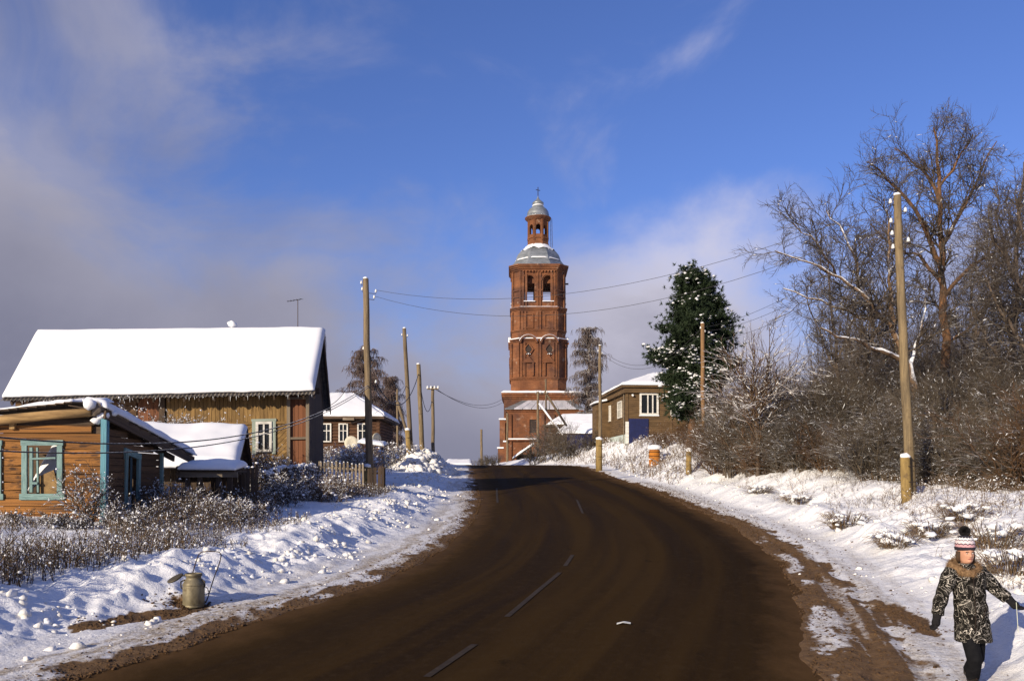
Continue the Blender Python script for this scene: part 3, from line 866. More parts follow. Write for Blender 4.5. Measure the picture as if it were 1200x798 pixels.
def build_tower():
    K = .14; Y0 = 140.0
    cx = (631.5 - 600) * K; cy = Y0 + 4.7
    zz = lambda py: CAMZ + (HOR - py) * (K if py > 308.8 else K * (cy / Y0))
    base = Vector((cx, cy, 3.2))
    T = thing('bell_tower', 'tall old red brick bell tower with two grey metal domes and a cross', 'bell tower', base)
    br = M['brick']
    def octa(a, c):        # a = half width, c = chamfer
        return [(-a + c, -a), (a - c, -a), (a, -a + c), (a, a - c), (a - c, a), (-a + c, a), (-a, a - c), (-a, -a + c)]
    def ring(mb, a0, c0, z0, a1, c1, z1):
        p0 = [(cx + x, cy + y, z0) for x, y in octa(a0, c0)]; p1 = [(cx + x, cy + y, z1) for x, y in octa(a1, c1)]
        mb.face_set(p0 + p1, [tuple(range(8))[::-1], tuple(range(8, 16))] + [(i, (i + 1) % 8, 8 + (i + 1) % 8, 8 + i) for i in range(8)])
        return mb
    def faces(a, c):
        """the eight wall frames: x along the wall, y inwards"""
        out = []
        for k in range(4):
            r = k * PI / 2
            out.append((frame((cx + a * math.sin(r), cy - a * math.cos(r), 0), r), 2 * (a - c), True))
            q = r + PI / 4; d = (a + a - c) / math.sqrt(2)
            out.append((frame((cx + d * math.sin(q), cy - d * math.cos(q), 0), q), c * math.sqrt(2), False))
        return out
    aB, aM, aA = 4.34, 4.48, 4.62; ch = 1.5
    # lower solid tiers
    t1 = ring(MB(), aA, ch, zz(470), aA - .06, ch, zz(398)).build('lower_tier', br, T)
    t2 = ring(MB(), aM, ch, zz(398.2), aM - .06, ch, zz(361)).build('middle_tier', br, T)
    # belfry: eight walls with open arches round a hollow room
    mb = MB(); z0, z1 = zz(361.2), zz(311)
    fs = faces(aB, ch)
    for F, wdt, main in fs:
        w = wdt / 2
        if main:
            arch_wall(mb, F, -w, w, z0, z1, 0, .85, [(-1.55, .86, zz(352.5), zz(328)), (1.55, .86, zz(352.5), zz(328))])
        else:
            arch_wall(mb, F, -w, w, z0, z1, .02, .8, [])
    mb.build('belfry_walls', br, T)
    ring(MB(), aB - .86, ch - .3, zz(356), aB - .86, ch - .3, zz(353)).build('belfry_floor', M['dark_wood'], T)
    ring(MB(), aB - .86, ch - .3, zz(330), aB - .86, ch - .3, zz(313)).build('belfry_vault', br, T)
    for sx in (-1.55, 1.55):
        mb = MB(); F = frame((cx + sx, cy - aB + .4, 0)); mb.box(F, -.86, .86, 0, .1, zz(343.2), zz(342.5)); mb.build('tie_bar', M['iron'], T)
    mb = MB(); mb.box(frame((cx, cy, 0)), -2.6, 2.6, -.1, .1, zz(333), zz(331.5)); mb.build('bell_beam', M['dark_wood'], T)
    # cornices and string courses: stepped rings, snow lying on the ledges
    def cornice(py0, py1, a, out, steps=3):
        mb = MB(); h = (zz(py1) - zz(py0)) / steps
        for i in range(steps):
            ring(mb, a + out * (i + 1) / steps, ch, zz(py0) + h * i, a + out * (i + 1) / steps, ch, zz(py0) + h * (i + 1) - .003)
        return mb.build('cornice', br, T)
    def ledge_snow(py, a, name='ledge_snow', h=.16):
        ring(MB(), a, ch, zz(py) + .004, a - .35, ch, zz(py) + h).build(name, M['snow'], T)
    cornice(316.5, 309.5, aB, .62, 4)
    cornice(364, 359.5, aB, .42); ledge_snow(359.4, aB + .38)
    cornice(401, 396.8, aM, .38); 
    cornice(444.5, 441.8, aA, .22, 2)
    cornice(388, 386, aM, .2, 2)
    for F, wdt, main in faces(aB, ch):
        w = wdt / 2
        for pb, pt in ((347.5, 346), (340, 338.6)):
            for xa_, xb_ in (((-w, -2.44), (-.66, .66), (2.44, w)) if main else ((-w, w),)):
                MB().box(F, xa_, xb_, -.19, .02, zz(pb), zz(pt)).build('string_course', br, T)
    cornice(461, 457, aA, .25, 2)
    rng = random.Random(3)
    for a, pyb, pyt, zl in ((aA, 441.6, 401.2, 0), (aM, 386, 364.2, 1), (aB, 359, 316.8, 2)):
        for F, wdt, main in faces(a, ch):
            if F.v.y < -.2: continue                     # the far sides carry no trim we can ever see
            w = wdt / 2
            cols = ([-w + .25, -w + .75, -.22, .22, w - .75, w - .25] if main else [-w + .22, w - .22])
            for xx in cols:
                MB().box(F, xx - .17, xx + .17, -.17, .01, zz(pyb) + .003, zz(pyt) - .003).build('pilaster', br, T)
            if main and zl == 0:
                for c in (-1.72, 1.72):
                    # round gable over each bay, a diamond window, a niche with a peaked head
                    arc = [(c + 1.5 * math.cos(PI - PI * i / 12), zz(402) + 1.35 * math.sin(PI * i / 12)) for i in range(13)]
                    mb = MB(); ms = MB()
                    for (ax, az), (bx, bz) in zip(arc, arc[1:]):
                        def sc(x, z, k): return (c + (x - c) * k, zz(402) + (z - zz(402)) * k)
                        i0, i1 = sc(ax, az, .8), sc(bx, bz, .8); o0, o1 = sc(ax, az, 1.05), sc(bx, bz, 1.05)
                        mb.hexa([F(i0[0], -.42, i0[1]), F(i1[0], -.42, i1[1]), F(i1[0], .02, i1[1]), F(i0[0], .02, i0[1]), F(ax, -.42, az), F(bx, -.42, bz), F(bx, .02, bz), F(ax, .02, az)])
                        if az + bz > 2 * zz(402) + .7:
                            ms.hexa([F(ax, -.4, az + .004), F(bx, -.4, bz + .004), F(bx, .02, bz + .004), F(ax, .02, az + .004), F(o0[0], -.3, o0[1]), F(o1[0], -.3, o1[1]), F(o1[0], .02, o1[1]), F(o0[0], .02, o0[1])])
                    mb.build('round_gable', br, T); ms.build('gable_snow', M['snow'], T)
                    z = zz(409.3)
                    mb = MB(); q = [(0, .85), (.36, .42), (.62, 0), (.36, -.42), (0, -.85), (-.36, -.42), (-.62, 0), (-.36, .42)]
                    mb.prism([F(c + x, -.03, z + y) for x, y in q], F.v * .05); fr = mb.build('diamond_window', M['iron'], T)
                    mb = MB()
                    for (ax, az), (bx, bz) in zip(q, q[1:] + q[:1]):
                        mb.hexa([F(c + ax, -.2, z + az), F(c + bx, -.2, z + bz), F(c + bx, .01, z + bz), F(c + ax, .01, z + az), F(c + ax * 1.4, -.2, z + az * 1.25), F(c + bx * 1.4, -.2, z + bz * 1.25), F(c + bx * 1.4, .01, z + bz * 1.25), F(c + ax * 1.4, .01, z + az * 1.25)])
                    mb.build('diamond_surround', br, T)
                    mb = MB(); mb.box(F, c - .34, c + .34, -.2, -.02, zz(415.2), zz(414)); mb.build('window_snow', M['snow'], T)
                    for xx in (c - .75, c + .75):
                        MB().box(F, xx - .13, xx + .13, -.24, .0, zz(440), zz(425)).build('niche_column', br, T)
                    mb = MB(); mb.prism([F(c - 1.05, -.28, zz(425)), F(c + 1.05, -.28, zz(425)), F(c + .55, -.28, zz(421.5)), F(c, -.28, zz(416.5)), F(c - .55, -.28, zz(421.5))], F.v * .28)
                    mb.build('niche_hood', br, T)
            if main and zl == 1:
                for c in (-1.72, 1.72):
                    mb = MB(); fx = .85
                    mb.box(F, c - fx, c - fx + .22, -.12, .01, zz(384.5), zz(367)); mb.box(F, c + fx - .22, c + fx, -.12, .01, zz(384.5), zz(367))
                    mb.box(F, c - fx + .22, c + fx - .22, -.118, .01, zz(368.6), zz(367)); mb.box(F, c - fx + .22, c + fx - .22, -.118, .01, zz(384.5), zz(383))
                    mb.build('panel_frame', br, T)
            if main and zl == 2:
                for c in (-1.55, 1.55):
                    mb = MB(); n = 10
                    arc = [(c + 1.02 * math.cos(PI - PI * i / n), zz(328) + 1.02 * math.sin(PI * i / n)) for i in range(n + 1)]
                    for (ax, az), (bx, bz) in zip(arc, arc[1:]):
                        def so_(x, z, k): return c + (x - c) * k, zz(328) + (z - zz(328)) * k
                        o0, o1 = so_(ax, az, 1.2), so_(bx, bz, 1.2)
                        mb.hexa([F(ax, -.12, az), F(bx, -.12, bz), F(bx, .01, bz), F(ax, .01, az), F(o0[0], -.12, o0[1]), F(o1[0], -.12, o1[1]), F(o1[0], .01, o1[1]), F(o0[0], .01, o0[1])])
                    mb.build('arch_moulding', br, T)
                    MB().box(F, c - .95, c + .95, -.3, .3, zz(353), zz(352.6) + .05).build('sill_snow', M['snow'], T)
                # corbels under the cornice
                for i in range(11):
                    xx = -w + .3 + i * (2 * w - .6) / 10
                    MB().box(F, xx - .12, xx + .12, -.32, -.0, zz(318.6), zz(316.6)).build('corbel', br, T)
    # kokoshnik ledge snow between the gables
    for F, wdt, main in faces(aM, ch):
        if F.v.y < -.2: continue
        w = wdt / 2
        MB().box(F, -w, w, -.36, -.0, zz(396.7), zz(396) + .06).build('ledge_snow', M['snow'], T)
    # first dome, flared octagon, snow round its top and its rim
    prof = [(309.4, 4.85), (308.7, 3.85), (305, 3.72), (301, 3.45), (297.5, 3.05), (294, 2.5), (291, 2.05), (289.5, 1.95)]
    mb = MB(); b = 0; pts = []
    for py, r in prof:
        for k in range(8):
            a = PI / 8 + k * PI / 4; pts.append((cx + r * 1.06 * math.cos(a), cy + r * 1.06 * math.sin(a), zz(py)))
    fc = [(i * 8 + k, i * 8 + (k + 1) % 8, (i + 1) * 8 + (k + 1) % 8, (i + 1) * 8 + k) for i in range(len(prof) - 1) for k in range(8)]
    mb.face_set(pts, fc + [tuple(range(8))[::-1]]); mb.build('belfry_dome', M['dome_metal'], T)
    def snowring(p, nm, n=24, jig=.0):
        mb = MB(); pts = []
        for i, (py, r) in enumerate(p):
            for k in range(n):
                a = 2 * PI * k / n; j = jig * (rng.random() - .5) if i == 0 else 0
                k8 = (a - PI / 8) % (PI / 4) - PI / 8
                oc = math.cos(PI / 8) / math.cos(k8)
                pts.append((cx + (r + .06) * 1.06 * oc * math.cos(a), cy + (r + .06) * 1.06 * oc * math.sin(a), zz(py) + j + .02))
        fc = [(i * n + k, i * n + (k + 1) % n, (i + 1) * n + (k + 1) % n, (i + 1) * n + k) for i in range(len(p) - 1) for k in range(n)]
        mb.face_set(pts, fc); return mb.build(nm, M['snow'], T, smooth=True)
    snowring([(296.3, 2.88), (293.4, 2.42), (290.6, 2.08), (288.6, 1.75)], 'dome_snow', 24, .9)
    snowring([(308.6, 3.9), (308.2, 3.88), (307.6, 3.82), (307.2, 3.76)], 'rim_snow', 24)
    # lantern with eight narrow arches
    def rfaces(r, n=8):
        out = []
        for k in range(n):
            q = k * 2 * PI / n; d = r * math.cos(PI / n)
            out.append((frame((cx + d * math.sin(q), cy - d * math.cos(q), 0), q), 2 * r * math.sin(PI / n)))
        return out
    mb = MB()
    for F, wd in rfaces(1.78):
        arch_wall(mb, F, -wd / 2, wd / 2, zz(290), zz(257.5), 0, .42, [(0, .37, zz(277), zz(268))], 6)
    mb.build('lantern_walls', br, T)
    for F, wd in rfaces(1.78):
        if F.v.y < -.2: continue
        for xx in (-wd / 2 + .1, wd / 2 - .1):
            MB().box(F, xx - .1, xx + .1, -.12, .02, zz(284), zz(260)).build('pilaster', br, T)
        MB().box(F, -wd / 2 + .02, wd / 2 - .02, -.16, .01, zz(281.5), zz(280)).build('string_course', br, T)
    MB().lathe((cx, cy, 0), [(1.9, zz(290)), (1.95, zz(288.5)), (1.8, zz(285))], 8).build('lantern_plinth', br, T)
    MB().lathe((cx, cy, 0), [(1.78, zz(260)), (2.0, zz(258.8)), (2.25, zz(257)), (2.25, zz(256.2)), (1.9, zz(255.6))], 16).build('lantern_cornice', br, T)
    mb = MB(); mb.lathe((cx, cy, 0), [(2.22, zz(256.1)), (1.95, zz(255)), (1.86, zz(252)), (1.78, zz(249)), (1.5, zz(246)), (1.02, zz(243.4)), (.85, zz(242.3)), (.88, zz(240.5))], 24).build('lantern_dome', M['dome_metal'], T, smooth=True)
    mb = MB(); mb.lathe((cx, cy, 0), [(.8, zz(241)), (.98, zz(239.3)), (.95, zz(238)), (.62, zz(236)), (.28, zz(234)), (.1, zz(231.5)), (.05, zz(229.5))], 20).build('onion_dome', M['dome_metal'], T, smooth=True)
    snowring([(255.7, 1.86), (254.6, 1.84), (253.6, 1.72)], 'rim_snow', 24)
    mb = MB(); mb.lathe((cx, cy, 0), [(.95, zz(242.2)), (1.02, zz(241.6)), (.86, zz(240.7))], 16).build('neck_snow', M['snow'], T, smooth=True)
    mb = MB(); F = frame((cx, cy, 0), .5)
    mb.box(F, -.045, .045, -.045, .045, zz(230), zz(219.5)); mb.box(F, -.42, -.046, -.04, .04, zz(223.4), zz(222.8)); mb.box(F, .046, .42, -.04, .04, zz(223.4), zz(222.8))
    mb.build('cross', M['iron'], T)
    # iron ladder hanging at the lantern, a beam end sticking out of the belfry
    mb = MB(); lx = cx + 2.18
    for s in (-.16, .16): mb.tube([(lx + s, cy - .3, zz(257)), (lx + s + .12, cy - .3, zz(291))], .03, 5)
    for i in range(22):
        z = zz(258 + i * 1.5); mb.tube([(lx - .16 + .005 * i, cy - .3, z), (lx + .16 + .005 * i, cy - .3, z)], .025, 4)
    mb.build('ladder', M['iron'], T)
    MB().tube([(cx + aB - .5, cy - 1, zz(327)), (cx + aB + .75, cy - 1, zz(327))], .14, 6).build('beam_end', M['dark_wood'], T)

    # the ground floor block and the low front with its sheet roof
    def rect_ring(mb, x0, x1, y0, y1, z0, z1, out=0.0):
        return mb.box(frame((cx, cy, 0)), x0 - out, x1 + out, y0 - out, y1 + out, z0, z1)
    bx0, bx1 = (588 - 631.5) * K, (680.5 - 631.5) * K
    b = rect_ring(MB(), bx0 + .35, bx1 - .35, -5.6, 5.6, 3.2, zz(468)).build('ground_floor', br, T)
    for o_, p0, p1 in ((.12, 468, 466), (.28, 465.98, 463.5), (.4, 463.48, 461)):
        rect_ring(MB(), bx0 + .35, bx1 - .35, -5.6, 5.6, zz(p0) + .002, zz(p1), o_).build('cornice', br, T)
    v, f = snow_sheet((cx + bx0 - .05, cy - 6.0, zz(461)), (cx + bx1 + .05, cy - 6.0, zz(461)), (cx + bx1 - 1.6, cy + 5.6, zz(455)), (cx + bx0 + 1.6, cy + 5.6, zz(455)), .35, 24, 10, 5)
    arr_obj('roof_snow', v, f, M['roof_snow'], T, ORG[T], True)
    fx0, fx1 = (592.5 - 631.5) * K, (682 - 631.5) * K
    rect_ring(MB(), fx0 + .3, fx1 - .3, -9.2, -5.62, 3.2, zz(483)).build('front_block', br, T)
    F = frame((cx, cy - 9.2, 0))
    rect_ring(MB(), fx0 + .3, fx1 - .3, -9.2, -5.63, zz(484.5), zz(483.2), .2).build('cornice', br, T)
    # sheet roof in standing panels
    roofz0, roofz1 = zz(482.3), zz(470.5)
    nP = 9; e0, e1 = fx0 - .15, fx1 + .15; r0, r1 = (612 - 631.5) * K, (668 - 631.5) * K
    for i in range(nP):
        t0, t1 = i / nP + .004, (i + 1) / nP - .004
        A = [Vector((cx + e0 + (e1 - e0) * t0, cy - 9.7, roofz0)), Vector((cx + e0 + (e1 - e0) * t1, cy - 9.7, roofz0)), Vector((cx + r0 + (r1 - r0) * t1, cy - 5.7, roofz1)), Vector((cx + r0 + (r1 - r0) * t0, cy - 5.7, roofz1))]
        MB().prism([A[0], A[1], A[2], A[3]], (0, 0, .12)).build('roof_panel', M['dome_metal'] if i in (0, 8) else M['roof_frost'], T)
    MB().prism([(cx + e0, cy - 9.7, roofz0), (cx + r0, cy - 5.7, roofz1), (cx + fx0 + .3, cy - 5.7, roofz0)], (.01, 0, 0)).build('roof_end', M['dome_metal'], T)
    # window in the front block, ledges, side steps and downpipe
    mb = MB(); wx = (624 - 631.5) * K * .935; F2 = frame((cx, cy - 9.2, 0))
    k2 = (cy - 9.2) / 1000.0; zf = lambda py: CAMZ + (HOR - py) * k2
    xf = lambda px: (px - 600) * k2 - cx
    mb.box(F2, xf(620.5), xf(628.5), -.06, .06, zf(507), zf(491.5)); w_ = mb.build('window', M['iron'], T)
    mb = MB(); mb.box(F2, xf(619.3), xf(620.5), -.2, .02, zf(508), zf(490)); mb.box(F2, xf(628.5), xf(629.7), -.2, .02, zf(508), zf(490)); mb.box(F2, xf(620.5), xf(628.5), -.198, .02, zf(491.5), zf(490)); mb.build('window_surround', br, T)
    mb = MB(); mb.box(F2, xf(593.5), xf(632), -.45, 0, zf(516.5), zf(515)); mb.build('string_course', br, T)
    mb = MB(); mb.box(F2, xf(593.5), xf(631), -.42, -.02, zf(514.98), zf(513.6)); mb.build('ledge_snow', M['snow'], T)
    for px0, px1, pb, pt in ((585.5, 592, 560, 492), (583.5, 589.5, 560, 525.5), (590.5, 594, 560, 518)):
        s = MB().box(F2, xf(px0), xf(px1), -.3 - (px0 - 583) * .02, 2.5 + (px0 - 583) * .05, zf(pb), zf(pt)).build('buttress', br, T)
        MB().box(F2, xf(px0) - .12, xf(px1) + .1, -.5 - (px0 - 583) * .02, 2.6, zf(pt) + .003, zf(pt - 1.6)).build('buttress_snow', M['snow'], T)
    mb = MB(); mb.box(F2, xf(602), xf(612), -.12, .02, zf(560), zf(524)); mb.build('blind_panel', br, T)
    for px in (595.5, 634, 646):
        MB().box(F2, xf(px), xf(px + 4), -.25, .01, zf(560), zf(485.5)).build('pilaster', br, T)


M['roof_frost'] = mat('frosted_sheet', (.62, .60, .64), (.42, .42, .45), (1.2, .3, 1.2), rough=.6)
build_tower()


# ------------------------------------------------------------------ little helpers for houses
def window(T, F, x0, x1, z0, z1, y=0.0, fw=.1, frame_mat='white_paint', bars=((.5,), (.5,)), glass='glass', deep=.05, name='window'):
    """frame boards, glass and glazing bars in the frame's plane, standing proud of the wall at depth y"""
    fm = M[frame_mat]
    mb = MB()
    mb.box(F, x0, x0 + fw, y - deep, y + .02, z0, z1); mb.box(F, x1 - fw, x1, y - deep, y + .02, z0, z1)
    mb.box(F, x0 + fw, x1 - fw, y - deep + .003, y + .02, z1 - fw, z1); mb.box(F, x0 + fw, x1 - fw, y - deep - .02, y + .02, z0, z0 + fw * .9)
    w = mb.build(name, fm, T)
    ix0, ix1, iz0, iz1 = x0 + fw, x1 - fw, z0 + fw * .9, z1 - fw
    xs = [ix0] + [ix0 + (ix1 - ix0) * t for t in bars[0]] + [ix1]; zs = [iz0] + [iz0 + (iz1 - iz0) * t for t in bars[1]] + [iz1]
    for i in range(len(xs) - 1):
        for j in range(len(zs) - 1):
            MB().box(F, xs[i], xs[i + 1] - .002, y - .005, y + .012, zs[j], zs[j + 1] - .002).build('pane', M[glass], w)
    bw = fw * .32
    for t in xs[1:-1]: MB().box(F, t - bw, t + bw, y - deep * .7, y - .006, iz0, iz1).build('glazing_bar', fm, w)
    for t in zs[1:-1]: MB().box(F, ix0, ix1, y - deep * .6, y - .007, t - bw, t + bw).build('glazing_bar', fm, w)
    return w


# ------------------------------------------------------------------ big wooden barn house, long snowy roof
def build_barn():
    rz = math.radians(8.0)                      # its right end stands a little farther off
    o = Vector((-.240 * 34.2, 34.2, 1.2))
    sh = .035
    F = frame(o, rz, sh)                        # x along the front (negative = left), y back
    T = thing('wooden_house', 'long weathered plank house under one big smooth snow roof', 'house', o)
    Lw = 10.9; dep = 7.8; ze = 4.62; zr_ = 2.72
    # walls behind the boards
    mb = MB(); mb.box(F, -Lw, -.02, .06, dep, -.6, ze); mb.build('wall', M['dark_wood'], T)
    nrm = -F.v
    # left part: squared logs
    for i in range(16):
        z = .3 + i * .27
        piece('log', M['brown_plank'], T, F(-Lw, .03, z), F(-6.5, .03, z), .255, .14, nrm)
    # red door leaf and dark post
    for i in range(4):
        x = -6.36 + i * .2
        piece('door_board', M['red_board'], T, F(x, .02, .5), F(x, .02, 4.25), .19, .06, nrm)
    piece('post', M['dark_wood'], T, F(-5.55, .0, .2), F(-5.55, .0, 4.4), .22, .16, nrm)
    # upright boards over herringbone boards
    zb = 3.2; x = -5.4
    rr = random.Random(5)
    while x < -.72:
        w = .155
        piece('board', M['yellow_board'], T, F(x + w / 2, .02, zb + rr.uniform(-.06, .02)), F(x + w / 2, .02, 4.22), w - .012, .05, nrm)
        x += w
    MB().box(F, -5.42, -.7, -.035, .02, zb - .10, zb - .0).build('rail', M['yellow_board'], T)
    def diag(x0, x1, z0, z1, sgn):
        w = .15; n = 0
        c = -4.0
        while c < 4.0:
            cx = (x0 + x1) / 2; cz = (z0 + z1) / 2
            d = (math.cos(PI / 4), sgn * math.sin(PI / 4)); nn = (-d[1], d[0])
            mid = (cx + nn[0] * c, cz + nn[1] * c)
            q = [(mid[0] + d[0] * a + nn[0] * b, mid[1] + d[1] * a + nn[1] * b) for a, b in ((-5, 0), (5, 0), (5, w - .014), (-5, w - .014))]
            q = clip_poly(q, x0, x1, z0, z1)
            if len(q) >= 3:
                MB().prism([F(a, .045 - rr.uniform(0, .02), b) for a, b in q], F.v * -.03).build('diagonal_board', M['yellow_board'], T)
            c += w
    wx0, wx1, wz0, wz1 = -1.99, -1.37, 2.0, 3.2
    diag(-5.4, wx0 - .15, .0, zb - .11, 1)
    diag(wx1 + .15, -.72, .0, zb - .11, 1)
    diag(wx0 - .14, wx1 + .14, .0, wz0 - .08, -1)
    wn = window(T, F, wx0, wx1, wz0, wz1, -.03, .10, 'white_paint', ((.5,), (.62,)), deep=.07)
    for s in (wx0 - .075, wx1 + .075):
        piece('window_casing', M['turquoise_grey'], T, F(s, -.03, wz0 - .1), F(s, -.03, wz1 + .08), .14, .06, nrm)
    piece('window_casing', M['turquoise_grey'], T, F(wx0 - .17, -.03, wz1 + .06), F(wx1 + .17, -.03, wz1 + .06), .10, .07, nrm)
    # corner: red boards inside a grey frame like a ladder
    for i in range(4):
        x = -.58 + i * .165
        piece('corner_board', M['red_board'], T, F(x, .0, .3), F(x, .0, 4.2), .155, .05, nrm)
    for x in (-.72, .02):
        piece('corner_post', M['grey_wood'], T, F(x, -.06, -.3), F(x, -.06, 4.3), .13, .12, nrm)
    for z in (1.2, 2.5, 4.1):
        piece('rung', M['grey_wood'], T, F(-.66, -.07, z), F(-.04, -.07, z), .09, .08, nrm)
    # gable end towards the road: upright dark boards
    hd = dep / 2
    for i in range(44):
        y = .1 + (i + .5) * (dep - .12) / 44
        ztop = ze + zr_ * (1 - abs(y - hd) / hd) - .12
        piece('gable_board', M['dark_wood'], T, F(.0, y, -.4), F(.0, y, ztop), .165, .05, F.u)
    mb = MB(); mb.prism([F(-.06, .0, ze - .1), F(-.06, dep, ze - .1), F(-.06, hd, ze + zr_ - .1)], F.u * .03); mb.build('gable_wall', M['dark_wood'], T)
    # eaves: soffit, rafter ends, corrugated sheets, icicles, snow
    ov = .62; slope = zr_ / hd
    for i in range(20):
        x = -Lw + .1 + i * (Lw + .1) / 19.5
        piece('rafter', M['dark_wood'], T, F(x, -ov, ze - ov * slope - .12), F(x, hd - .1, ze + zr_ - .2), .15, .07, F.u)
    piece('eaves_beam', M['dark_wood'], T, F(-Lw - .3, -.12, 4.36), F(.5, -.12, 4.36), .26, .18, nrm)
    xa, xb = -Lw - .25, .36
    def sheet(y0, z0, y1, z1, nm):
        n = int((xb - xa) / .075); mb = MB(); pts = []; fc = []
        for i in range(n + 1):
            x = xa + (xb - xa) * i / n; dz = .028 * (1 if i % 2 else -1)
            pts += [F(x, y0, z0 + dz), F(x, y1, z1 + dz), F(x, y0, z0 + dz - .012), F(x, y1, z1 + dz - .012)]
        for i in range(n):
            a = i * 4; b = a + 4
            fc += [(a, b, b + 1, a + 1), (a + 3, b + 3, b + 2, a + 2), (a, a + 2, b + 2, b)]
        mb.face_set(pts, fc); mb.build(nm, M['slate_sheet'], T)
    sheet(-ov - .08, ze - (ov + .08) * slope + .06, hd, ze + zr_ + .04, 'roof_sheet')
    sheet(dep + ov, ze - ov * slope + .06, hd + .01, ze + zr_ + .04, 'roof_sheet')
    zf_ = ze - ov * slope + .12
    v, f = snow_sheet(F(xa + .02, -ov, zf_), F(xb - .02, -ov, zf_), F(xb + .06, hd, ze + zr_ + .09), F(xa - .55, hd, ze + zr_ + .09), .30, 70, 30, 2, .3, .018, -.0)
    arr_obj('roof_snow', v, f, M['roof_snow'], T, ORG[T], True)
    v, f = snow_sheet(F(xb + .06, hd + .02, ze + zr_ + .09), F(xb - .02, dep + ov, zf_), F(xa + .02, dep + ov, zf_), F(xa - .55, hd + .02, ze + zr_ + .09), .26, 20, 30, 3, .3, .03)
    arr_obj('roof_snow', v, f, M['roof_snow'], T, ORG[T], True)
    v, f = blobs([F(-3.6, hd, ze + zr_ + .42)], [.24], .7); arr_obj('ridge_lump', v, f, M['snow'], T, ORG[T], True)
    mb = MB()
    for i in range(70):
        x = xa + .2 + rr.random() * (xb - xa - .3); l = .03 + .2 * rr.random() ** 3
        p = F(x, -ov - .06, ze - (ov + .06) * slope + .03)
        mb.tube([p, p + Vector((0, 0, -l))], [.014, .002], 4)
    ic = mb.build('icicles', M['ice'], T); ic['kind'] = 'stuff'
    # barge boards at the gable
    for s in (0, 1):
        ya, yb = (-ov, hd) if s == 0 else (dep + ov, hd)
        piece('barge_board', M['dark_wood'], T, F(xb - .03, ya, ze - ov * slope - .06), F(xb - .03, yb, ze + zr_ - .06), .2, .04, F.u)
    # thin aerial on the ridge
    p = P(349, 386, 38); A = thing('tv_aerial', 'thin television aerial mast on the ridge of the long snow roof', 'aerial', p - Vector((0, 0, .4)))
    t = P(349, 351, 38)
    MB().tube([p - Vector((0, 0, .4)), t], .018, 6).build('mast', M['iron'], A)
    mb = MB(); mb.tube([P(336.5, 353.5, 38), P(354, 350.5, 38.3)], .012, 5); mb.build('boom', M['iron'], A)
    for k in range(5):
        c = P(338 + k * 3.6, 353.3 - k * .6, 38 + .06 * k); mb = MB(); mb.tube([c + Vector((0, -.25, -.02)), c + Vector((.05, .25, .05))], .008, 4); mb.build('element', M['iron'], A)


M['turquoise_grey'] = mat('faded_turquoise', (.36, .43, .38), (.24, .27, .22), (1.5, 8, 8), vary=.1)
M['ice'] = mat('ice', (.75, .78, .8), rough=.15, spec=.5)
build_barn()


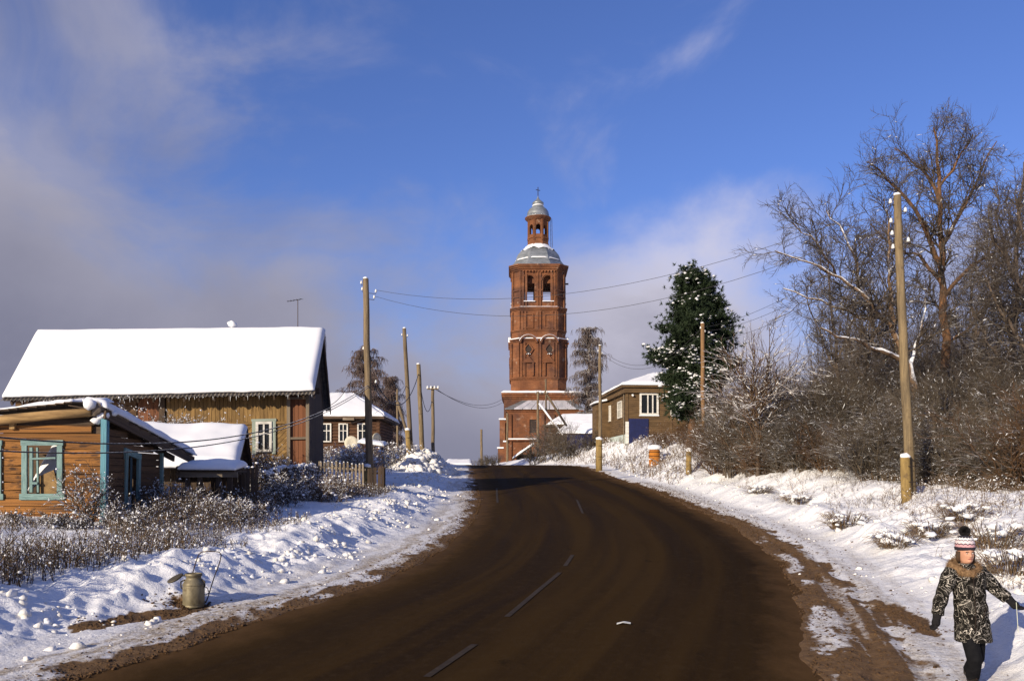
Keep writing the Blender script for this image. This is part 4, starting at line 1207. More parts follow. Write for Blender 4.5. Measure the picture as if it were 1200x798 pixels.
# ------------------------------------------------------------------ derelict orange plank cabin
def build_cabin():
    Y = 19.5; k = Y / FPX
    o = Vector((-.478 * Y, Y, .7)); F = frame(o)
    T = thing('derelict_cabin', 'derelict cabin of orange planks with its roof caved in and turquoise window frames', 'house', o)
    X = lambda px: (px - 122) * k
    Z = lambda py: CAMZ + (HOR - py) * k - o.z
    rr = random.Random(8)
    nrm = -F.v
    wins = [(27, 74.5, 516, 584.5), (-62, 3, 516, 584.5)]
    z = Z(622); ztop = Z(498); n = 13; h = (ztop - z) / n
    for i in range(n):
        a, b = z + i * h, z + (i + 1) * h; zc = (a + b) / 2
        cuts = [-3.9, X(-62) + .0, X(3), X(27.5), X(74), X(122) - .02]
        xs = [(X(-110), X(122) - .03)]
        if Z(584.5) < zc < Z(516):
            xs = [(X(-110), X(-60)), (X(2), X(28.5)), (X(73), X(122) - .03)]
        for x0, x1 in xs:
            if i == n - 1 and x1 > -.2: x1 -= .25
            d = rr.uniform(0, .02); tl = rr.uniform(-.012, .012)
            piece('plank', M['orange_plank'], T, F(x0, .02 - d, zc + tl), F(x1, .02 - d, zc - tl), h - .016, .06, nrm)
    # window surrounds, sashes; behind the left-open one tilted snow and a brown board
    for j, (p0, p1, q0, q1) in enumerate(wins):
        x0, x1, z0, z1 = X(p0), X(p1), Z(q1), Z(q0)
        w = thing_part('window', T, F((x0 + x1) / 2, 0, z0))
        for (a, b, wd) in (((x0 + .06, z0 + .12), (x0 + .06, z1 - .11), .12), ((x1 - .06, z0 + .12), (x1 - .06, z1 - .11), .12),
                           ((x0 - .02, z1 - .055), (x1 + .02, z1 - .055), .12), ((x0 - .05, z0 + .05), (x1 + .05, z0 + .05), .14)):
            piece('casing', M['turquoise'], w, F(a[0], -.045, a[1]), F(b[0], -.045, b[1]), wd, .05, nrm)
        if j == 0:
            piece('sash', M['turquoise'], w, F(x0 + .19, .0, z0 + .15), F(x0 + .19, .0, z1 - .16), .07, .05, nrm)
            piece('sash', M['turquoise'], w, F(x0 + .33, .03, z0 + .15), F(x0 + .31, .03, z1 - .16), .04, .04, nrm)
            piece('sash', M['turquoise'], w, F(x0 + .16, -.01, z1 - .42), F(x1 - .17, -.01, z1 - .40), .04, .05, nrm)
            piece('sash', M['turquoise'], w, F(x0 + .16, -.01, z0 + .36), F(x0 + .34, -.01, z0 + .36), .05, .04, nrm)
    # inside: dark back wall, floor, heap of snow fallen in with the roof
    mb = MB(); mb.box(F, -3.4, -.15, 2.2, 2.3, -.2, 2.0); mb.build('inner_wall', M['dark_wood'], T)
    mb = MB(); mb.box(F, -3.4, -.15, .1, 2.2, -.2, 0.0); mb.build('floor', M['dark_wood'], T)
    v, f = snow_sheet(F(X(18), .5, Z(576)), F(X(63), .5, Z(548)), F(X(82), 1.9, Z(500)), F(X(18), 1.9, Z(505)), .16, 20, 14, 4, .2, .03)
    arr_obj('fallen_snow', v, f, M['snow'], T, ORG[T], True)
    q = [(38, 560), (60, 550.5), (68, 580), (43, 588)]
    MB().prism([F(X(a), .10, Z(b)) for a, b in q], (0, .03, 0)).build('loose_board', M['loose_board'], T)
    mb = MB(); mb.prism([F(X(60), .35, Z(549)), F(X(71), .35, Z(533)), F(X(71), .35, Z(585)), F(X(64), .35, Z(575))], (0, .04, 0)); mb.build('loose_board', M['dark_wood'], T)
    # corner post, painted
    piece('corner_post', M['blue_post'], T, F(X(122.3), -.03, Z(612)), F(X(124), -.03, Z(491)), .13, .14, nrm)
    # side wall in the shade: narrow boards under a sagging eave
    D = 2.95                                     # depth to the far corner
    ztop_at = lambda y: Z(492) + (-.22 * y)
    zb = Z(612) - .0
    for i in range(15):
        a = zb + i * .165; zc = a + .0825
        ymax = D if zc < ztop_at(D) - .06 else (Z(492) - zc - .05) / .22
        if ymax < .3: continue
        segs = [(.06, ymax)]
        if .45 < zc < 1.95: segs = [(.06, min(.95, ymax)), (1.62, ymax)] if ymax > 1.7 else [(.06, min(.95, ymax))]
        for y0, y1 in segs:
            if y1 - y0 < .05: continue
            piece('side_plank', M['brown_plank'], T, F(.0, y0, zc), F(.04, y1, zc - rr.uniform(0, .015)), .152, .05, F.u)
    mb = MB(); mb.box(F, -.09, -.04, .1, .95, .0, ztop_at(.95) - .1); mb.box(F, -.09, -.04, 1.64, D, .0, ztop_at(D) - .05); mb.box(F, -.088, -.042, .95, 1.64, 2.0, ztop_at(1.64) - .06); mb.build('inner_lining', M['dark_wood'], T)
    mb = MB(); mb.box(F, X(-110), X(-60), .06, .1, .0, Z(500)); mb.box(F, X(2), X(28), .06, .1, .0, Z(500)); mb.box(F, X(74), X(119), .06, .1, .0, Z(500)); mb.box(F, X(28), X(74), .06, .1, .0, Z(583)); mb.box(F, X(28), X(74), .06, .1, Z(517), Z(500)); mb.build('inner_lining', M['dark_wood'], T)
    w = thing_part('doorway', T, F(.05, 1.28, .4))
    for a, b, wd in (((.92, .1), (.97, 2.02), .13), ((1.62, .1), (1.66, 1.86), .13), ((.9, 2.05), (1.75, 1.92), .15)):
        piece('casing', M['turquoise'], w, F(.05, a[0], a[1]), F(.07, b[0], b[1]), wd, .06, F.u)
    piece('door_leaf', M['blue_dark'], w, F(.0, 1.35, .1), F(.01, 1.38, 1.9), .5, .03, F.u + F.v * .4)
    piece('pale_board', M['white_paint'], w, F(.1, 1.05, .1), F(.1, 1.07, .95), .11, .02, F.u)
    piece('end_post', M['turquoise'], T, F(.06, D + .03, -.1), F(.08, D + .03, ztop_at(D) - .02), .11, .1, F.u)
    # roof: front beam, dark boards of the fallen roof behind it, snow on its upper edge
    MB().tube([F(X(-90), -.18, Z(503)), F(X(0), -.2, Z(493.5)), F(X(60), -.2, Z(487.5)), F(X(112), -.18, Z(483.5))], [.115, .115, .11, .10], 10).build('front_beam', M['beam_wood'], T, smooth=True)
    MB().box(F, X(-90), X(110), .0, .12, Z(498) + .003, Z(492)).build('wall_plate', M['dark_wood'], T)
    piece('beam_block', M['beam_wood'], T, F(X(17), -.06, Z(503)), F(X(17), -.06, Z(496)), .12, .1, nrm)
    # what is left of the roof: loose boards reaching in over the room, snow along their broken front edge
    for i in range(15):
        x0 = X(-80) + (X(84) - X(-80)) * (i + .5) / 15; zf = Z(480.5) + (x0 - X(0)) / X(85) * 0 + (X(0) - X(0))
        zf = Z(480.5 - (x0 - X(0)) / (X(85) - X(0)) * 10)
        piece('roof_board', M['dark_wood'], T, F(x0, .12 + rr.uniform(-.1, .1), zf), F(x0, 2.1, zf + .10), .20, .03, Vector((0, 0, 1)))
    mb = MB(); mb.box(F, X(-90), X(108), 2.1, 2.2, Z(500), Z(478)); mb.build('inner_wall', M['dark_wood'], T)
    v, f = snow_sheet(F(X(-90), .06, Z(489)), F(X(80), .06, Z(470.5)), F(X(86), 2.0, Z(469) + .12), F(X(-90), 2.0, Z(489) + .12), .07, 50, 10, 6, .10, .06, ragged=.16)
    arr_obj('roof_snow', v, f, M['roof_snow'], T, ORG[T], True)
    v, f = snow_sheet(F(X(-90), -.27, Z(497)), F(X(109), -.25, Z(482) - .01), F(X(109), -.10, Z(482) - .01), F(X(-90), -.12, Z(497)), .05, 40, 6, 7, .07, .02)
    arr_obj('beam_snow', v, f, M['snow'], T, ORG[T], True)
    piece('rafter', M['grey_snowy'], T, F(X(82), .9, Z(464)), F(X(104), -.1, Z(480)), .09, .08, nrm)
    # rolled snow cap at the broken corner and the log under it
    MB().tube([F(X(112), -.18, Z(478)), F(X(121), .3, Z(482)), F(X(126), .9, Z(489))], [.20, .16, .11], 10).build('log_end', M['grey_snowy'], T, smooth=True)
    v, f = blobs([F(X(111), -.2, Z(475)), F(X(116), .0, Z(475)), F(X(120), -.05, Z(489)), F(X(124), -.04, Z(487)), F(X(128), .2, Z(484)), F(X(114), -.06, Z(493))], [.19, .17, .11, .12, .10, .12], .75)
    arr_obj('corner_snow', v, f, M['snow'], T, ORG[T], True)
    # side eave, sagging, with a thick strip of snow
    e0, e1, e2 = F(X(126), -.15, Z(486)), F(.35, 2.2, ztop_at(2.2) + .13), F(.42, 4.35, ztop_at(4.35) + .12)
    for q, (a, b) in enumerate(((e0, e2),)):
        piece('eave_board', M['dark_wood'], T, a, b, .2, .05, F.u)
        piece('eave_board', M['dark_wood'], T, a + Vector((-.45, 0, .05)), b + Vector((-.55, 0, .05)), .16, .05, F.u)
    for i in range(9):
        c = e0.lerp(e2, (i + .5) / 9)
        piece('roof_board', M['dark_wood'], T, c + Vector((.02, 0, .10)), c + Vector((-.85, 0, .26)), .47, .03, Vector((.2, 0, 1)))
    v, f = snow_sheet(e0 + Vector((.08, 0, .13)), e2 + Vector((.10, 0, .13)), e2 + Vector((-.8, 0, .30)), e0 + Vector((-.5, 0, .3)), .17, 40, 10, 9, .14, .04)
    arr_obj('eave_snow', v, f, M['snow'], T, ORG[T], True)
    # porch leftovers behind the cabin
    piece('porch_beam', M['grey_snowy'], T, F(.25, 3.1, .55), F(1.5, 3.6, .95), .12, .12, nrm)


def thing_part(name, parent, at):
    o = bpy.data.objects.new(name, None); o.empty_display_size = .1; COL.objects.link(o)
    o.parent = parent; o.location = at - ORG[parent]; ORG[o] = Vector(at)
    return o


M['loose_board'] = mat('loose_board', (.30, .19, .08), (.18, .11, .05), (5, 5, 5), dark=((.07, .045, .03), 4, .66))
M['blue_dark'] = mat('dark_teal', (.07, .12, .14), (.04, .07, .08), (4, 4, 4))
M['grey_snowy'] = mat('snowy_wood', (.24, .19, .14), (.12, .09, .07), (3, 9, 9), snow=(.35, .7, 2.5))
build_cabin()


# ------------------------------------------------------------------ sheds and fences on the left
def build_shed():
    o = Vector((-8.72, 26.0, gz(-8.72, 26.0))); F = frame(o, math.radians(11))
    T = thing('plank_shed', 'low dark plank shed with a thick snow roof beside the caved-in cabin', 'shed', o)
    z = lambda py, Y: CAMZ + (HOR - py) * Y / FPX - o.z
    he = z(545, 25.4); hr = z(503, 28.0)
    for i in range(24):
        x = -4.4 + i * .19
        piece('wall_board', M['dark_wood'], T, F(x, .3, -.2), F(x, .3, he - .02), .17, .04, -F.v)
    for i in range(15):
        y = .35 + i * .2
        zt = he + (hr - he) * min(1, (y - .0) / 2.2) if y < 2.3 else hr - (y - 2.3) * .9
        piece('gable_board', M['dark_wood'], T, F(.12, y, -.2), F(.12, y, zt - .1), .185, .04, F.u)
    piece('rafter', M['grey_wood'], T, F(.32, -.4, he - .22), F(.32, 2.3, hr - .03), .12, .05, F.u)
    piece('rafter', M['dark_wood'], T, F(.32, 2.3, hr - .03), F(.32, 3.6, hr - 1.2), .12, .05, F.u)
    MB().prism([F(-4.8, -.4, he - .12), F(.4, -.4, he - .12), F(.4, 2.3, hr), F(-4.8, 2.3, hr)], (0, 0, .04)).build('roof_deck', M['dark_wood'], T)
    MB().prism([F(-4.8, 2.3, hr), F(.4, 2.3, hr), F(.4, 3.6, hr - 1.2), F(-4.8, 3.6, hr - 1.2)], (0, 0, .04)).build('roof_deck', M['dark_wood'], T)
    v, f = snow_sheet(F(-4.8, -.5, he - .08), F(.42, -.5, he - .08), F(.38, 2.35, hr + .045), F(-4.8, 2.35, hr + .045), .24, 40, 22, 12, .3, .04)
    arr_obj('roof_snow', v, f, M['roof_snow'], T, ORG[T], True)

    # crib of logs with its own snow cap in front of the shed
    o = Vector((-7.35, 23.2, gz(-7.35, 23.2))); F = frame(o, math.radians(5))
    T = thing('log_store', 'open lean-to of dark logs and posts capped by a rounded snow slab', 'lean-to', o)
    k = 23.2 / FPX; zz = lambda py: CAMZ + (HOR - py) * k - o.z; xx = lambda px: (px - 600) * k - o.x
    for px in (222, 236, 257, 270):
        piece('post', M['dark_wood'], T, F(xx(px), .0, -.3), F(xx(px), .0, zz(557)), .12, .12, -F.v)
    piece('beam', M['grey_wood'], T, F(xx(214), -.04, zz(556)), F(xx(279), -.04, zz(556)), .14, .12, -F.v)
    for i in range(3):
        MB().tube([F(xx(212 - i * .6), -.1 + i * .04, zz(549 + i * 6.5)), F(xx(224 + i * 4), 1.2, zz(549 + i * 6.5))], .075, 8).build('log', M['dark_wood'], T)
    MB().box(F, xx(213), xx(276), -.15, 1.4, zz(553) + .003, zz(551)).build('roof_deck', M['dark_wood'], T)
    v, f = snow_sheet(F(xx(213), -.22, zz(551) + .01), F(xx(278), -.22, zz(551.5) + .01), F(xx(276), 1.5, zz(545)), F(xx(216), 1.5, zz(545)), .22, 24, 14, 14, .28, .05)
    arr_obj('roof_snow', v, f, M['roof_snow'], T, ORG[T], True)
    for i in range(9):
        px = 238 + i * 4.6
        piece('back_board', M['dark_wood'], T, F(xx(px), 1.1, -.3), F(xx(px), 1.1, zz(556)), .095, .03, -F.v)
    piece('rail', M['grey_snowy'], T, F(xx(236), -.06, zz(585)), F(xx(262), -.06, zz(583)), .06, .05, -F.v)
    # broken ladder and poles leaning in the gap
    o = Vector((-8.35, 22.9, gz(-8.35, 22.9)))
    T = thing('broken_ladder', 'broken wooden ladder lying askew in the gap behind the cabin', 'ladder', o)
    for a, b in (((184, 592), (212, 572)), ((206, 573), (222, 600)), ((217, 571), (231, 597))):
        piece('rail', M['grey_snowy'], T, P(*a, 22.4), P(*b, 22.4), .085, .07, (0, -1, 0))
    for a, b in (((208, 579), (219, 577)), ((212, 588), (224, 586))):
        piece('rung', M['grey_snowy'], T, P(*a, 22.38), P(*b, 22.38), .05, .05, (0, -1, 0))

    # upright plank fence right of the shed
    def fence(name, label, pts, board, h0, mat_, snowt, hj=.08, gap=.02, rail=True, cat='fence', lean=.02, pointed=False):
        rr = random.Random(len(label))
        p0 = pts[0]; T = thing(name, label, cat, Vector((p0[0], p0[1], gz(p0[0], p0[1]))))
        for (x0, y0), (x1, y1) in zip(pts, pts[1:]):
            d = Vector((x1 - x0, y1 - y0, 0)); L = d.length; d.normalize(); n = Vector((d.y, -d.x, 0)); cnt = int(L / (board + gap))
            tops = []
            for i in range(cnt):
                q = Vector((x0, y0, 0)) + d * ((i + .5) * L / cnt); g = gz(q.x, q.y)
                h = h0 + rr.uniform(-hj, hj); ln = d * rr.uniform(-lean, lean) * h
                piece('board', M[mat_], T, Vector((q.x, q.y, g - .1)), Vector((q.x, q.y, g + h)) + ln, board, .025, n)
                tops.append((q.x + ln.x, q.y + ln.y, g + h + .015))
            if rail:
                for hh in (.25, .8):
                    a, b = Vector((x0, y0, gz(x0, y0) + h0 * hh)), Vector((x1, y1, gz(x1, y1) + h0 * hh))
                    piece('rail', M[mat_], T, a - n * .05, b - n * .05, .07, .04, n)
                for t in range(int(L / 2) + 1):
                    q = Vector((x0, y0, 0)) + d * min(L, t * 2.0); g = gz(q.x, q.y)
                    piece('post', M[mat_], T, Vector((q.x, q.y, g - .2)) - n * .1, Vector((q.x, q.y, g + h0)) - n * .1, .1, .1, n)
            if snowt:
                rg = np.random.default_rng(3)
                v, f = blobs(tops, rg.uniform(.6, 1.1, len(tops)) * snowt, .7, rg); 
                arr_obj('board_snow', v, f, M['snow'], T, ORG[T], True)['kind'] = 'stuff'
        return T
    fence('plank_fence', 'dark upright plank fence tipped with snow right of the low shed', [(-8.15, 25.0), (-7.7, 25.9)], .13, 1.25, 'dark_wood', .07)
    fence('plank_fence', 'dark board fence with a snowy top edge running from the shed to the long house', [(-7.7, 26.4), (-7.9, 29), (-7.75, 33.8)], .14, .95, 'dark_wood', .10)
    a = P(374, 552, 33.3); b = P(428, 560, 33.0); c = P(455, 556, 36)
    fence('picket_fence', 'weathered picket fence with white tipped pickets in front of the dark log house', [(a.x, a.y), (b.x, b.y)], .075, 1.15, 'grey_wood', .045, .05, .07)
    fence('board_fence', 'short close-boarded fence at the foot of the tall leaning pole', [(b.x + .15, b.y), (b.x + .75, b.y + .15), (c.x - .0, b.y + 1.4)], .12, .95, 'dark_wood', .0, .03, .008)


build_shed()


# ------------------------------------------------------------------ dark log house behind
def build_log_house():
    Y = 60.0; k = Y / FPX
    o = Vector((-9.45, Y, gz(-9.45, Y) - .3)); F = frame(o)
    T = thing('log_house', 'dark brown log house with a white snow hip roof and three white windows', 'house', o)
    X = lambda px: (px - 600) * k - o.x; Z = lambda py: CAMZ + (HOR - py) * k - o.z
    x0, x1 = X(338), X(443); ze = Z(491)
    MB().box(F, x0, x1, .1, 7, -.4, ze).build('wall', M['dark_wood'], T)
    mb = MB(); z = 0
    while z < ze - .1:
        mb.tube([F(x0 - .15, .1, z), F(x1 + .15, .1, z)], .125, 8); mb.tube([F(x1, -.05, z + .11), F(x1, 7, z + .11)], .125, 8); z += .225
    w = mb.build('log_courses', M['log_brown'], T); w['kind'] = 'stuff'
    for a, b, c, d in ((377.5, 388.5, 518, 496), (397, 408, 518, 496), (419, 431, 518, 496)):
        window(T, F, X(a), X(b), Z(c), Z(d), -.05, .09, 'white_paint', ((.5,), (.62,)), deep=.06)
    MB().box(F, x0 - .5, x1 + .5, -.5, 7.5, ze + .003, ze + .14).build('eaves', M['dark_wood'], T)
    rg = (x0 + x1) / 2
    ap0 = F(rg - .6, 3.2, Z(463) + .35); ap1 = F(rg + .6, 3.8, Z(463) + .35)
    C = [F(x0 - .55, -.55, ze + .15), F(x1 + .55, -.55, ze + .15), F(x1 + .55, 7.55, ze + .15), F(x0 - .55, 7.55, ze + .15)]
    for i, (a, b, c, d) in enumerate(((C[0], C[1], ap1, ap0), (C[1], C[2], ap1, ap1 + Vector((-.01, -.01, 0))), (C[2], C[3], ap0, ap1), (C[3], C[0], ap0, ap0 + Vector((.01, .01, 0))))):
        v, f = snow_sheet(a, b, c, d, .24, 24, 18, i, .25, .03); arr_obj('roof_snow', v, f, M['roof_snow'], T, ORG[T], True)
    MB().box(F, X(383), X(391), 4.2, 4.7, Z(463), Z(456.5)).build('chimney', M['brick'], T)
    MB().box(F, X(404), X(417), -.7, -.55, Z(493), Z(490)).build('gutter_board', M['grey_wood'], T)
    # two satellite dishes and a snowed-over well roof before it
    for (px, py, Yd, lab, r, rot) in ((411.5, 519, 58.6, 'round yellowish satellite dish on the dark log house, the larger lit one', .46, .15), (441.5, 514.5, 59.7, 'grey satellite dish seen edge-on at the corner of the dark log house', .42, .9)):
        c = P(px, py, Yd); D = thing('satellite_dish', lab, 'satellite dish', c - Vector((0, 0, .5)), 'satellite dishes')
        mb = MB(); n = 20; pts = [tuple(c + Vector((0, .12, 0)))]
        for rr_, dy in ((.5, .09), (1, 0)):
            for q in range(n):
                a = 2 * PI * q / n; pts.append(tuple(c + Vector((math.cos(a) * r * rr_ * math.cos(rot), dy + math.cos(a) * r * rr_ * math.sin(rot), math.sin(a) * r * rr_ * 1.05))))
        fc = [(0, 1 + q, 1 + (q + 1) % n) for q in range(n)] + [(1 + q, 1 + n + q, 1 + n + (q + 1) % n, 1 + (q + 1) % n) for q in range(n)]
        mb.face_set(pts, fc); d_ = mb.build('dish', M['dish'], D, smooth=True)
        md = d_.modifiers.new('solid', 'SOLIDIFY'); md.thickness = .02
        MB().tube([c + Vector((0, .14, -.05)), c + Vector((0, .3, -.55)), c + Vector((0, .5, -1.2))], .03, 6).build('mast', M['iron'], D)
        MB().tube([c + Vector((0, .02, -r)), c + Vector((0, -.5, -.1))], .014, 5).build('feed_arm', M['iron'], D)
    c = P(437, 527, 50); g = gz(c.x, c.y)
    Wl = thing('well_house', 'small gabled well cover under a slab of snow by the pole', 'well cover', Vector((c.x, c.y, g)))
    a, b = P(421, 519.5, 50), P(452, 523.5, 50)
    for q in (a, b): piece('post', M['dark_wood'], Wl, Vector((q.x + (.15 if q is a else -.2), 50, g - .1)), Vector((q.x + (.15 if q is a else -.2), 50, q.z)), .12, .12, (0, -1, 0))
    MB().prism([a + Vector((0, -.6, -.06)), b + Vector((0, -.6, -.06)), b + Vector((0, .7, .1)), a + Vector((0, .7, .1))], (0, 0, .05)).build('roof', M['dark_wood'], Wl)
    for q in range(8): piece('board', M['brown_plank'], Wl, Vector((a.x + .2 + q * .17, 50.1, g)), Vector((a.x + .2 + q * .17, 50.1, g + .75)), .15, .03, (0, -1, 0))
    v, f = snow_sheet(a + Vector((0, -.65, 0)), b + Vector((0, -.65, 0)), b + Vector((0, .7, .16)), a + Vector((0, .7, .16)), .2, 20, 10, 3, .2, .03); arr_obj('roof_snow', v, f, M['roof_snow'], Wl, ORG[Wl], True)


M['log_brown'] = mat('dark_logs', (.115, .055, .028), (.06, .03, .017), (1, 5, 5), bump=.3, bscale=6)
M['dish'] = mat('dish_paint', (.62, .58, .45), (.5, .46, .36), (2, 2, 2), rough=.5)
build_log_house()


# ------------------------------------------------------------------ brown board house on the right bank
def build_right_house():
    Y = 75.0; k = Y / FPX
    o = Vector(((735 - 600) * k, Y, 0)); g = gz(o.x, o.y); o.z = g - .6
    F = frame(o, math.radians(4.7))
    T = thing('board_house', 'brown board-clad house on the right bank with white windows and a blue panel below', 'house', o)
    k1 = k
    X = lambda px: (px - 735) * k1; Z = lambda py: CAMZ + (HOR - py) * k1 - o.z
    ze = Z(452); Lx = 6.6; dep = 10.2
    MB().box(F, .03, Lx, .03, dep, -1.5, ze).build('wall', M['dark_wood'], T)
    # cladding in narrow boards, front and left side, too fine to pick apart
    z = Z(508); mf = MB(); ml = MB(); rr = random.Random(2)
    while z < ze - .05:
        d = rr.uniform(0, .012)
        mf.box(F, .0, Lx, -.03 - d, .02, z, z + .16); ml.box(F, -.03 - d, .02, .02, dep, z, z + .16); z += .175
    mf.build('front_siding', M['brown_siding'], T)['kind'] = 'stuff'; ml.build('side_siding', M['brown_siding'], T)['kind'] = 'stuff'
    for x, y in ((-.04, -.05), (3.9, -.05)): MB().box(F, x - .1, x + .12, y - .04, y + .1, Z(510), ze - .1).build('corner_board', M['brown_siding'], T)
    window(T, F, X(749.5), X(772), Z(486), Z(460.5), -.055, .16, 'white_paint', ((.42, .74), ()), deep=.1)
    MB().box(F, X(749), X(772.5), -.16, -.0, Z(487.3), Z(486.1)).build('sill_snow', M['snow'], T)
    window(T, F, X(786), X(800), Z(486), Z(460.5), -.055, .16, 'white_paint', ((.5,), ()), deep=.1)
    # windows on the side
    Fs = frame(F(0, 0, 0), F.rz - PI / 2)
    def side_window(y0, y1, q0, q1): window(T, Fs, -y1, -y0, q0, q1, -.055, .12, 'white_paint', ((.33, .66), (.5,)), deep=.08)
    side_window(1.9, 3.7, Z(487.5), Z(467)); side_window(7.0, 8.2, Z(487.5), Z(467))
    # plinth: blue panel, pale plaster along the side
    MB().box(F, .12, X(760), -.12, .02, Z(520), Z(490.5)).build('blue_panel', M['blue_paint'], T)
    MB().box(F, -.16, .11, -.15, .02, Z(520), Z(494)).build('white_post', M['white_paint'], T)
    MB().box(F, -.1, .02, .03, dep, Z(522), Z(508.5)).build('plaster_plinth', M['pale_blue'], T)
    MB().tube([F(-.12, .8, Z(520)), F(-.12, .8, Z(450))], .05, 6).build('downpipe', M['grey_wood'], T)
    v, f = blobs([F(X(741), -.2, Z(463.5))], [.12], 1.0); arr_obj('wall_lamp', v, f, M['porcelain'], T, ORG[T], True)
    # roof: cornice, hipped snow
    MB().box(F, -.55, Lx + .5, -.55, dep + .5, ze - .16, ze + .0).build('eaves', M['brown_siding'], T)
    MB().box(F, -.3, Lx, -.3, dep + .3, ze - .62, ze - .163).build('frieze', M['brown_siding'], T)
    C = [F(-.65, -.65, ze + .01), F(Lx + .6, -.65, ze + .01), F(Lx + .6, dep + .6, ze + .01), F(-.65, dep + .6, ze + .01)]
    rz_ = ze + 1.45; a0 = F(Lx / 2, 3.2, rz_); a1 = F(Lx / 2, dep - 3.2, rz_)
    for i, (a, b, c, d) in enumerate(((C[0], C[1], a0 + Vector((.01, 0, 0)), a0), (C[1], C[2], a1, a0), (C[2], C[3], a1 + Vector((-.01, 0, 0)), a1), (C[3], C[0], a0, a1))):
        v, f = snow_sheet(a, b, c, d, .2, 24, 16, i + 20, .2, .03); arr_obj('roof_snow', v, f, M['roof_snow'], T, ORG[T], True)
    # annexe at the far left corner
    MB().box(F, -1.3, -.0, dep - 2.4, dep - .02, -1, Z(462)).build('annexe', M['brown_siding'], T)
    v, f = snow_sheet(F(-1.6, dep - 2.7, Z(464)), F(.2, dep - 2.7, Z(459)), F(.2, dep, Z(459)), F(-1.6, dep, Z(464)), .2, 12, 8, 4, .2, .03); arr_obj('annexe_snow', v, f, M['snow'], T, ORG[T], True)


M['brown_siding'] = mat('brown_siding', (.15, .092, .042), (.085, .052, .025), (.8, .8, 5), bump=.2, bscale=5, coords='Object')
build_right_house()


# ------------------------------------------------------------------ far low roofs beside the tower, lean-to, far roof on the left
def far_buildings():
    Y = 112.0; k = Y / FPX
    def at(px, py, Yd=Y): return P(px, py, Yd)
    b = at(672, 520); T = thing('low_shed', 'long low outbuilding with a two-stepped snow roof right of the tower', 'shed', Vector((b.x, b.y, gz(b.x, b.y) - .5)))
    z0 = ORG[T].z
    F = frame((0, Y, 0)); x = lambda px: (px - 600) * k; z = lambda py: CAMZ + (HOR - py) * k
    MB().box(F, x(655), x(712), .6, 5, z0, z(508)).build('wall', M['log_brown'], T)
    v, f = snow_sheet(at(652, 508, Y), at(712, 508, Y), at(712, 496, Y + 3.4), at(664, 496, Y + 3.4), .25, 20, 12, 5, .25, .03); arr_obj('roof_snow', v, f, M['roof_snow'], T, ORG[T], True)
    MB().box(F, x(640), x(706), 4.2, 8, z0, z(496)).build('wall', M['log_brown'], T)
    v, f = snow_sheet(at(640, 498, Y + 4), at(700, 497, Y + 4), at(702, 486, Y + 8), at(660, 486, Y + 8), .25, 20, 12, 6, .25, .03); arr_obj('roof_snow', v, f, M['roof_snow'], T, ORG[T], True)
    MB().prism([at(636, 497.5, Y + 3.9), at(700, 496.5, Y + 3.9), at(700, 499, Y + 3.9), at(636, 500, Y + 3.9)], (0, .2, 0)).build('fascia', M['dark_wood'], T)
    # boarded fence with a blue stretch
    Yf = 96.0; b = at(680, 520, Yf); T = thing('blue_fence', 'dark blue board fence below the low snow roofs beside the tower', 'fence', Vector((b.x, b.y, gz(b.x, b.y))))
    n = 42
    for i in range(n):
        px = 654 + i * 1.22; p = at(px, 509.5 - (i % 3) * .15, Yf); q = Vector((p.x, p.y, ORG[T].z - .6))
        piece('board', M['blue_paint'] if i > 8 else M['dark_wood'], T, q, p, .112, .03, (0, -1, 0))
    piece('rail', M['dark_wood'], T, at(654, 512, Yf + .06), at(706, 512, Yf + .06), .1, .05, (0, -1, 0))
    # lean-to at the tower's foot
    Yl = 118.0; b = at(614, 543, Yl)
    T = thing('lean_to', 'small dark lean-to with a slanting snow roof at the foot of the tower', 'lean-to', Vector((b.x, b.y, gz(b.x, b.y) - .3)))
    pa, pb = at(600.5, 537, Yl), at(626, 519.5, Yl)
    for px in (606, 612, 622): 
        t = (px - 600.5) / 25.5; p = pa.lerp(pb, t); piece('post', M['dark_wood'], T, Vector((p.x, Yl + .1, ORG[T].z)), p + Vector((0, .1, -.1)), .25, .2, (0, -1, 0))
    MB().box(frame((0, Yl + 1.2, 0)), at(607, 0, Yl).x, at(626, 0, Yl).x, 0, 1.5, ORG[T].z, at(0, 532, Yl).z).build('wall', M['dark_wood'], T)
    MB().prism([pa + Vector((0, -.8, -.25)), pb + Vector((0, -.8, -.25)), pb + Vector((0, 2.4, -.25)), pa + Vector((0, 2.4, -.25))], (0, 0, .15)).build('roof', M['dark_wood'], T)
    v, f = snow_sheet(pa + Vector((0, -.9, -.09)), pb + Vector((0, -.9, -.09)), pb + Vector((0, 2.5, -.09)), pa + Vector((0, 2.5, -.09)), .3, 16, 10, 2, .25, .03); arr_obj('roof_snow', v, f, M['roof_snow'], T, ORG[T], True)
    # far roof seen over the crest, left of the road
    Yr = 118.0; b = at(537, 545, Yr)
    T = thing('far_house', 'far low house of which only the snowy roof shows over the road crest', 'house', Vector((b.x, b.y, gz(b.x, b.y) - 1.5)))
    MB().box(frame((0, Yr, 0)), at(523, 0, Yr).x, at(551, 0, Yr).x, .4, 5, ORG[T].z, at(0, 544.5, Yr).z).build('wall', M['log_brown'], T)
    v, f = snow_sheet(at(519, 545, Yr), at(553, 544.5, Yr), at(552, 538.8, Yr + 4), at(525, 538.8, Yr + 4), .2, 16, 10, 2, .2, .03); arr_obj('roof_snow', v, f, M['roof_snow'], T, ORG[T], True)
    MB().prism([at(553, 544.5, Yr + .1), at(552.4, 539, Yr + 4), at(553.2, 544.5, Yr + 8)], (.05, 0, 0)).build('gable', M['dark_wood'], T)


far_buildings()

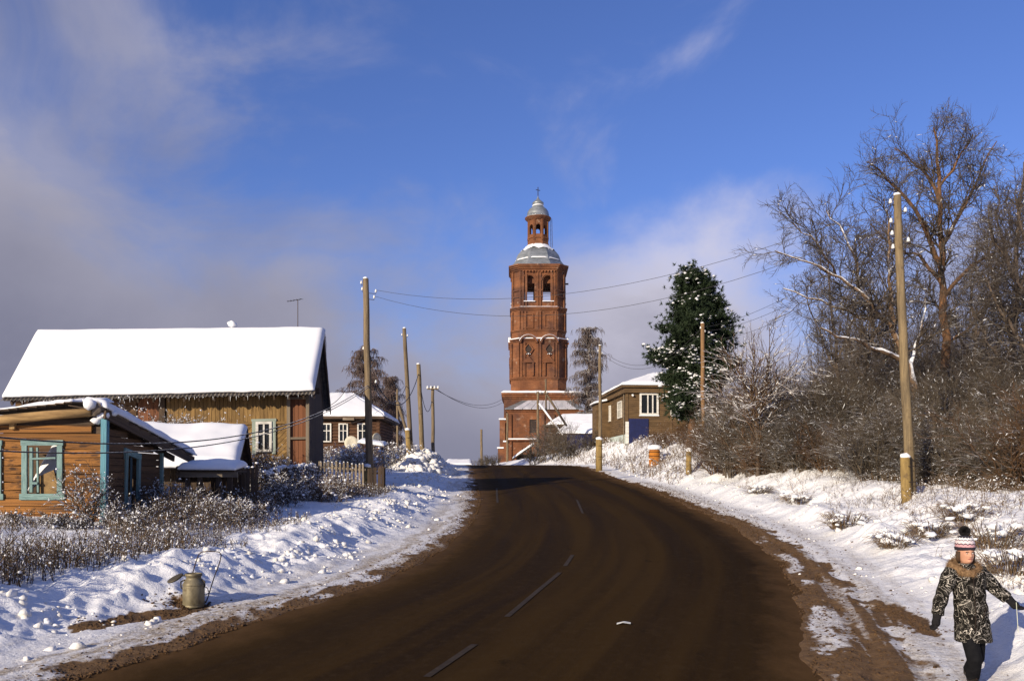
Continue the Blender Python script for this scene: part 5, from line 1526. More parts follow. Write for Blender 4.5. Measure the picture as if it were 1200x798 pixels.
# ------------------------------------------------------------------ branches
def rot_dir(d, ang, rng):
    """unit vector at angle ang from d, random azimuth"""
    x, y, z = d
    a = (0, 0, 1) if abs(z) < .8 else (1, 0, 0)
    ux, uy, uz = y * a[2] - z * a[1], z * a[0] - x * a[2], x * a[1] - y * a[0]
    l = math.sqrt(ux * ux + uy * uy + uz * uz); ux /= l; uy /= l; uz /= l
    vx, vy, vz = y * uz - z * uy, z * ux - x * uz, x * uy - y * ux
    t = rng.random() * 2 * PI; c, s = math.cos(t), math.sin(t); ca, sa = math.cos(ang), math.sin(ang)
    return (x * ca + (ux * c + vx * s) * sa, y * ca + (uy * c + vy * s) * sa, z * ca + (uz * c + vz * s) * sa)


def branch(out, rng, p, d, L, r, lev, spec):
    """spec: per level dict(n segments, kids, ang, ratio, wob, up, rr, tmin)"""
    s = spec[lev]; n = s['n']; pts = [p]; dirs = [d]
    for i in range(n):
        w = s['wob']; x = d[0] + rng.gauss(0, w); y = d[1] + rng.gauss(0, w); z = d[2] + rng.gauss(0, w) + s['up']
        l = math.sqrt(x * x + y * y + z * z) or 1; d = (x / l, y / l, z / l)
        p = (p[0] + d[0] * L / n, p[1] + d[1] * L / n, p[2] + d[2] * L / n); pts.append(p); dirs.append(d)
    tip = s.get('tip', .35)
    out.append((lev, pts, [r * (1 - (1 - tip) * i / n) for i in range(n + 1)]))
    if lev + 1 < len(spec):
        sprout(out, rng, pts, r, L, lev, spec)


def sprout(out, rng, pts, r, L, lev, spec, kids=None, tmin=None):
    s = spec[lev]; c = spec[lev + 1]; n = len(pts) - 1
    k = kids if kids is not None else s['kids']
    k = max(0, int(round(k * rng.uniform(.8, 1.2))))
    for j in range(k):
        t = (tmin if tmin is not None else s.get('tmin', .25)); t = t + (1 - t) * (j + rng.random()) / max(k, 1)
        f = t * n; i = min(int(f), n - 1); q = f - i
        a, b = pts[i], pts[i + 1]
        p = tuple(a[m] + (b[m] - a[m]) * q for m in range(3))
        d = tuple(b[m] - a[m] for m in range(3)); l = math.sqrt(sum(v * v for v in d)) or 1; d = tuple(v / l for v in d)
        d2 = rot_dir(d, math.radians(c['ang']) * rng.uniform(.7, 1.3), rng)
        branch(out, rng, p, d2, L * c['ratio'] * (1.2 - .6 * t) * rng.uniform(.7, 1.2), max(r * c['rr'] * (1.1 - .5 * t), c['rmin']), lev + 1, spec)


def link_tree(name, label, cat, base, out, trunk_mat, twig_mat, cut=1, group=None, sides=6, names=('trunk', 'crown'), snowy=0):
    T = thing(name, label, cat, base, group)
    a = [(p, r) for l, p, r in out if l < cut]; b = [(p, r) for l, p, r in out if l >= cut]
    if a:
        v, f = tubes(a, sides); arr_obj(names[0], v, f, trunk_mat, T, base, True)
    if b:
        v, f = tubes(b, 3); arr_obj(names[1], v, f, twig_mat, T, base)
        if snowy:
            v, f = snow_on([q for q in a + b], snowy, 7, 1.1, .008); arr_obj('branch_snow', v, f, M['snow'], T, base, True)['kind'] = 'stuff'
    return T


def limb_from_px(pix, Y, r0, r1, dy=0.0):
    n = len(pix)
    pts = [tuple(P(px, py, Y + dy * i / max(n - 1, 1))) for i, (px, py) in enumerate(pix)]
    # finer, slightly crooked
    out = []
    rg = random.Random(int(pix[0][0] * 7 + pix[-1][1]))
    for a, b in zip(pts, pts[1:]):
        for k in range(3):
            t = k / 3; j = .10 if k else .05
            out.append(tuple(a[m] + (b[m] - a[m]) * t + rg.uniform(-j, j) for m in range(3)))
    out.append(pts[-1]); m = len(out) - 1
    return out, [r0 + (r1 - r0) * (i / m) ** .8 for i in range(m + 1)]


SPEC_TREE = [dict(n=6, kids=10, ang=40, ratio=.5, wob=.08, up=.05, rr=.4, rmin=.03, tmin=.3),
             dict(n=5, kids=8, ang=48, ratio=.55, wob=.14, up=.05, rr=.45, rmin=.018, tmin=.15),
             dict(n=4, kids=10, ang=46, ratio=.55, wob=.22, up=.04, rr=.5, rmin=.014, tmin=.08),
             dict(n=3, kids=7, ang=45, ratio=.55, wob=.18, up=.03, rr=.6, rmin=.011, tmin=.08),
             dict(n=2, kids=0, ang=42, ratio=.5, wob=.2, up=.02, rr=.7, rmin=.0085)]


def px_tree(name, label, Y, base_px, limbs, bark, seed, kids2=(8, 6), snowlimbs=(), lens=1.0, spec=SPEC_TREE, dens=1.25):
    """a tree whose main limbs follow given lines; twigs are grown on them"""
    rng = random.Random(seed); out = []
    b = P(*base_px, Y); g = gz(b.x, b.y); base = Vector((b.x, b.y, g))
    trunk = []
    for i, (pix, r0, r1, dy, kids) in enumerate(limbs):
        pts, rad = limb_from_px(pix, Y, r0 * 1.15, r1 * 1.3, dy)
        if i == 0: pts[0] = (pts[0][0], pts[0][1], g - .2)
        trunk.append((0, pts, rad)); out.append((0, pts, rad))
        L = sum((Vector(a) - Vector(c)).length for a, c in zip(pts, pts[1:]))
        kids = int(kids * dens)
        for j in range(kids):
            t = (.35 if i == 0 else .15) + (.85 if i else .65) * (j + rng.random()) / kids
            t = min(t, .999); f = t * (len(pts) - 1); q = int(f); a, c = pts[q], pts[q + 1]
            d = tuple(c[m] - a[m] for m in range(3)); l = math.sqrt(sum(v * v for v in d)); d = tuple(v / l for v in d)
            d2 = rot_dir(d, math.radians(rng.uniform(30, 65)), rng)
            d2 = (d2[0], d2[1], d2[2] + .25); l = math.sqrt(sum(v * v for v in d2)); d2 = tuple(v / l for v in d2)
            branch(out, rng, a, d2, lens * rng.uniform(1.0, 2.9) * (1.25 - .5 * t), max(rad[q] * .4, .02), 2, spec)
    return link_tree(name, label, 'tree', base, out, bark, M['twig'], 1, snowy=.012)


def build_trees():
    px_tree('bare_tree', 'tallest bare tree on the right bank, its rusty trunk standing behind the leaning pole', 40, (1108, 540), [
        ([(1109, 560), (1108, 500), (1107, 420), (1105, 340), (1103, 280), (1100, 225), (1098, 175), (1094, 150)], .27, .03, 0, 12),
        ([(1105, 318), (1080, 262), (1052, 222), (1017, 190)], .12, .025, -1.5, 9),
        ([(1104, 290), (1126, 248), (1146, 212), (1168, 166)], .11, .02, 1.5, 9),
        ([(1101, 236), (1082, 200), (1048, 174)], .08, .02, 1.0, 8),
        ([(1100, 222), (1122, 190), (1140, 158)], .07, .02, -1.0, 7),
        ([(1106, 348), (1138, 312), (1172, 292), (1200, 286)], .10, .02, -1.2, 8),
        ([(1105, 335), (1078, 300), (1052, 292), (1020, 262)], .09, .02, 1.2, 8),
        ([(1107, 405), (1140, 380), (1165, 345)], .09, .02, 1.5, 7)], M['bark_orange'], 11, dens=1.4)
    px_tree('bare_tree', 'broken bare tree whose long snow-covered limbs reach out left towards the road', 34, (1074, 560), [
        ([(1076, 570), (1072, 500), (1067, 440), (1056, 405), (1036, 372), (1012, 346), (985, 326), (950, 308), (908, 294)], .19, .022, -.5, 15),
        ([(1064, 428), (1042, 416), (1018, 407), (990, 396), (962, 384)], .13, .03, -1.5, 6),
        ([(1050, 392), (1044, 345), (1040, 300), (1043, 262), (1036, 232)], .09, .018, .5, 10),
        ([(1014, 348), (1004, 310), (990, 276), (968, 246)], .07, .018, .8, 9),
        ([(1036, 372), (1006, 372), (962, 352), (918, 338)], .07, .018, 1.4, 8),
        ([(980, 324), (958, 286), (930, 262)], .05, .016, -.6, 7),
        ([(1066, 430), (1080, 390), (1084, 350)], .09, .02, .9, 7)], M['bark_snowy'], 12, lens=1.0, dens=1.5)
    px_tree('bare_tree', 'dense bare tree at the right edge with many fine upright branches', 37, (1186, 560), [
        ([(1184, 575), (1186, 480), (1188, 400), (1190, 320), (1196, 250), (1200, 190)], .2, .03, 0, 14),
        ([(1188, 400), (1170, 350), (1160, 300), (1158, 240)], .09, .02, 1, 10),
        ([(1190, 330), (1172, 270), (1166, 222)], .07, .02, -1, 9),
        ([(1190, 350), (1215, 290), (1230, 220)], .09, .02, .6, 8),
        ([(1187, 440), (1155, 400), (1140, 360)], .08, .02, -.6, 8)], M['bark_grey'], 13)
    px_tree('bare_tree', 'slender bare tree behind the thicket, left of the broken snowy tree', 48, (985, 545), [
        ([(986, 560), (985, 480), (980, 400), (972, 330), (968, 290)], .13, .02, 0, 14),
        ([(984, 440), (960, 390), (945, 345)], .06, .016, 1, 9),
        ([(982, 420), (1002, 370), (1010, 330)], .06, .016, -1, 9)], M['bark_grey'], 14)
    px_tree('bare_tree', 'thin forked bare tree standing between the two big trees on the right', 43, (1140, 560), [
        ([(1142, 560), (1140, 480), (1143, 400), (1138, 340), (1146, 290)], .13, .02, 0, 12),
        ([(1142, 430), (1120, 380), (1112, 330)], .06, .016, 1, 8),
        ([(1143, 400), (1160, 350), (1172, 310)], .06, .016, -1, 8)], M['bark_grey'], 15)
    px_tree('bare_tree', 'dark many-branched bare tree leaning into the frame at the far right edge', 32, (1222, 560), [
        ([(1224, 590), (1222, 480), (1216, 380), (1204, 300), (1190, 230)], .18, .025, 0, 15),
        ([(1220, 440), (1190, 390), (1165, 350), (1150, 318)], .08, .02, 1, 11),
        ([(1214, 360), (1185, 320), (1160, 262)], .07, .02, -1, 11)], M['bark_grey'], 17)
    px_tree('bare_tree', 'crooked bare tree rising out of the thicket beside the leaning pole', 45, (1030, 560), [
        ([(1030, 560), (1026, 490), (1018, 430), (1022, 380), (1010, 335)], .13, .02, 0, 13),
        ([(1022, 460), (1000, 420), (985, 380)], .06, .016, 1, 9),
        ([(1020, 400), (1045, 360), (1060, 320)], .06, .016, -1, 9)], M['bark_grey'], 16)

    # birches: upright limbs, hanging fine twigs
    def birch(label, Y, px, pyb, pyt, seed, mat_t, half, lean=0):
        rng = random.Random(seed); b = P(px, pyb, Y); g = gz(b.x, b.y); base = Vector((b.x, b.y, g)); H = CAMZ + (HOR - pyt) * Y / FPX - g
        out = []; n = 10
        tr = [(b.x + lean * (i / n) ** 1.5 + rng.uniform(-.05, .05), b.y, g - .2 + (H * .96 + .2) * i / n) for i in range(n + 1)]
        out.append((0, tr, [.24 * (1 - .88 * i / n) * Y / 100 * 1.1 for i in range(n + 1)]))
        wmax = half * Y / FPX
        for j in range(90):
            t = .14 + .84 * (j + rng.random()) / 90; i = min(int(t * n), n - 1)
            p = tuple(tr[i][m] + (tr[i + 1][m] - tr[i][m]) * (t * n - i) for m in range(3))
            az = rng.random() * 2 * PI; L = wmax * (1.2 - .75 * abs(t - .42) * 1.5) * rng.uniform(.35, 1.1)
            pts = []; q = p; el = rng.uniform(.5, 1.0)
            for s in range(6):
                pts.append(q); e = el - s * .32
                q = (q[0] + math.cos(az) * math.cos(e) * L / 5, q[1] + math.sin(az) * math.cos(e) * L / 5, q[2] + math.sin(e) * L / 5)
            out.append((1, pts, [.045 * Y / 100 * (1.2 - .17 * s) for s in range(6)]))
            for m in range(28):
                f = rng.uniform(.15, 1) * 4.99; i2 = int(f); a, c = pts[i2], pts[i2 + 1]; w = f - i2
                s0 = tuple(a[u] + (c[u] - a[u]) * w for u in range(3)); ln = rng.uniform(.5, 1.9) * Y / 100
                az2 = rng.random() * 2 * PI; k = rng.uniform(.2, .95)
                tw = [s0]
                for s in range(3): tw.append((tw[-1][0] + math.cos(az2) * k * ln / 3 * (1 - s * .3), tw[-1][1] + math.sin(az2) * k * ln / 3 * (1 - s * .3), tw[-1][2] + ln / 3 * (.35 - .65 * s)))
                out.append((2, tw, [.022 * Y / 100, .02 * Y / 100, .017 * Y / 100, .013 * Y / 100]))
                for s in range(2):
                    e0 = tw[rng.choice((1, 2))]; out.append((2, [e0, (e0[0] + rng.uniform(-.3, .3), e0[1] + rng.uniform(-.3, .3), e0[2] - rng.uniform(.2, .9) * Y / 100)], [.022 * Y / 100, .014 * Y / 100]))
        link_tree('birch_tree', label, 'tree', base, out, M['birch_bark'], M[mat_t], 1)
    birch('weeping birch white with frost right of the bell tower', 128, 688, 500, 376, 3, 'birch_frost', 32, .4)
    birch('brownish bare birch with hanging twigs behind the dark log house', 84, 434, 545, 404, 4, 'birch_twig', 46, -.5)
    birch('smaller bare birch beside the poles, right of the dark log house', 90, 459, 545, 438, 5, 'birch_twig', 16, -.3)

    # bushes far off by the crest
    rng = random.Random(9)
    for i, (px, py, Y, h, lab) in enumerate(((576, 546, 112, 1.5, 'low far bush at the road crest left of the tower'), (566, 546, 116, 1.2, 'far bush beside the lone pole at the road crest'),
                                           (640, 545, 92, 4.6, 'brown bush in front of the tower under the braced poles'), (655, 540, 88, 3.7, 'brown bush between the tower and the low snowy roofs'),
                                           (628, 545, 94, 2.0, 'low brown bush beside the lean-to at the tower'), (668, 528, 84, 1.6, 'snow-flecked bush before the blue fence'), (690, 522, 82, 1.7, 'thin dark bush in front of the low snowy roof'))):
        b = P(px, py, Y); base = Vector((b.x, b.y, gz(b.x, b.y))); out = []
        for s in range(26):
            d = (rng.gauss(0, .45), rng.gauss(0, .45), 1); l = math.sqrt(sum(v * v for v in d))
            branch(out, rng, (base.x + rng.gauss(0, .5), base.y + rng.gauss(0, .5), base.z - .05), tuple(v / l for v in d), h * rng.uniform(.6, 1.05), .03, 0, SPEC_FARBUSH)
        v, f = tubes([(p, r) for l, p, r in out], 3)
        tag(arr_obj('bare_bush', v, f, M['twig_brown'], None, base), lab, 'bush', 'bushes near the tower')


SPEC_FARBUSH = [dict(n=4, kids=8, ang=30, ratio=.5, wob=.1, up=.03, rr=.6, rmin=.02, tmin=.15), dict(n=3, kids=4, ang=35, ratio=.5, wob=.14, up=.02, rr=.6, rmin=.016), dict(n=2, kids=0, ang=38, ratio=.5, wob=.15, up=0, rr=.7, rmin=.014)]
M['bark_snowy'] = mat('bark_snowy', (.24, .15, .085), (.11, .07, .045), (5, 5, 5), bump=.5, bscale=12, snow=(.05, .35, .9))
build_trees()


# ------------------------------------------------------------------ the pine
def build_pine():
    Y = 58.0; rng = random.Random(21); rg = np.random.default_rng(21)
    b = P(808, 500, Y); g = gz(b.x, b.y); base = Vector((b.x, b.y, g))
    T = thing('pine_tree', 'tall dark green pine with snow on its boughs beside the brown board house', 'tree', base)
    k = Y / FPX; zt = CAMZ + (HOR - 309) * k
    tr = [(P(815 - 8 * (1 - t) + 6 * math.sin(t * 3), 0, Y).x, Y, g - .2 + (zt - g - .3) * t) for t in np.linspace(0, 1, 14)]
    v, f = tubes([(tr, [.26 * (1 - .85 * i / 13) for i in range(14)])], 8); arr_obj('trunk', v, f, M['bark_orange'], T, base, True)
    # how far the crown reaches left and right at each row of the photograph
    rows = [308, 320, 335, 350, 370, 385, 400, 415, 435, 455, 475, 495]
    lf = [812, 797, 787, 784, 778, 762, 752, 768, 760, 772, 782, 795]; rt = [822, 830, 839, 846, 850, 853, 858, 868, 862, 850, 838, 826]
    polys = []; tufts = []; ups = []
    for i in range(250):
        py = 321 + 168 * ((i + rng.random()) / 250) ** .9
        x0 = np.interp(py, rows, lf); x1 = np.interp(py, rows, rt)
        t = (CAMZ + (HOR - py) * k - g) / (zt - g)
        tx = np.interp(t, np.linspace(0, 1, 14), [q[0] for q in tr])
        az = rng.random() * 2 * PI; cx = math.cos(az)
        reach = ((x1 - 600) * k - tx) if cx > 0 else (tx - (x0 - 600) * k)
        reach = max(.5, reach) * rng.uniform(.5, 1.0) * float(.62 + .6 * vn(np.array(az * 1.1 + 9), np.array(py * .05), 5))
        z = CAMZ + (HOR - py) * k; el = rng.uniform(-.15, .4); pts = []; q = (tx, Y, z - .2 * reach)
        for s in range(6):
            pts.append(q); e = el + s * .05
            q = (q[0] + cx * math.cos(e) * reach / 5, q[1] + math.sin(az) * math.cos(e) * reach / 5 , q[2] + math.sin(e) * reach / 5)
        polys.append((pts, [.05 * (1.15 - .18 * s) for s in range(6)]))
        for m in range(int(12 + 16 * reach)):
            f_ = (1.0 + 3.98 * rng.random() ** .7); i2 = int(f_); w = f_ - i2; a, c = pts[i2], pts[i2 + 1]
            s0 = [a[u] + (c[u] - a[u]) * w for u in range(3)]
            d = (cx * .5 + rng.gauss(0, .6), math.sin(az) * .5 + rng.gauss(0, .6), .1 + rng.gauss(0, .28)); ln = rng.uniform(.25, .75)
            e0 = (s0[0] + d[0] * ln, s0[1] + d[1] * ln, s0[2] + d[2] * ln)
            polys.append(([s0, e0], [.018, .012]))
            tufts.append(e0); ups.append(d); tufts.append(tuple(s0[u] + (e0[u] - s0[u]) * .55 for u in range(3))); ups.append(d)
    v, f = tubes([p for p in polys if len(p[0]) == 6], 4); arr_obj('boughs', v, f, M['bark_grey'], T, base)
    C = np.array(tufts); U = np.array(ups); U /= np.linalg.norm(U, axis=1, keepdims=True)
    n = len(C); m = 13
    D = U[:, None] * .55 + rg.normal(0, .55, (n, m, 3)); D[..., 2] += .22; D /= np.linalg.norm(D, axis=2, keepdims=True)
    ln = rg.uniform(.16, .30, (n, m, 1)); side = np.cross(D, rg.normal(0, 1, (n, m, 3))); side /= np.linalg.norm(side, axis=2, keepdims=True); side *= .028
    p0 = C[:, None] + D * .02; tip = p0 + D * ln
    V = np.stack([p0 - side, p0 + side, tip], 2).reshape(-1, 3)
    arr_obj('crown', V, np.arange(len(V)).reshape(-1, 3), M['needles'], T, base)
    # snow caught on the upper side of some boughs, more on the lower left
    sel = rg.random(n) < np.clip(.16 + .6 * ((C[:, 2] - g) / (zt - g) < .52) * (C[:, 0] < tr[4][0] + .8) + .05 * (C[:, 0] < tr[4][0]), 0, 1)
    nz = vn(C[:, 0] * 1.6, C[:, 2] * 2.6, 3) > .50
    sel &= nz
    cs = C[sel] + np.array([0, -.06, .16]); v, f = blobs(cs, rg.uniform(.05, .15, len(cs)), .45, rg, .6)
    arr_obj('crown_snow', v, f, M['snow'], T, base, True)['kind'] = 'stuff'


build_pine()


# ------------------------------------------------------------------ thicket on the right
SPEC_SHRUB = [dict(n=6, kids=9, ang=26, ratio=.42, wob=.07, up=.02, rr=.55, rmin=.009, tmin=.22), dict(n=4, kids=5, ang=34, ratio=.5, wob=.13, up=.02, rr=.6, rmin=.0065, tmin=.15), dict(n=2, kids=0, ang=36, ratio=.5, wob=.16, up=0, rr=.7, rmin=.005)]
SPEC_BUSHY = [dict(n=5, kids=13, ang=38, ratio=.40, wob=.12, up=.02, rr=.55, rmin=.008, tmin=.1), dict(n=3, kids=6, ang=42, ratio=.5, wob=.2, up=.0, rr=.6, rmin=.006, tmin=.1), dict(n=2, kids=0, ang=40, ratio=.5, wob=.2, up=0, rr=.7, rmin=.005)]
SPEC_ARCH = [dict(n=8, kids=12, ang=34, ratio=.38, wob=.06, up=-.085, rr=.5, rmin=.012, tmin=.2), dict(n=4, kids=4, ang=38, ratio=.5, wob=.12, up=-.03, rr=.6, rmin=.008, tmin=.15), dict(n=2, kids=0, ang=36, ratio=.5, wob=.16, up=0, rr=.7, rmin=.006)]


def shrub_proto(h, stems, spread, seed, spec, r0=.022, foot=.45):
    rng = random.Random(seed); out = []
    for s in range(stems):
        az = rng.random() * 2 * PI; tl = abs(rng.gauss(0, spread)); d = (math.cos(az) * tl, math.sin(az) * tl, 1); l = math.sqrt(sum(v * v for v in d))
        fr = foot * math.sqrt(rng.random())
        branch(out, rng, (math.cos(az) * fr, math.sin(az) * fr, -.15), tuple(v / l for v in d), h * rng.uniform(.6, 1.05), r0 * rng.uniform(.6, 1.2), 0, spec)
    return out


def build_thicket():
    protos = []
    for i, (h, st, sp, spec, mt) in enumerate(((3.6, 24, .22, SPEC_SHRUB, 'twig_brown'), (4.4, 22, .2, SPEC_SHRUB, 'twig'), (3.0, 26, .32, SPEC_BUSHY, 'twig_brown'), (2.4, 26, .4, SPEC_BUSHY, 'twig_red'), (4.0, 24, .26, SPEC_SHRUB, 'twig_brown'), (5.0, 20, .2, SPEC_SHRUB, 'twig'))):
        out = shrub_proto(h, st, sp, 40 + i, spec)
        t = thing('bare_shrub', 'x', 'shrub', (0, 0, 0))
        v, f = tubes([(p, r) for l, p, r in out if l == 0], 4); arr_obj('stems', v, f, M['twig'] if mt == 'twig' else M[mt], t, (0, 0, 0))
        v, f = tubes([(p, r) for l, p, r in out if l > 0], 3); arr_obj('twigs', v, f, M[mt], t, (0, 0, 0))
        v, f = snow_on([(p, r) for l, p, r in out], .03, i, 1.15, .004); arr_obj('branch_snow', v, f, M['snow'], t, (0, 0, 0), True)['kind'] = 'stuff'
        protos.append([t, h, False, mt])
    rng = random.Random(77)
    labs = {'twig': 'grey-brown bare shrub', 'twig_brown': 'brown bare shrub', 'twig_red': 'low rusty bare shrub'}
    lab = {'twig': 'grey-brown bare shrub in the dense thicket on the right bank', 'twig_brown': 'brown bare shrub in the dense thicket on the right bank', 'twig_red': 'low rusty bare shrub at the foot of the thicket on the right bank'}
    def put(i, px, py, Y, hh, row='at the front edge'):
        p = protos[i]; x = (px - 600) / FPX * Y; z = gz(x, Y)
        o = p[0] if not p[2] else copy_tree(p[0]); p[2] = True
        s = hh / p[1]; o.location = (x, Y, z); o.scale = (s * rng.uniform(.95, 1.25), s * rng.uniform(.95, 1.25), s); o.rotation_euler = (0, 0, rng.random() * 6.28)
        sec = 'left of the broken snowy tree' if px < 930 else 'between the broken tree and the leaning pole' if px < 1060 else 'right of the leaning pole'
        o['label'] = '%s, %s, %s' % (labs[p[3]], row, sec); o['group'] = 'shrubs of the thicket on the right bank'
    # front edge: from the snowy shrub tree along the bank to the right border of the frame
    for j in range(23):
        px = 838 + j * 19.5 + rng.uniform(-7, 7); Y = np.interp(px, [830, 900, 1000, 1100, 1230], [45, 38, 31, 26.5, 22.5]) + rng.uniform(-.5, 1.2)
        put(rng.choice((2, 3, 0, 2)), px, 0, Y, rng.uniform(1.7, 2.9) * (1.25 if px < 900 else 1))
    for j in range(29):
        px = 838 + j * 15.5 + rng.uniform(-8, 8); Y = np.interp(px, [830, 900, 1000, 1100, 1230], [49, 43, 36, 31, 27]) + rng.uniform(-1, 1.8)
        put(rng.choice((0, 2, 4, 1, 0)), px, 0, Y, rng.uniform(3.0, 4.3), 'mid-thicket')
    for j in range(26):
        px = 850 + j * 15 + rng.uniform(-8, 8); Y = np.interp(px, [830, 900, 1000, 1100, 1230], [55, 50, 43, 38, 33]) + rng.uniform(-1.5, 3)
        put(rng.choice((1, 4, 5, 0)), px, 0, Y, np.interp(px, [850, 900, 1000, 1100, 1200], [3.6, 3.9, 4.1, 4.5, 4.5]) * rng.uniform(.8, 1.12), 'deep inside')
    for j in range(14):
        px = 905 + j * 24 + rng.uniform(-8, 8); Y = np.interp(px, [830, 1000, 1230], [62, 54, 44]) + rng.uniform(0, 4)
        put(rng.choice((1, 5, 5)), px, 0, Y, rng.uniform(5.0, 6.6) * (.74 if px < 1040 else 1), 'at the back')
    # rusty low ones under the snowy shrub tree and at the house
    for px, Y, hh in ((850, 44, 1.9), (866, 42, 1.6), (835, 47, 2.2), (905, 38, 1.6), (822, 53, 2.0), (800, 60, 1.7), (776, 63, 1.5)):
        put(3, px, 0, Y, hh, 'at the rusty foot')
    # the shrub tree with arching snow-laden branches
    def arching(name, label, px, Y, h, seed, n, sc=1.0, spread=.5):
        x = (px - 600) / FPX * Y; g = gz(x, Y); base = Vector((x, Y, g)); rg = random.Random(seed); out = []
        tr = [(x, Y, g - .2), (x + .03, Y, g + h * .2), (x - .05, Y + .05, g + h * .42), (x + .02, Y, g + h * .6)]
        out.append((0, tr, [.10 * sc, .085 * sc, .07 * sc, .05 * sc]))
        for j in range(n):
            t = rg.random(); i = min(int((.35 + .65 * t) * 3), 2); p = tuple(tr[i][m] + (tr[i + 1][m] - tr[i][m]) * rg.random() for m in range(3))
            az = rg.random() * 2 * PI; tl = rg.uniform(.15, .8); d = (math.cos(az) * tl, math.sin(az) * tl, 1); l = math.sqrt(sum(v * v for v in d))
            branch(out, rg, p, tuple(v / l for v in d), h * rg.uniform(.45, .8), .042 * sc, 0, SPEC_ARCH)
        out = [(1 if k else 0, p, r) for k, (l, p, r) in enumerate(out)]
        link_tree(name, label, 'shrub', base, out, M['bark_grey'], M['twig_snowy'], 1, snowy=.2)
    arching('snowy_shrub', 'small shrub tree with arching branches thick with snow, left end of the thicket', 888, 37.5, 5.4, 5, 20, 1.0)
    arching('snowy_shrub', 'snow-laden arching shrub beside the slim brown pole in front of the pine', 848, 43, 3.6, 6, 12, .8)
    # a far mass behind everything on the right
    rng = random.Random(5); polys = []
    for j in range(900):
        px = rng.uniform(960, 1420); Y = rng.uniform(58, 85); x = (px - 600) / FPX * Y; z = gz(x, Y) if j % 8 == 0 else z
        p = (x, Y, z - .2); d = (rng.gauss(0, .1), rng.gauss(0, .1), 1); out = []
        branch(out, rng, p, d, rng.uniform(4, 8), .04, 0, SPEC_FAR); polys += [(q, r) for l, q, r in out]
    v, f = tubes(polys, 3); tag(arr_obj('far_thicket', v, f, M['twig']), 'mass of far bare saplings closing the view behind the thicket', 'thicket', kind='stuff')


SPEC_FAR = [dict(n=4, kids=8, ang=28, ratio=.36, wob=.05, up=.02, rr=.5, rmin=.016, tmin=.2), dict(n=3, kids=3, ang=36, ratio=.5, wob=.13, up=.02, rr=.6, rmin=.012, tmin=.15), dict(n=2, kids=0, ang=36, ratio=.5, wob=.16, up=0, rr=.7, rmin=.01)]
build_thicket()


# ------------------------------------------------------------------ weeds and snowy bushes
def weed_mass(name, label, xs, ys, hs, mat_, lean, twigs, snowp, seed, blob=(.016, .05), r0=.006, flop=.0):
    rng = random.Random(seed); zs = ground(np.array(xs), np.array(ys))[0]; polys = []; tips = []
    for x, y, z, h in zip(xs, ys, zs, hs):
        az = rng.random() * 2 * PI; l = abs(rng.gauss(0, lean)) * h; sx, sy = math.cos(az) * l, math.sin(az) * l
        pts = []
        for i in range(5):
            t = i / 4; pts.append((x + sx * t ** 1.6, y + sy * t ** 1.6, z - .05 + (h + .05) * (t - flop * t * t * .6)))
        polys.append((pts, [r0 * (1.2 - .7 * i / 4) for i in range(5)]))
        if rng.random() < snowp: tips.append(pts[-1])
        for k in range(twigs):
            i = rng.randrange(1, 4); a = pts[i]; q = rng.random() * 2 * PI; L = h * rng.uniform(.12, .34); e = rng.uniform(.1, 1.1)
            b = (a[0] + math.cos(q) * math.cos(e) * L, a[1] + math.sin(q) * math.cos(e) * L, a[2] + math.sin(e) * L); m = ((a[0] + b[0]) / 2, (a[1] + b[1]) / 2, (a[2] + b[2]) / 2 + L * .05)
            polys.append(([a, m, b], [r0 * .75, r0 * .65, r0 * .5]))
            if rng.random() < snowp: tips.append(b)
    v, f = tubes(polys, 3)
    o = tag(arr_obj(name, v, f, M[mat_]), label, 'weeds', kind='stuff')
    v, f = snow_on(polys, .16, seed, 1.4, .006)
    arr_obj('weed_snow', v, f, M['snow'], o, (0, 0, 0), True)['kind'] = 'stuff'
    if tips:
        rg = np.random.default_rng(seed); r = blob[0] + (blob[1] - blob[0]) * rg.random(len(tips)) ** 2.2
        v, f = blobs(np.array(tips), r, .75, rg, .3)
        arr_obj('weed_snow', v, f, M['snow'], o, (0, 0, 0), True)['kind'] = 'stuff'


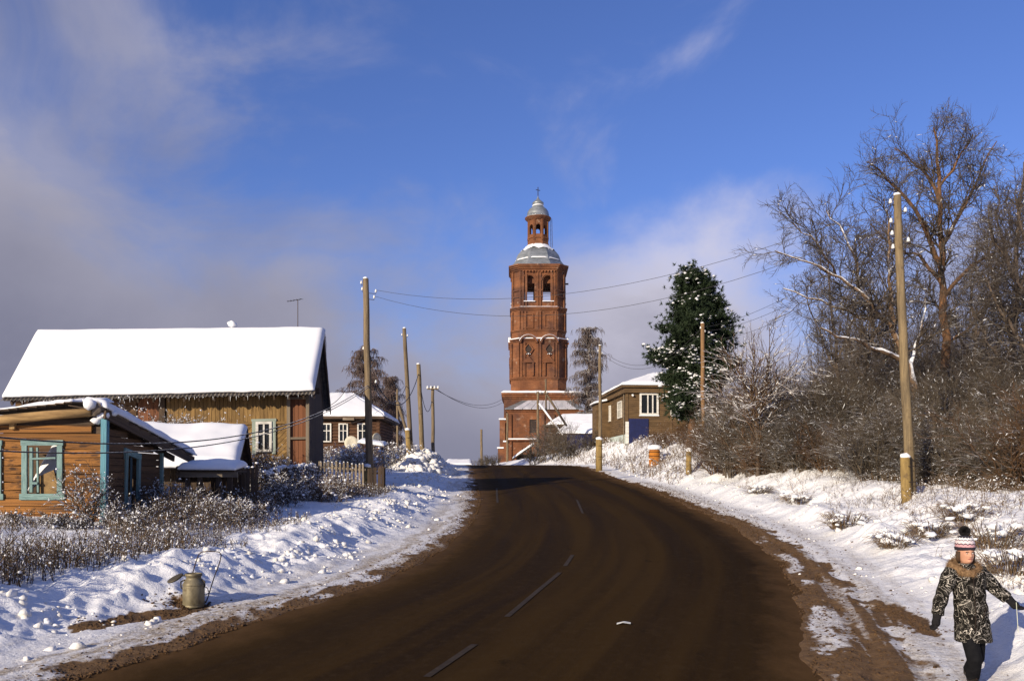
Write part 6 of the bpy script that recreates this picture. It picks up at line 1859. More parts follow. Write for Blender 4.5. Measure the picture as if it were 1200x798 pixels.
def build_weeds():
    rg = np.random.default_rng(6)
    # left: dry weeds from behind the ploughed bank to the houses
    n = 12500; y = 10 + 27 * rg.random(n) ** 1.25; d = 3.2 + rg.random(n) * np.interp(y, [10, 18, 20, 26, 38], [6.5, 9, 7, 5, 4.2]); x = xl(y) - d
    inside = (x < -9.2) & (y > 19.3) | ((x < -7.6) & (y > 24.5))
    keep = (vn(x * .55, y * .55, 4) > np.where(x / y > -.40, .56, .30)) & ~inside & (x / y > -.80)
    x, y = x[keep], y[keep]
    h = (.35 + .75 * rg.random(len(x))) * np.where(x / y < -.47, np.interp(y, [10, 14, 16, 19, 38], [.8, .68, .30, .20, .4]), np.interp(y, [10, 14, 20, 30, 38], [.8, .72, .6, .5, .5])) * (.35 + 1.15 * vn(x * .55, y * .55, 8)) * np.interp(xl(y) - x, [3.2, 4.2], [.5, 1])
    half = rg.random(len(x)) < .55
    weed_mass('dry_weeds', 'dry brown weeds with snow on their heads between the left bank and the cabin', x[half], y[half], h[half], 'weed_dark', .45, 7, .05, 1, (.006, .036))
    weed_mass('dry_weeds', 'pale straw weeds with snow caps along the top of the left bank', x[~half], y[~half], h[~half] * .85, 'weed', .5, 6, .05, 2, (.006, .034))
    # right: bent grass on the bank under the thicket
    n = 9500; y = 9 + 50 * rg.random(n) ** 1.5; d = 2.7 + 6.5 * rg.random(n); x = xr(y) + d
    keep = (vn(x * .9, y * .9, 14) > np.interp(d, [2.7, 4, 7], [.60, .46, .22])) & (x / y < .80)
    x, y, d = x[keep], y[keep], d[keep]
    h = (.18 + .42 * rg.random(len(x))) * np.interp(d, [2.7, 6], [.6, 1.35])
    weed_mass('bent_grass', 'dry bent grass poking through the snow on the right bank', x, y, h, 'weed', .7, 3, .03, 3, (.012, .035), .004, .5)
    n = 1600; y = 45 + 40 * rg.random(n); d = 1.6 + 6 * rg.random(n); x = xr(y) + d
    weed_mass('bent_grass', 'tangled dry grass and snow below the brown board house', x, y, .3 + .5 * rg.random(n), 'weed', .6, 6, .08, 4, (.015, .07), .012, .4)
    # snowy bushes on the left, things of their own
    rng = random.Random(31)
    def bush(label, px, Y, h, w, seed, stems=40, snow=.8, mt='weed_dark', blobr=(.015, .06)):
        x = (px - 600) / FPX * Y; g = gz(x, Y); base = Vector((x, Y, g)); rn = random.Random(seed); out = []
        for s in range(stems):
            az = rn.random() * 2 * PI; q = w * math.sqrt(rn.random()); d = (rn.gauss(0, .3), rn.gauss(0, .3), 1); l = math.sqrt(sum(v * v for v in d))
            branch(out, rn, (x + math.cos(az) * q, Y + math.sin(az) * q * .6, g - .1), tuple(v / l for v in d), h * rn.uniform(.55, 1), .012, 0, SPEC_BUSHY)
        out = [(p, r) for l, p, r in out]
        o = thing('snowy_bush', label, 'bush', base, 'snowy bushes on the left side')
        v, f = tubes(out, 3); arr_obj('twigs', v, f, M[mt], o, base)
        tips = np.array([p[-1] for p, r in out if len(p) <= 4]); r_ = np.random.default_rng(seed); tips = tips[r_.random(len(tips)) < snow * .06]
        v, f = blobs(tips, blobr[0] + (blobr[1] - blobr[0]) * r_.random(len(tips)) ** 2, .7, r_, .35); arr_obj('snow_clumps', v, f, M['snow'], o, base, True)['kind'] = 'stuff'
        v, f = snow_on(out, .32 * snow, seed, 1.5, .008); arr_obj('branch_snow', v, f, M['snow'], o, base, True)['kind'] = 'stuff'
    bush('bush heaped with snow right behind the cabin roof, in front of the red door', 172, 29.5, 2.75, 1.0, 1, 46, 1.0)
    bush('snow-topped bush between the red door and the house window', 232, 30.5, 2.7, .9, 2, 46, 1.0)
    bush('dark low bush under the lit window of the long house', 302, 32.2, 1.75, .8, 3, 40, .35)
    bush('greyish frosted bush beside the plank fence below the corner of the long house', 338, 30.5, 1.3, 1.1, 4, 60, .7)
    bush('frosted bush in front of the plank fence, left of the tall leaning pole', 372, 29, 1.1, 1.0, 5, 55, .7, 'weed')
    bush('frosted bush at the corner of the shed fence', 318, 26.5, 1.15, .9, 6, 50, .7)
    bush('pale bush in the yard between the picket fence and the dark log house', 425, 47, 1.5, 1.6, 7, 60, 1.0, 'weed', (.03, .10))
    bush('snowy bush right of the well cover by the poles', 466, 55, 1.6, 1.3, 8, 60, 1.0, 'weed', (.03, .10))
    bush('snowy bush at the yard fence below the satellite dishes', 398, 50, 1.3, 1.6, 9, 60, 1.0, 'weed', (.03, .10))
    bush('tall dry bush clinging to the corner of the orange cabin', 108, 18.6, 1.5, .3, 10, 10, .8, 'weed_dark', (.012, .045))
    bush('low dry bush under the cabin window', 55, 18.2, .42, .9, 11, 30, .6, 'weed_dark', (.012, .04))
    bush('dark bush in the gap behind the cabin beside the broken ladder', 205, 21.2, 1.0, .7, 12, 34, .5)
    bush('thin dark bush in front of the doorway side of the cabin', 150, 18.4, .7, .6, 13, 26, .8, 'weed_dark', (.012, .045))
    bush('snow-covered bush low on the slope below the shed', 262, 21, .75, 1.0, 14, 40, 1.0, 'weed', (.012, .05))
    # tussocks on the right bank: drooping grass under a lid of snow
    def tussock(label, px, py, h, w, seed):
        b = on_ground(px, py); base = Vector(b); rn = random.Random(seed); polys = []
        for s in range(210):
            az = rn.random() * 2 * PI; q = w * .7 * math.sqrt(rn.random()); L = w * rn.uniform(.25, 1.1); hh = h * rn.uniform(.15, 1.1)
            x, y = b.x + math.cos(az) * q, b.y + math.sin(az) * q
            pts = [(x + math.cos(az) * L * t, y + math.sin(az) * L * t, b.z - .05 + hh * (2.4 * t - 1.9 * t * t) * 1.3) for t in (0, .25, .5, .75, 1)]
            polys.append((pts, [.006, .006, .005, .004, .003]))
        o = thing('grass_tussock', label, 'grass tussock', base, 'tussocks on the right bank')
        v, f = tubes(polys, 3); arr_obj('blades', v, f, M['weed'], o, base)
        r_ = np.random.default_rng(seed); c = np.stack([b.x + r_.normal(0, w * .5, 26), b.y + r_.normal(0, w * .45, 26), b.z + h * r_.uniform(.1, .8, 26)], -1)
        v, f = blobs(c, r_.uniform(.04, .13, 26), .5, r_, .45); arr_obj('snow_cap', v, f, M['snow'], o, base, True)['kind'] = 'stuff'
    for i, (px, py, h, w, lab) in enumerate(((992, 618, .55, .55, 'biggest drooping dark tussock in the middle of the right bank'), (935, 590, .4, .5, 'drooping tussock left of the biggest one on the right bank'),
                                           (1050, 640, .4, .5, 'flat snowy tussock up the bank from the walker, left of her hat'), (1165, 640, .55, .6, 'tall grass tussock right behind the walking woman'),
                                           (1090, 628, .45, .5, 'snowy tussock in front of the pole stub'), (1185, 668, .45, .5, 'snow-lidded tussock at the right edge beside the woman'), (890, 578, .4, .5, 'small tussock below the snowy shrub tree'), (1130, 610, .5, .6, 'tussock right of the leaning pole foot'))):
        tussock(lab, px, py, h * .85, w, 60 + i)


build_weeds()

# ------------------------------------------------------------------ poles and wires
INS = {}


def insulator(T, c, s=1.0):
    mb = MB(); mb.lathe(c, [(.02 * s, -.07 * s), (.05 * s, -.06 * s), (.055 * s, -.01 * s), (.035 * s, .0), (.045 * s, .03 * s), (.02 * s, .075 * s)], 8)
    return mb.build('insulator', M['porcelain'], T, True)


def pole(label, bot, top, Y, r0, r1, material='pole_wood', ins=(), stub=None, cap=True, name='power_pole', sc=1.0):
    b = P(*bot, Y); t = P(*top, Y); g = gz(b.x, Y)
    base = Vector((b.x, Y, min(g, b.z))); T = thing(name, label, 'power pole', base)
    d = (t - b).normalized()
    n = 7; rg = random.Random(int(bot[0])); pts = []
    b0 = b - d * (b.z - base.z + .3) / d.z
    for i in range(n + 1):
        q = b0.lerp(t, i / n); q += Vector((rg.uniform(-.02, .02), rg.uniform(-.02, .02), 0)); pts.append(q)
    MB().tube(pts, [r0 + (r1 - r0) * i / n for i in range(n + 1)], 12).build('shaft', M[material], T, True)
    if cap:
        v, f = blobs([t + Vector((0, 0, .02))], [r1 * 1.05], .55, None, .1); arr_obj('snow_cap', v, f, M['snow'], T, base, True)
    for (px, py, side) in ins:
        c = P(px, py, Y - .02); at = b0 + (t - b0) * ((c.z - .08 - b0.z) / (t.z - b0.z))
        mb = MB(); mb.tube([at, Vector((c.x, c.y, c.z - .13 * sc)), Vector((c.x, c.y, c.z - .02))], .012 * sc, 6); mb.build('hook', M['iron'], T)
        insulator(T, c, .95 * sc)
    if stub:
        (sx, sy), (ex, ey), rs, off = stub
        a, e = P(sx, sy, Y - off), P(ex, ey, Y - off); ga = gz(a.x, a.y)
        MB().tube([Vector((a.x, a.y, min(ga, a.z) - .25)), e], [rs, rs * .96], 12).build('stub', M['stub'], T, True)
        v, f = blobs([e + Vector((0, 0, .03))], [rs * 1.15], .7, None, .12); arr_obj('stub_snow', v, f, M['snow'], T, base, True)
        for zf in (.45, .8):
            q = Vector((a.x, a.y, min(ga, a.z))).lerp(e, zf); mb = MB(); m = q + Vector(((b.x - a.x) * .5, .5 * off, 0))
            ring = [m + Vector((math.cos(2 * PI * k / 14) * (rs * 1.1 + abs(b.x - a.x) * .5), math.sin(2 * PI * k / 14) * (rs * 1.1 + off * .5), 0)) for k in range(15)]
            mb.tube(ring, .012, 5, False); mb.build('wire_band', M['iron'], T)
    return T, t


def build_poles():
    pole('tall leaning grey pole on the left with insulators, standing behind the picket fence', (434, 572), (428.5, 327), 37, .17, .125, 'pole_grey', ((423.5, 331, 0), (424.5, 338.5, 0), (440.5, 341, 0), (438.5, 348, 0), (426, 408, 0), (440.5, 447, 0)), ((430.5, 574), (430.5, 547), .16, .32))
    b = pole('dark grey pole leaning left, second of the left poles from the tall one', (482.5, 548), (474, 385), 55, .17, .12, 'pole_grey', ((471, 392, 0), (477.5, 393, 0)), ((481, 549), (477.5, 504), .17, .4))
    pole('bright yellowish pole without crossarm, between the dark leaning pole and the crossarm pole', (495.5, 543), (490.3, 427), 58, .18, .14, 'pole_wood', ())
    T, t = pole('straight dark pole with a short crossarm of four white insulators', (507.5, 540), (507, 453), 72, .16, .13, 'pole_grey', (), None, False)
    a, e = P(500.5, 455.5, 71.8), P(514, 455.5, 71.8); MB().tube([a, e], .07, 6).build('crossarm', M['pole_grey'], T)
    for i in range(4): insulator(T, a.lerp(e, .04 + .92 * i / 3) + Vector((0, 0, .12)), 1.8)
    T, t = pole('thin pole with a slanting brace in front of the left birch', (466, 528), (465.5, 456), 76, .11, .09, 'pole_grey', (), None, False)
    MB().tube([P(465.5, 470, 75.8), P(481, 520, 75)], .13, 8).build('brace', M['pole_grey'], T, True)
    pole('lone far pole standing at the road crest left of the tower', (564.5, 548), (564, 503), 122, .2, .16, 'pole_grey', (), None, False)
    pole('thin dark pole against the left corner of the tower', (594.5, 548), (594.5, 484), 116, .17, .14, 'pole_grey', (), None, False)
    T, t = pole('braced double pole in front of the tower with two slanting struts', (630.5, 545), (630.3, 459), 104, .16, .14, 'pole_grey', (), None, True)
    MB().tube([P(640, 484, 104.3), P(639.5, 444, 104.3)], .11, 8).build('second_shaft', M['pole_grey'], T, True)
    MB().tube([P(627, 461.5, 104), P(643, 460.5, 104.2)], .08, 6).build('crossarm', M['pole_grey'], T)
    MB().tube([P(632, 473, 103.8), P(671, 525, 100)], .13, 8).build('strut', M['strut_snow'], T, True)
    MB().tube([P(638.5, 459, 104.2), P(664, 499, 106)], .14, 8).build('strut', M['pole_grey'], T, True)
    for px in (628, 634, 641): insulator(T, P(px, 459, 103.9), 2.0)
    pole('slim pole with a yellow stub below the left corner of the brown board house', (703.5, 533), (703, 405), 62, .135, .11, 'pole_grey', ((701, 411, 0), (705.5, 414, 0)), ((702, 534), (702, 515), .24, .3))
    pole('slim brown pole in front of the pine', (824.5, 550), (823, 379), 48, .13, .11, 'pole_brown', ((821, 384, 0), (826, 388, 0)))
    pole('tall leaning wooden pole on the right bank with white insulators and a yellow stub', (1068, 586), (1051, 229), 25, .150, .105, 'pole_wood', ((1043.5, 236, 0), (1044, 258.5, 0), (1045.5, 273, 0), (1046.5, 289, 0), (1061, 246, 0), (1064.5, 281, 0)), ((1062.5, 588), (1060.5, 536), .14, .28))
    # marker post and orange box on the bank
    b = on_ground(807, 555); Yp = b.y; a, e = P(807, 556, Yp), P(807.3, 529, Yp)
    T = thing('marker_post', 'short yellowish wooden post capped with snow at the roadside below the pine', 'post', b)
    MB().tube([Vector((b.x, b.y, b.z - .2)), e], [.16, .15], 10).build('shaft', M['stub'], T, True)
    v, f = blobs([e + Vector((0, 0, .06))], [.2], .8, None, .15); arr_obj('snow_cap', v, f, M['snow'], T, b, True)
    Yo = 57.0; c = P(767, 537, Yo); g = gz(c.x, Yo); base = Vector((c.x, Yo, g))
    T = thing('orange_barrel', 'bright orange barrel with a thick snow cap on the bank under the board house', 'barrel', base)
    zt = P(0, 527, Yo).z
    MB().lathe((c.x, Yo, 0), [(.32, g - .2), (.36, g + .1), (.38, (g + zt) / 2), (.36, zt - .06), (.32, zt)], 18).build('barrel', M['orange_paint'], T, True)
    for q in (.25, .75):
        z = c.z + (zt - c.z) * q; ring = [Vector((c.x + .39 * math.cos(2 * PI * k / 18), Yo + .39 * math.sin(2 * PI * k / 18), z)) for k in range(19)]
        MB().tube(ring, .022, 5, False).build('hoop', M['iron'], T)
    MB().lathe((c.x, Yo, zt + .003), [(.40, 0), (.47, .06), (.48, .16), (.40, .27), (.22, .33), (.02, .34)], 18).build('snow_cap', M['snow'], T, True)


M['strut_snow'] = mat('snowy_strut', (.3, .25, .2), (.2, .16, .12), (2, 2, 2), snow=(.05, .35, .6))
M['pole_brown'] = mat('pole_brown', (.30, .17, .075), (.17, .10, .05), (14, 14, 1.2), bump=.4, bscale=18)
build_poles()


def wire(label, a, b, sag, r=.012, group='overhead wires', mat_='wire', n=22, name='overhead_wire'):
    pts = []
    for i in range(n + 1):
        t = i / n; q = a.lerp(b, t); q.z -= sag * 4 * t * (1 - t); pts.append(q)
    o = MB().tube(pts, r, 5).build(name, M[mat_], None, True)
    tag(o, label, 'wire', group)


def build_wires():
    A = 37; J = 25
    wire('upper long wire crossing the sky past the belfry to the leaning right pole', P(440.5, 340, A), P(1044, 236, J), 1.35, .0075)
    wire('lower long wire crossing the sky below the belfry to the leaning right pole', P(438.5, 347, A), P(1044, 258.5, J), 1.7, .0075)
    for q, (z0, lab) in enumerate(((384, 'top of the three wires running from the slim pine pole up to the leaning pole'), (388, 'middle wire from the slim pine pole to the leaning pole'), (398, 'lowest wire from the slim pine pole to the leaning pole'))):
        wire(lab, P(822 + q * 2, z0, 48), P(1045, 273 + q * 9, J), .5 + .1 * q, .008)
    for q in range(2):
        wire(('upper', 'lower')[q] + ' wire from the slim pine pole to the board house pole', P(704, 409 + q * 4, 62), P(822, 385 + q * 5, 48), 1.6, .011)
        wire(('upper', 'lower')[q] + ' wire from the crossarm pole to the corner of the tower', P(510 + q * 3, 456 + q, 72), P(588, 468 + q * 4, 125), 1.1, .022)
    # the thick snowy cables in front of the cabin
    wire('upper thick snowy cable sagging past the orange cabin to the tall left pole', P(-70, 505, 13.5), P(432, 451, A), 1.05, .017, mat_='cable', n=40)
    wire('lower thick snowy cable sagging past the cabin window to the tall left pole', P(-70, 524, 13.5), P(433, 453, A), 1.0, .015, mat_='cable', n=40)
    wire('slack cable drooping from the tall left pole to the bright yellowish pole', P(440.5, 448, A), P(490.5, 438, 58), 1.5, .026)
    wire('second slack cable drooping between the tall left pole and the dark leaning pole', P(436, 449, A), P(476, 452, 55), 1.0, .02)
    wire('cable hanging between the bright yellowish pole and the crossarm pole', P(492, 447, 58), P(506, 470, 72), 1.4, .024)
    wire('long low wire passing behind the poles to the log house', P(404, 496, 60), P(474, 452, 55), .6, .012)
    wire('upper wire coming from behind the roof of the long house to the tall left pole', P(428, 408, A), P(384, 476, 36), .5, .012)


build_wires()


# ------------------------------------------------------------------ milk can on its hand cart
def build_can():
    c = Vector((CAN.x, CAN.y, float(ground(np.array([CAN.x]), np.array([CAN.y]))[0][0]))); Y = c.y; k = Y / FPX
    W_ = lambda px, py, dy=0.0: Vector(((px - 600) / FPX * (Y + dy), Y + dy, CAMZ + (HOR - py) / FPX * (Y + dy)))
    T = thing('hand_cart', 'small dark hand cart with a tall bent wire handle in the snow', 'hand cart', c)
    F = frame((c.x, c.y, c.z))
    z1 = W_(226, 711).z
    MB().box(F, -.22, .20, -.16, .16, z1 - c.z - .05, z1 - c.z - .012).build('platform', M['dark_wood'], T)
    for s in (-.19, .17):
        piece('runner', M['dark_wood'], T, F(s, -.2, z1 - c.z - .09), F(s, .2, z1 - c.z - .09), .07, .05, F.u)
    for s in (-.2, .19):
        mb = MB(); ctr = F(s, .17, z1 - c.z - .03)
        ring = [ctr + Vector((0, .075 * math.cos(2 * PI * q / 14), .075 * math.sin(2 * PI * q / 14))) for q in range(15)]
        mb.tube(ring, .018, 6, False).build('wheel', M['iron'], T, True)
    pts = [W_(239, 712, .16), W_(243.5, 700, .17), W_(251, 676, .2), W_(258, 657, .22), W_(259.3, 650, .225), W_(257, 646.6, .23), W_(252, 646, .23), W_(242, 645.8, .23), W_(236, 646.6, .23), W_(232.5, 650, .225), W_(229, 660, .21), W_(222, 684, .18), W_(213, 711, .16)]
    MB().tube(pts, .0085, 7).build('handle', M['iron'], T, True)
    mb = MB(); mb.tube([W_(245, 694, .18), W_(243, 688.5, .1), W_(239.5, 687, .02)], .006, 6); mb.tube([W_(245, 694, .18), W_(241, 697, .08), W_(239, 696, .0)], .006, 6); mb.build('hook', M['iron'], T)
    # the can
    base = Vector((W_(227, 0).x, Y, z1)); C = thing('milk_can', 'dented brownish milk can with its lid hanging open, standing on the hand cart', 'milk can', base)
    r = .155; h = .5
    mb = MB(); mb.lathe(base, [(.142, 0), (.15, .008), (.15, .03), (.146, .036), (r, .05), (r * 1.01, .2), (r, .325), (.152, .35), (.142, .375), (.118, .408), (.108, .425), (.108, .455), (.116, .46), (.124, .47), (.124, .497), (.118, .503), (.108, .5), (.104, .46)], 40)
    mb.build('body', M['can_metal'], C, True)
    for z in (.05, .335):
        ring = [base + Vector(((r + .002) * math.cos(2 * PI * q / 32), (r + .002) * math.sin(2 * PI * q / 32), z)) for q in range(33)]
        MB().tube(ring, .006, 6, False).build('hoop', M['can_metal'], C, True)
    mb = MB(); mb.tube([base + Vector((-.118, -.03, .41)), base + Vector((-.178, -.03, .38)), base + Vector((-.178, -.03, .30)), base + Vector((-.15, -.03, .27))], .011, 7); mb.build('grip', M['can_dark'], C, True)
    mb = MB(); mb.tube([base + Vector((.12, .0, .41)), base + Vector((.165, .0, .38)), base + Vector((.165, .0, .31)), base + Vector((.15, .0, .28))], .010, 7); mb.build('grip', M['can_dark'], C, True)
    # lid on its hinge, tipped out to the left
    lc = W_(205.5, 677.5, -.03); u = Vector((.105, .02, .048)); v = Vector((-.012, .09, .035)); nn = u.cross(v).normalized()
    mb = MB(); n = 24; pts = []
    for rr, hh in ((0, -.018), (.8, -.018), (1, -.006), (1.02, .012), (.9, .016), (0, .016)):
        for q in range(n):
            a = 2 * PI * q / n; pts.append(lc + u * rr * math.cos(a) + v * rr * math.sin(a) + nn * hh)
    mb.face_set(pts, [(i * n + q, i * n + (q + 1) % n, (i + 1) * n + (q + 1) % n, (i + 1) * n + q) for i in range(5) for q in range(n)]); mb.build('lid', M['can_dark'], C, True)
    mb = MB(); mb.tube([lc + u * .95, base + Vector((-.15, -.02, .47)), base + Vector((-.118, -.01, .48))], .012, 6); mb.build('hinge', M['can_dark'], C, True)
    # dirty slab of soil and wood the cart stands on
    rg = np.random.default_rng(2); n = 240; x = c.x + rg.normal(-.12, .26, n); y = c.y + rg.normal(-.02, .14, n); z = ground(x, y)[0]
    v_, f_ = blobs(np.stack([x, y, z], -1), rg.uniform(.008, .026, n), .6, rg, .4); tag(arr_obj('soil_crumbs', v_, f_, M['soil']), 'brown frozen soil crumbs round the foot of the hand cart', 'soil', kind='stuff')
    # more soil crumbs along the plough cuts
    n = 900; t = rg.random(n); seg = rg.random(n) < .5
    x = np.where(seg, a_.x + (b_.x - a_.x) * t, c_.x + (d_.x - c_.x) * t) + rg.normal(0, .12, n); y = np.where(seg, a_.y + (b_.y - a_.y) * t, c_.y + (d_.y - c_.y) * t) + rg.normal(0, .12, n)
    z = ground(x, y)[0]; v_, f_ = blobs(np.stack([x, y, z], -1), .005 + .02 * rg.random(n) ** 2, .7, rg, .4)
    tag(arr_obj('soil_crumbs', v_, f_, M['soil']), 'brown soil crumbs along the cut edges of the ploughed snow', 'soil', kind='stuff')
    # grit and small stones thrown to both edges of the road
    n = 9000; y = 8 + 40 * rg.random(n) ** 1.5; lf = rg.random(n) < .5; d = np.abs(rg.normal(.15, .42, n)) * np.where(lf, .8, 1.7); x = np.where(lf, xl(y) - d + .1, xr(y) + d - .1)
    z = np.maximum(ground(x, y)[0], zr(y)); v_, f_ = blobs(np.stack([x, y, z], -1), .004 + .018 * rg.random(n) ** 3 + .0003 * y, .7, rg, .4)
    tag(arr_obj('road_grit', v_, f_, M['soil']), 'dark grit and frozen mud crumbs along both muddy edges of the road', 'grit', kind='stuff')
    # scrap of white litter on the road
    x, y = road_hit(731, 733); zz = float(zr(y)) + .03
    mb = MB(); mb.face_set([(x - .10, y - .03, zz), (x - .02, y - .04, zz + .025), (x + .09, y - .02, zz + .004), (x + .10, y + .03, zz + .012), (x + .01, y + .02, zz + .03), (x - .09, y + .03, zz + .006)], [(0, 1, 4, 5), (1, 2, 3, 4)])
    o = mb.build('litter_scrap', M['litter']); tag(o, 'scrap of crumpled white litter lying on the dark road', 'litter')
    md = o.modifiers.new('solid', 'SOLIDIFY'); md.thickness = .006


build_can()


# ------------------------------------------------------------------ the woman walking on the right
def skin_mesh(verts, edges, radii, root, sub=2, voxel=None, name='skin'):
    me = bpy.data.meshes.new(name); me.from_pydata(verts, edges, []); o = bpy.data.objects.new(name, me); COL.objects.link(o)
    sk = o.modifiers.new('skin', 'SKIN'); sk.use_smooth_shade = True
    for i, v in enumerate(me.skin_vertices[0].data):
        r = radii[i]; v.radius = r if isinstance(r, tuple) else (r, r); v.use_root = (i == root)
    s = o.modifiers.new('sub', 'SUBSURF'); s.levels = sub; s.render_levels = sub
    if voxel:
        r = o.modifiers.new('remesh', 'REMESH'); r.mode = 'VOXEL'; r.voxel_size = voxel; r.use_smooth_shade = True
    dg = bpy.context.evaluated_depsgraph_get(); dg.update()
    out = bpy.data.meshes.new_from_object(o.evaluated_get(dg)); bpy.data.objects.remove(o)
    out.name = name
    return out


def solid_mesh(mb, voxel, name, smooth=3):
    me = bpy.data.meshes.new(name); me.from_pydata(mb.v, [], mb.f); me.update(); o = bpy.data.objects.new(name, me); COL.objects.link(o)
    r = o.modifiers.new('remesh', 'REMESH'); r.mode = 'VOXEL'; r.voxel_size = voxel; r.use_smooth_shade = True
    s = o.modifiers.new('smooth', 'SMOOTH'); s.iterations = smooth; s.factor = .5
    dg = bpy.context.evaluated_depsgraph_get(); dg.update()
    out = bpy.data.meshes.new_from_object(o.evaluated_get(dg)); bpy.data.objects.remove(o); return out


def loft(mb, rings, n=28):
    """rings: (cx, cy, cz, rx, ry)"""
    b = len(mb.v)
    for cx, cy, cz, rx, ry in rings:
        for k in range(n):
            a = 2 * PI * k / n; mb.v.append((cx + rx * math.cos(a), cy + ry * math.sin(a), cz))
    for i in range(len(rings) - 1):
        for k in range(n): mb.f.append((b + i * n + k, b + i * n + (k + 1) % n, b + (i + 1) * n + (k + 1) % n, b + (i + 1) * n + k))
    mb.f.append(tuple(b + k for k in range(n))[::-1]); mb.f.append(tuple(b + (len(rings) - 1) * n + k for k in range(n)))


def build_person():
    Y = 8.45; bx = (1139 - 600) / FPX * Y; g = float(ground(np.array([bx]), np.array([Y]))[0][0])
    base = Vector((bx, Y, g)); ORGP = base
    T = thing('person', 'woman walking in a black and white patterned coat, bobble hat and dark gloves', 'person', base)
    x0 = 1139
    def q(px, py, y=0.0): return ((px - x0) * .0089, y, (803 - py) * .0089)
    hx = (1131 - x0) * .0089                     # head centre
    V = []; E = []; R = []
    def add(p, r, parent=None):
        V.append(p); R.append(r); i = len(V) - 1
        if parent is not None: E.append((parent, i))
        return i
    pel = add((-.0, .02, .80), (.13, .10))
    sp = add((-.025, .0, 1.0), (.12, .09), pel); chst = add((-.05, .0, 1.16), (.14, .10), sp); nk = add((hx + .0, .005, 1.275), (.05, .05), chst)
    hd0 = add((hx, -.01, 1.335), (.062, .07), nk); hd = add((hx, -.012, 1.40), (.080, .092), hd0); ht = add((hx, -.005, 1.475), (.070, .085), hd)
    # legs: her right leg (left in the picture) steps forward
    legs = []
    for hipx, kn, an, toe in ((-.075, q(1136, 768, -.10), (q(1141, 0)[0], .02, .09), (q(1139, 0)[0], -.12, .04)), (.07, q(1147, 770, .04), (q(1148, 0)[0], .20, .13), (q(1148, 0)[0], .10, .04))):
        h = add((hipx, .02, .76), .085, pel); k = add(kn, .055, h); a = add(an, .04, k); t = add(toe, .03, a); legs.append((V[h], kn, an, toe))
    # arms and hands with five fingers
    hands = []
    for side, sh, el, wr, hv in ((-1, q(1114, 664), q(1103, 692, -.02), q(1094.5, 719, -.06), (-.25, -.18, -.95)), (1, q(1147, 665), q(1166, 688, .0), q(1180, 700, -.05), (.62, -.25, -.74))):
        s = add(sh, .055, chst); e = add(el, .04, s); w = add(wr, .03, e)
        hv = Vector(hv).normalized(); wv = Vector(wr); side_v = Vector((0, -1, 0)); side_v = (side_v - hv * side_v.dot(hv)).normalized()   # thumbs forward
        nrm = hv.cross(side_v) * side
        palm = wv + hv * .07; p = add(tuple(palm), (.034, .022), w); fing = []
        for fi, (off, ln) in enumerate(((.028, .070), (.010, .078), (-.009, .073), (-.027, .058))):
            a0 = palm + side_v * off + hv * .018; curl = .45 + .12 * fi
            a1 = a0 + (hv * math.cos(curl * .4) + nrm * -math.sin(curl * .4)) * ln * .42; a2 = a1 + (hv * math.cos(curl * 1.5) + nrm * -math.sin(curl * 1.5)) * ln * .34; a3 = a2 + (hv * math.cos(curl * 2.5) + nrm * -math.sin(curl * 2.5)) * ln * .28
            i0 = add(tuple(a0), .0095, p); i1 = add(tuple(a1), .009, i0); i2 = add(tuple(a2), .008, i1); add(tuple(a3), .007, i2); fing.append((a0, a1, a2, a3))
        t0 = wv + hv * .045 + side_v * .030; t1 = t0 + (hv * .7 + side_v * .6) * .035; t2 = t1 + (hv * .9 + side_v * .1 - nrm * .3) * .03
        i0 = add(tuple(t0), .011, p); i1 = add(tuple(t1), .0095, i0); add(tuple(t2), .008, i1); fing.append((t0, t1, t2))
        hands.append((wv, palm, hv, side_v, nrm, fing))
    # one continuous surface: trunk, limbs and head run into one another
    mbd = MB()
    loft(mbd, [(0, .02, .70, .10, .085), (-.0, .02, .80, .135, .10), (-.02, .01, .95, .115, .085), (-.04, .0, 1.10, .135, .09), (-.05, .0, 1.20, .135, .08), (-.05, .002, 1.245, .09, .06), (hx, .004, 1.27, .052, .052), (hx, .0, 1.31, .048, .050)])
    loft(mbd, [(hx, -.005, 1.285, .030, .036), (hx, -.022, 1.30, .045, .058), (hx, -.018, 1.325, .060, .076), (hx, -.012, 1.36, .070, .088), (hx, -.010, 1.40, .075, .094), (hx, -.006, 1.44, .076, .096), (hx, -.003, 1.48, .068, .085), (hx, .0, 1.505, .045, .058), (hx, .0, 1.515, .012, .016)])
    for a_i, b_i in E:
        if V[a_i] in (V[pel], V[sp], V[chst], V[nk], V[hd0], V[hd]) and V[b_i] in (V[sp], V[chst], V[nk], V[hd0], V[hd], V[ht]): continue
        ra, rb = (r_ if not isinstance(r_, tuple) else min(r_) for r_ in (R[a_i], R[b_i]))
        if ra > .06 and rb < .06: ra = rb * 1.25
        mbd.tube([V[a_i], V[b_i]], [max(ra, .009), max(rb, .0068)], 12)
    for sx in (-1, 1): mbd.tube([(hx + sx * .074, .005, 1.365), (hx + sx * .080, .012, 1.395), (hx + sx * .074, .01, 1.415)], [.009, .013, .009], 8)
    me = solid_mesh(mbd, .006, 'person_body', 2)
    # shape the face
    co = np.empty(len(me.vertices) * 3, np.float32); me.vertices.foreach_get('co', co); co = co.reshape(-1, 3)
    X = co[:, 0] - hx; Yc = co[:, 1]; Z = co[:, 2]; front = (Yc < -.03) & (Z > 1.27)
    def bump(cx, cz, sx, sz, amt):
        w = np.exp(-((X - cx) / sx) ** 2 - ((Z - cz) / sz) ** 2) * front; co[:, 1] += (amt * w).astype(np.float32)
    bump(0, 1.383, .012, .018, -.022); bump(0, 1.37, .016, .009, -.010)                 # nose
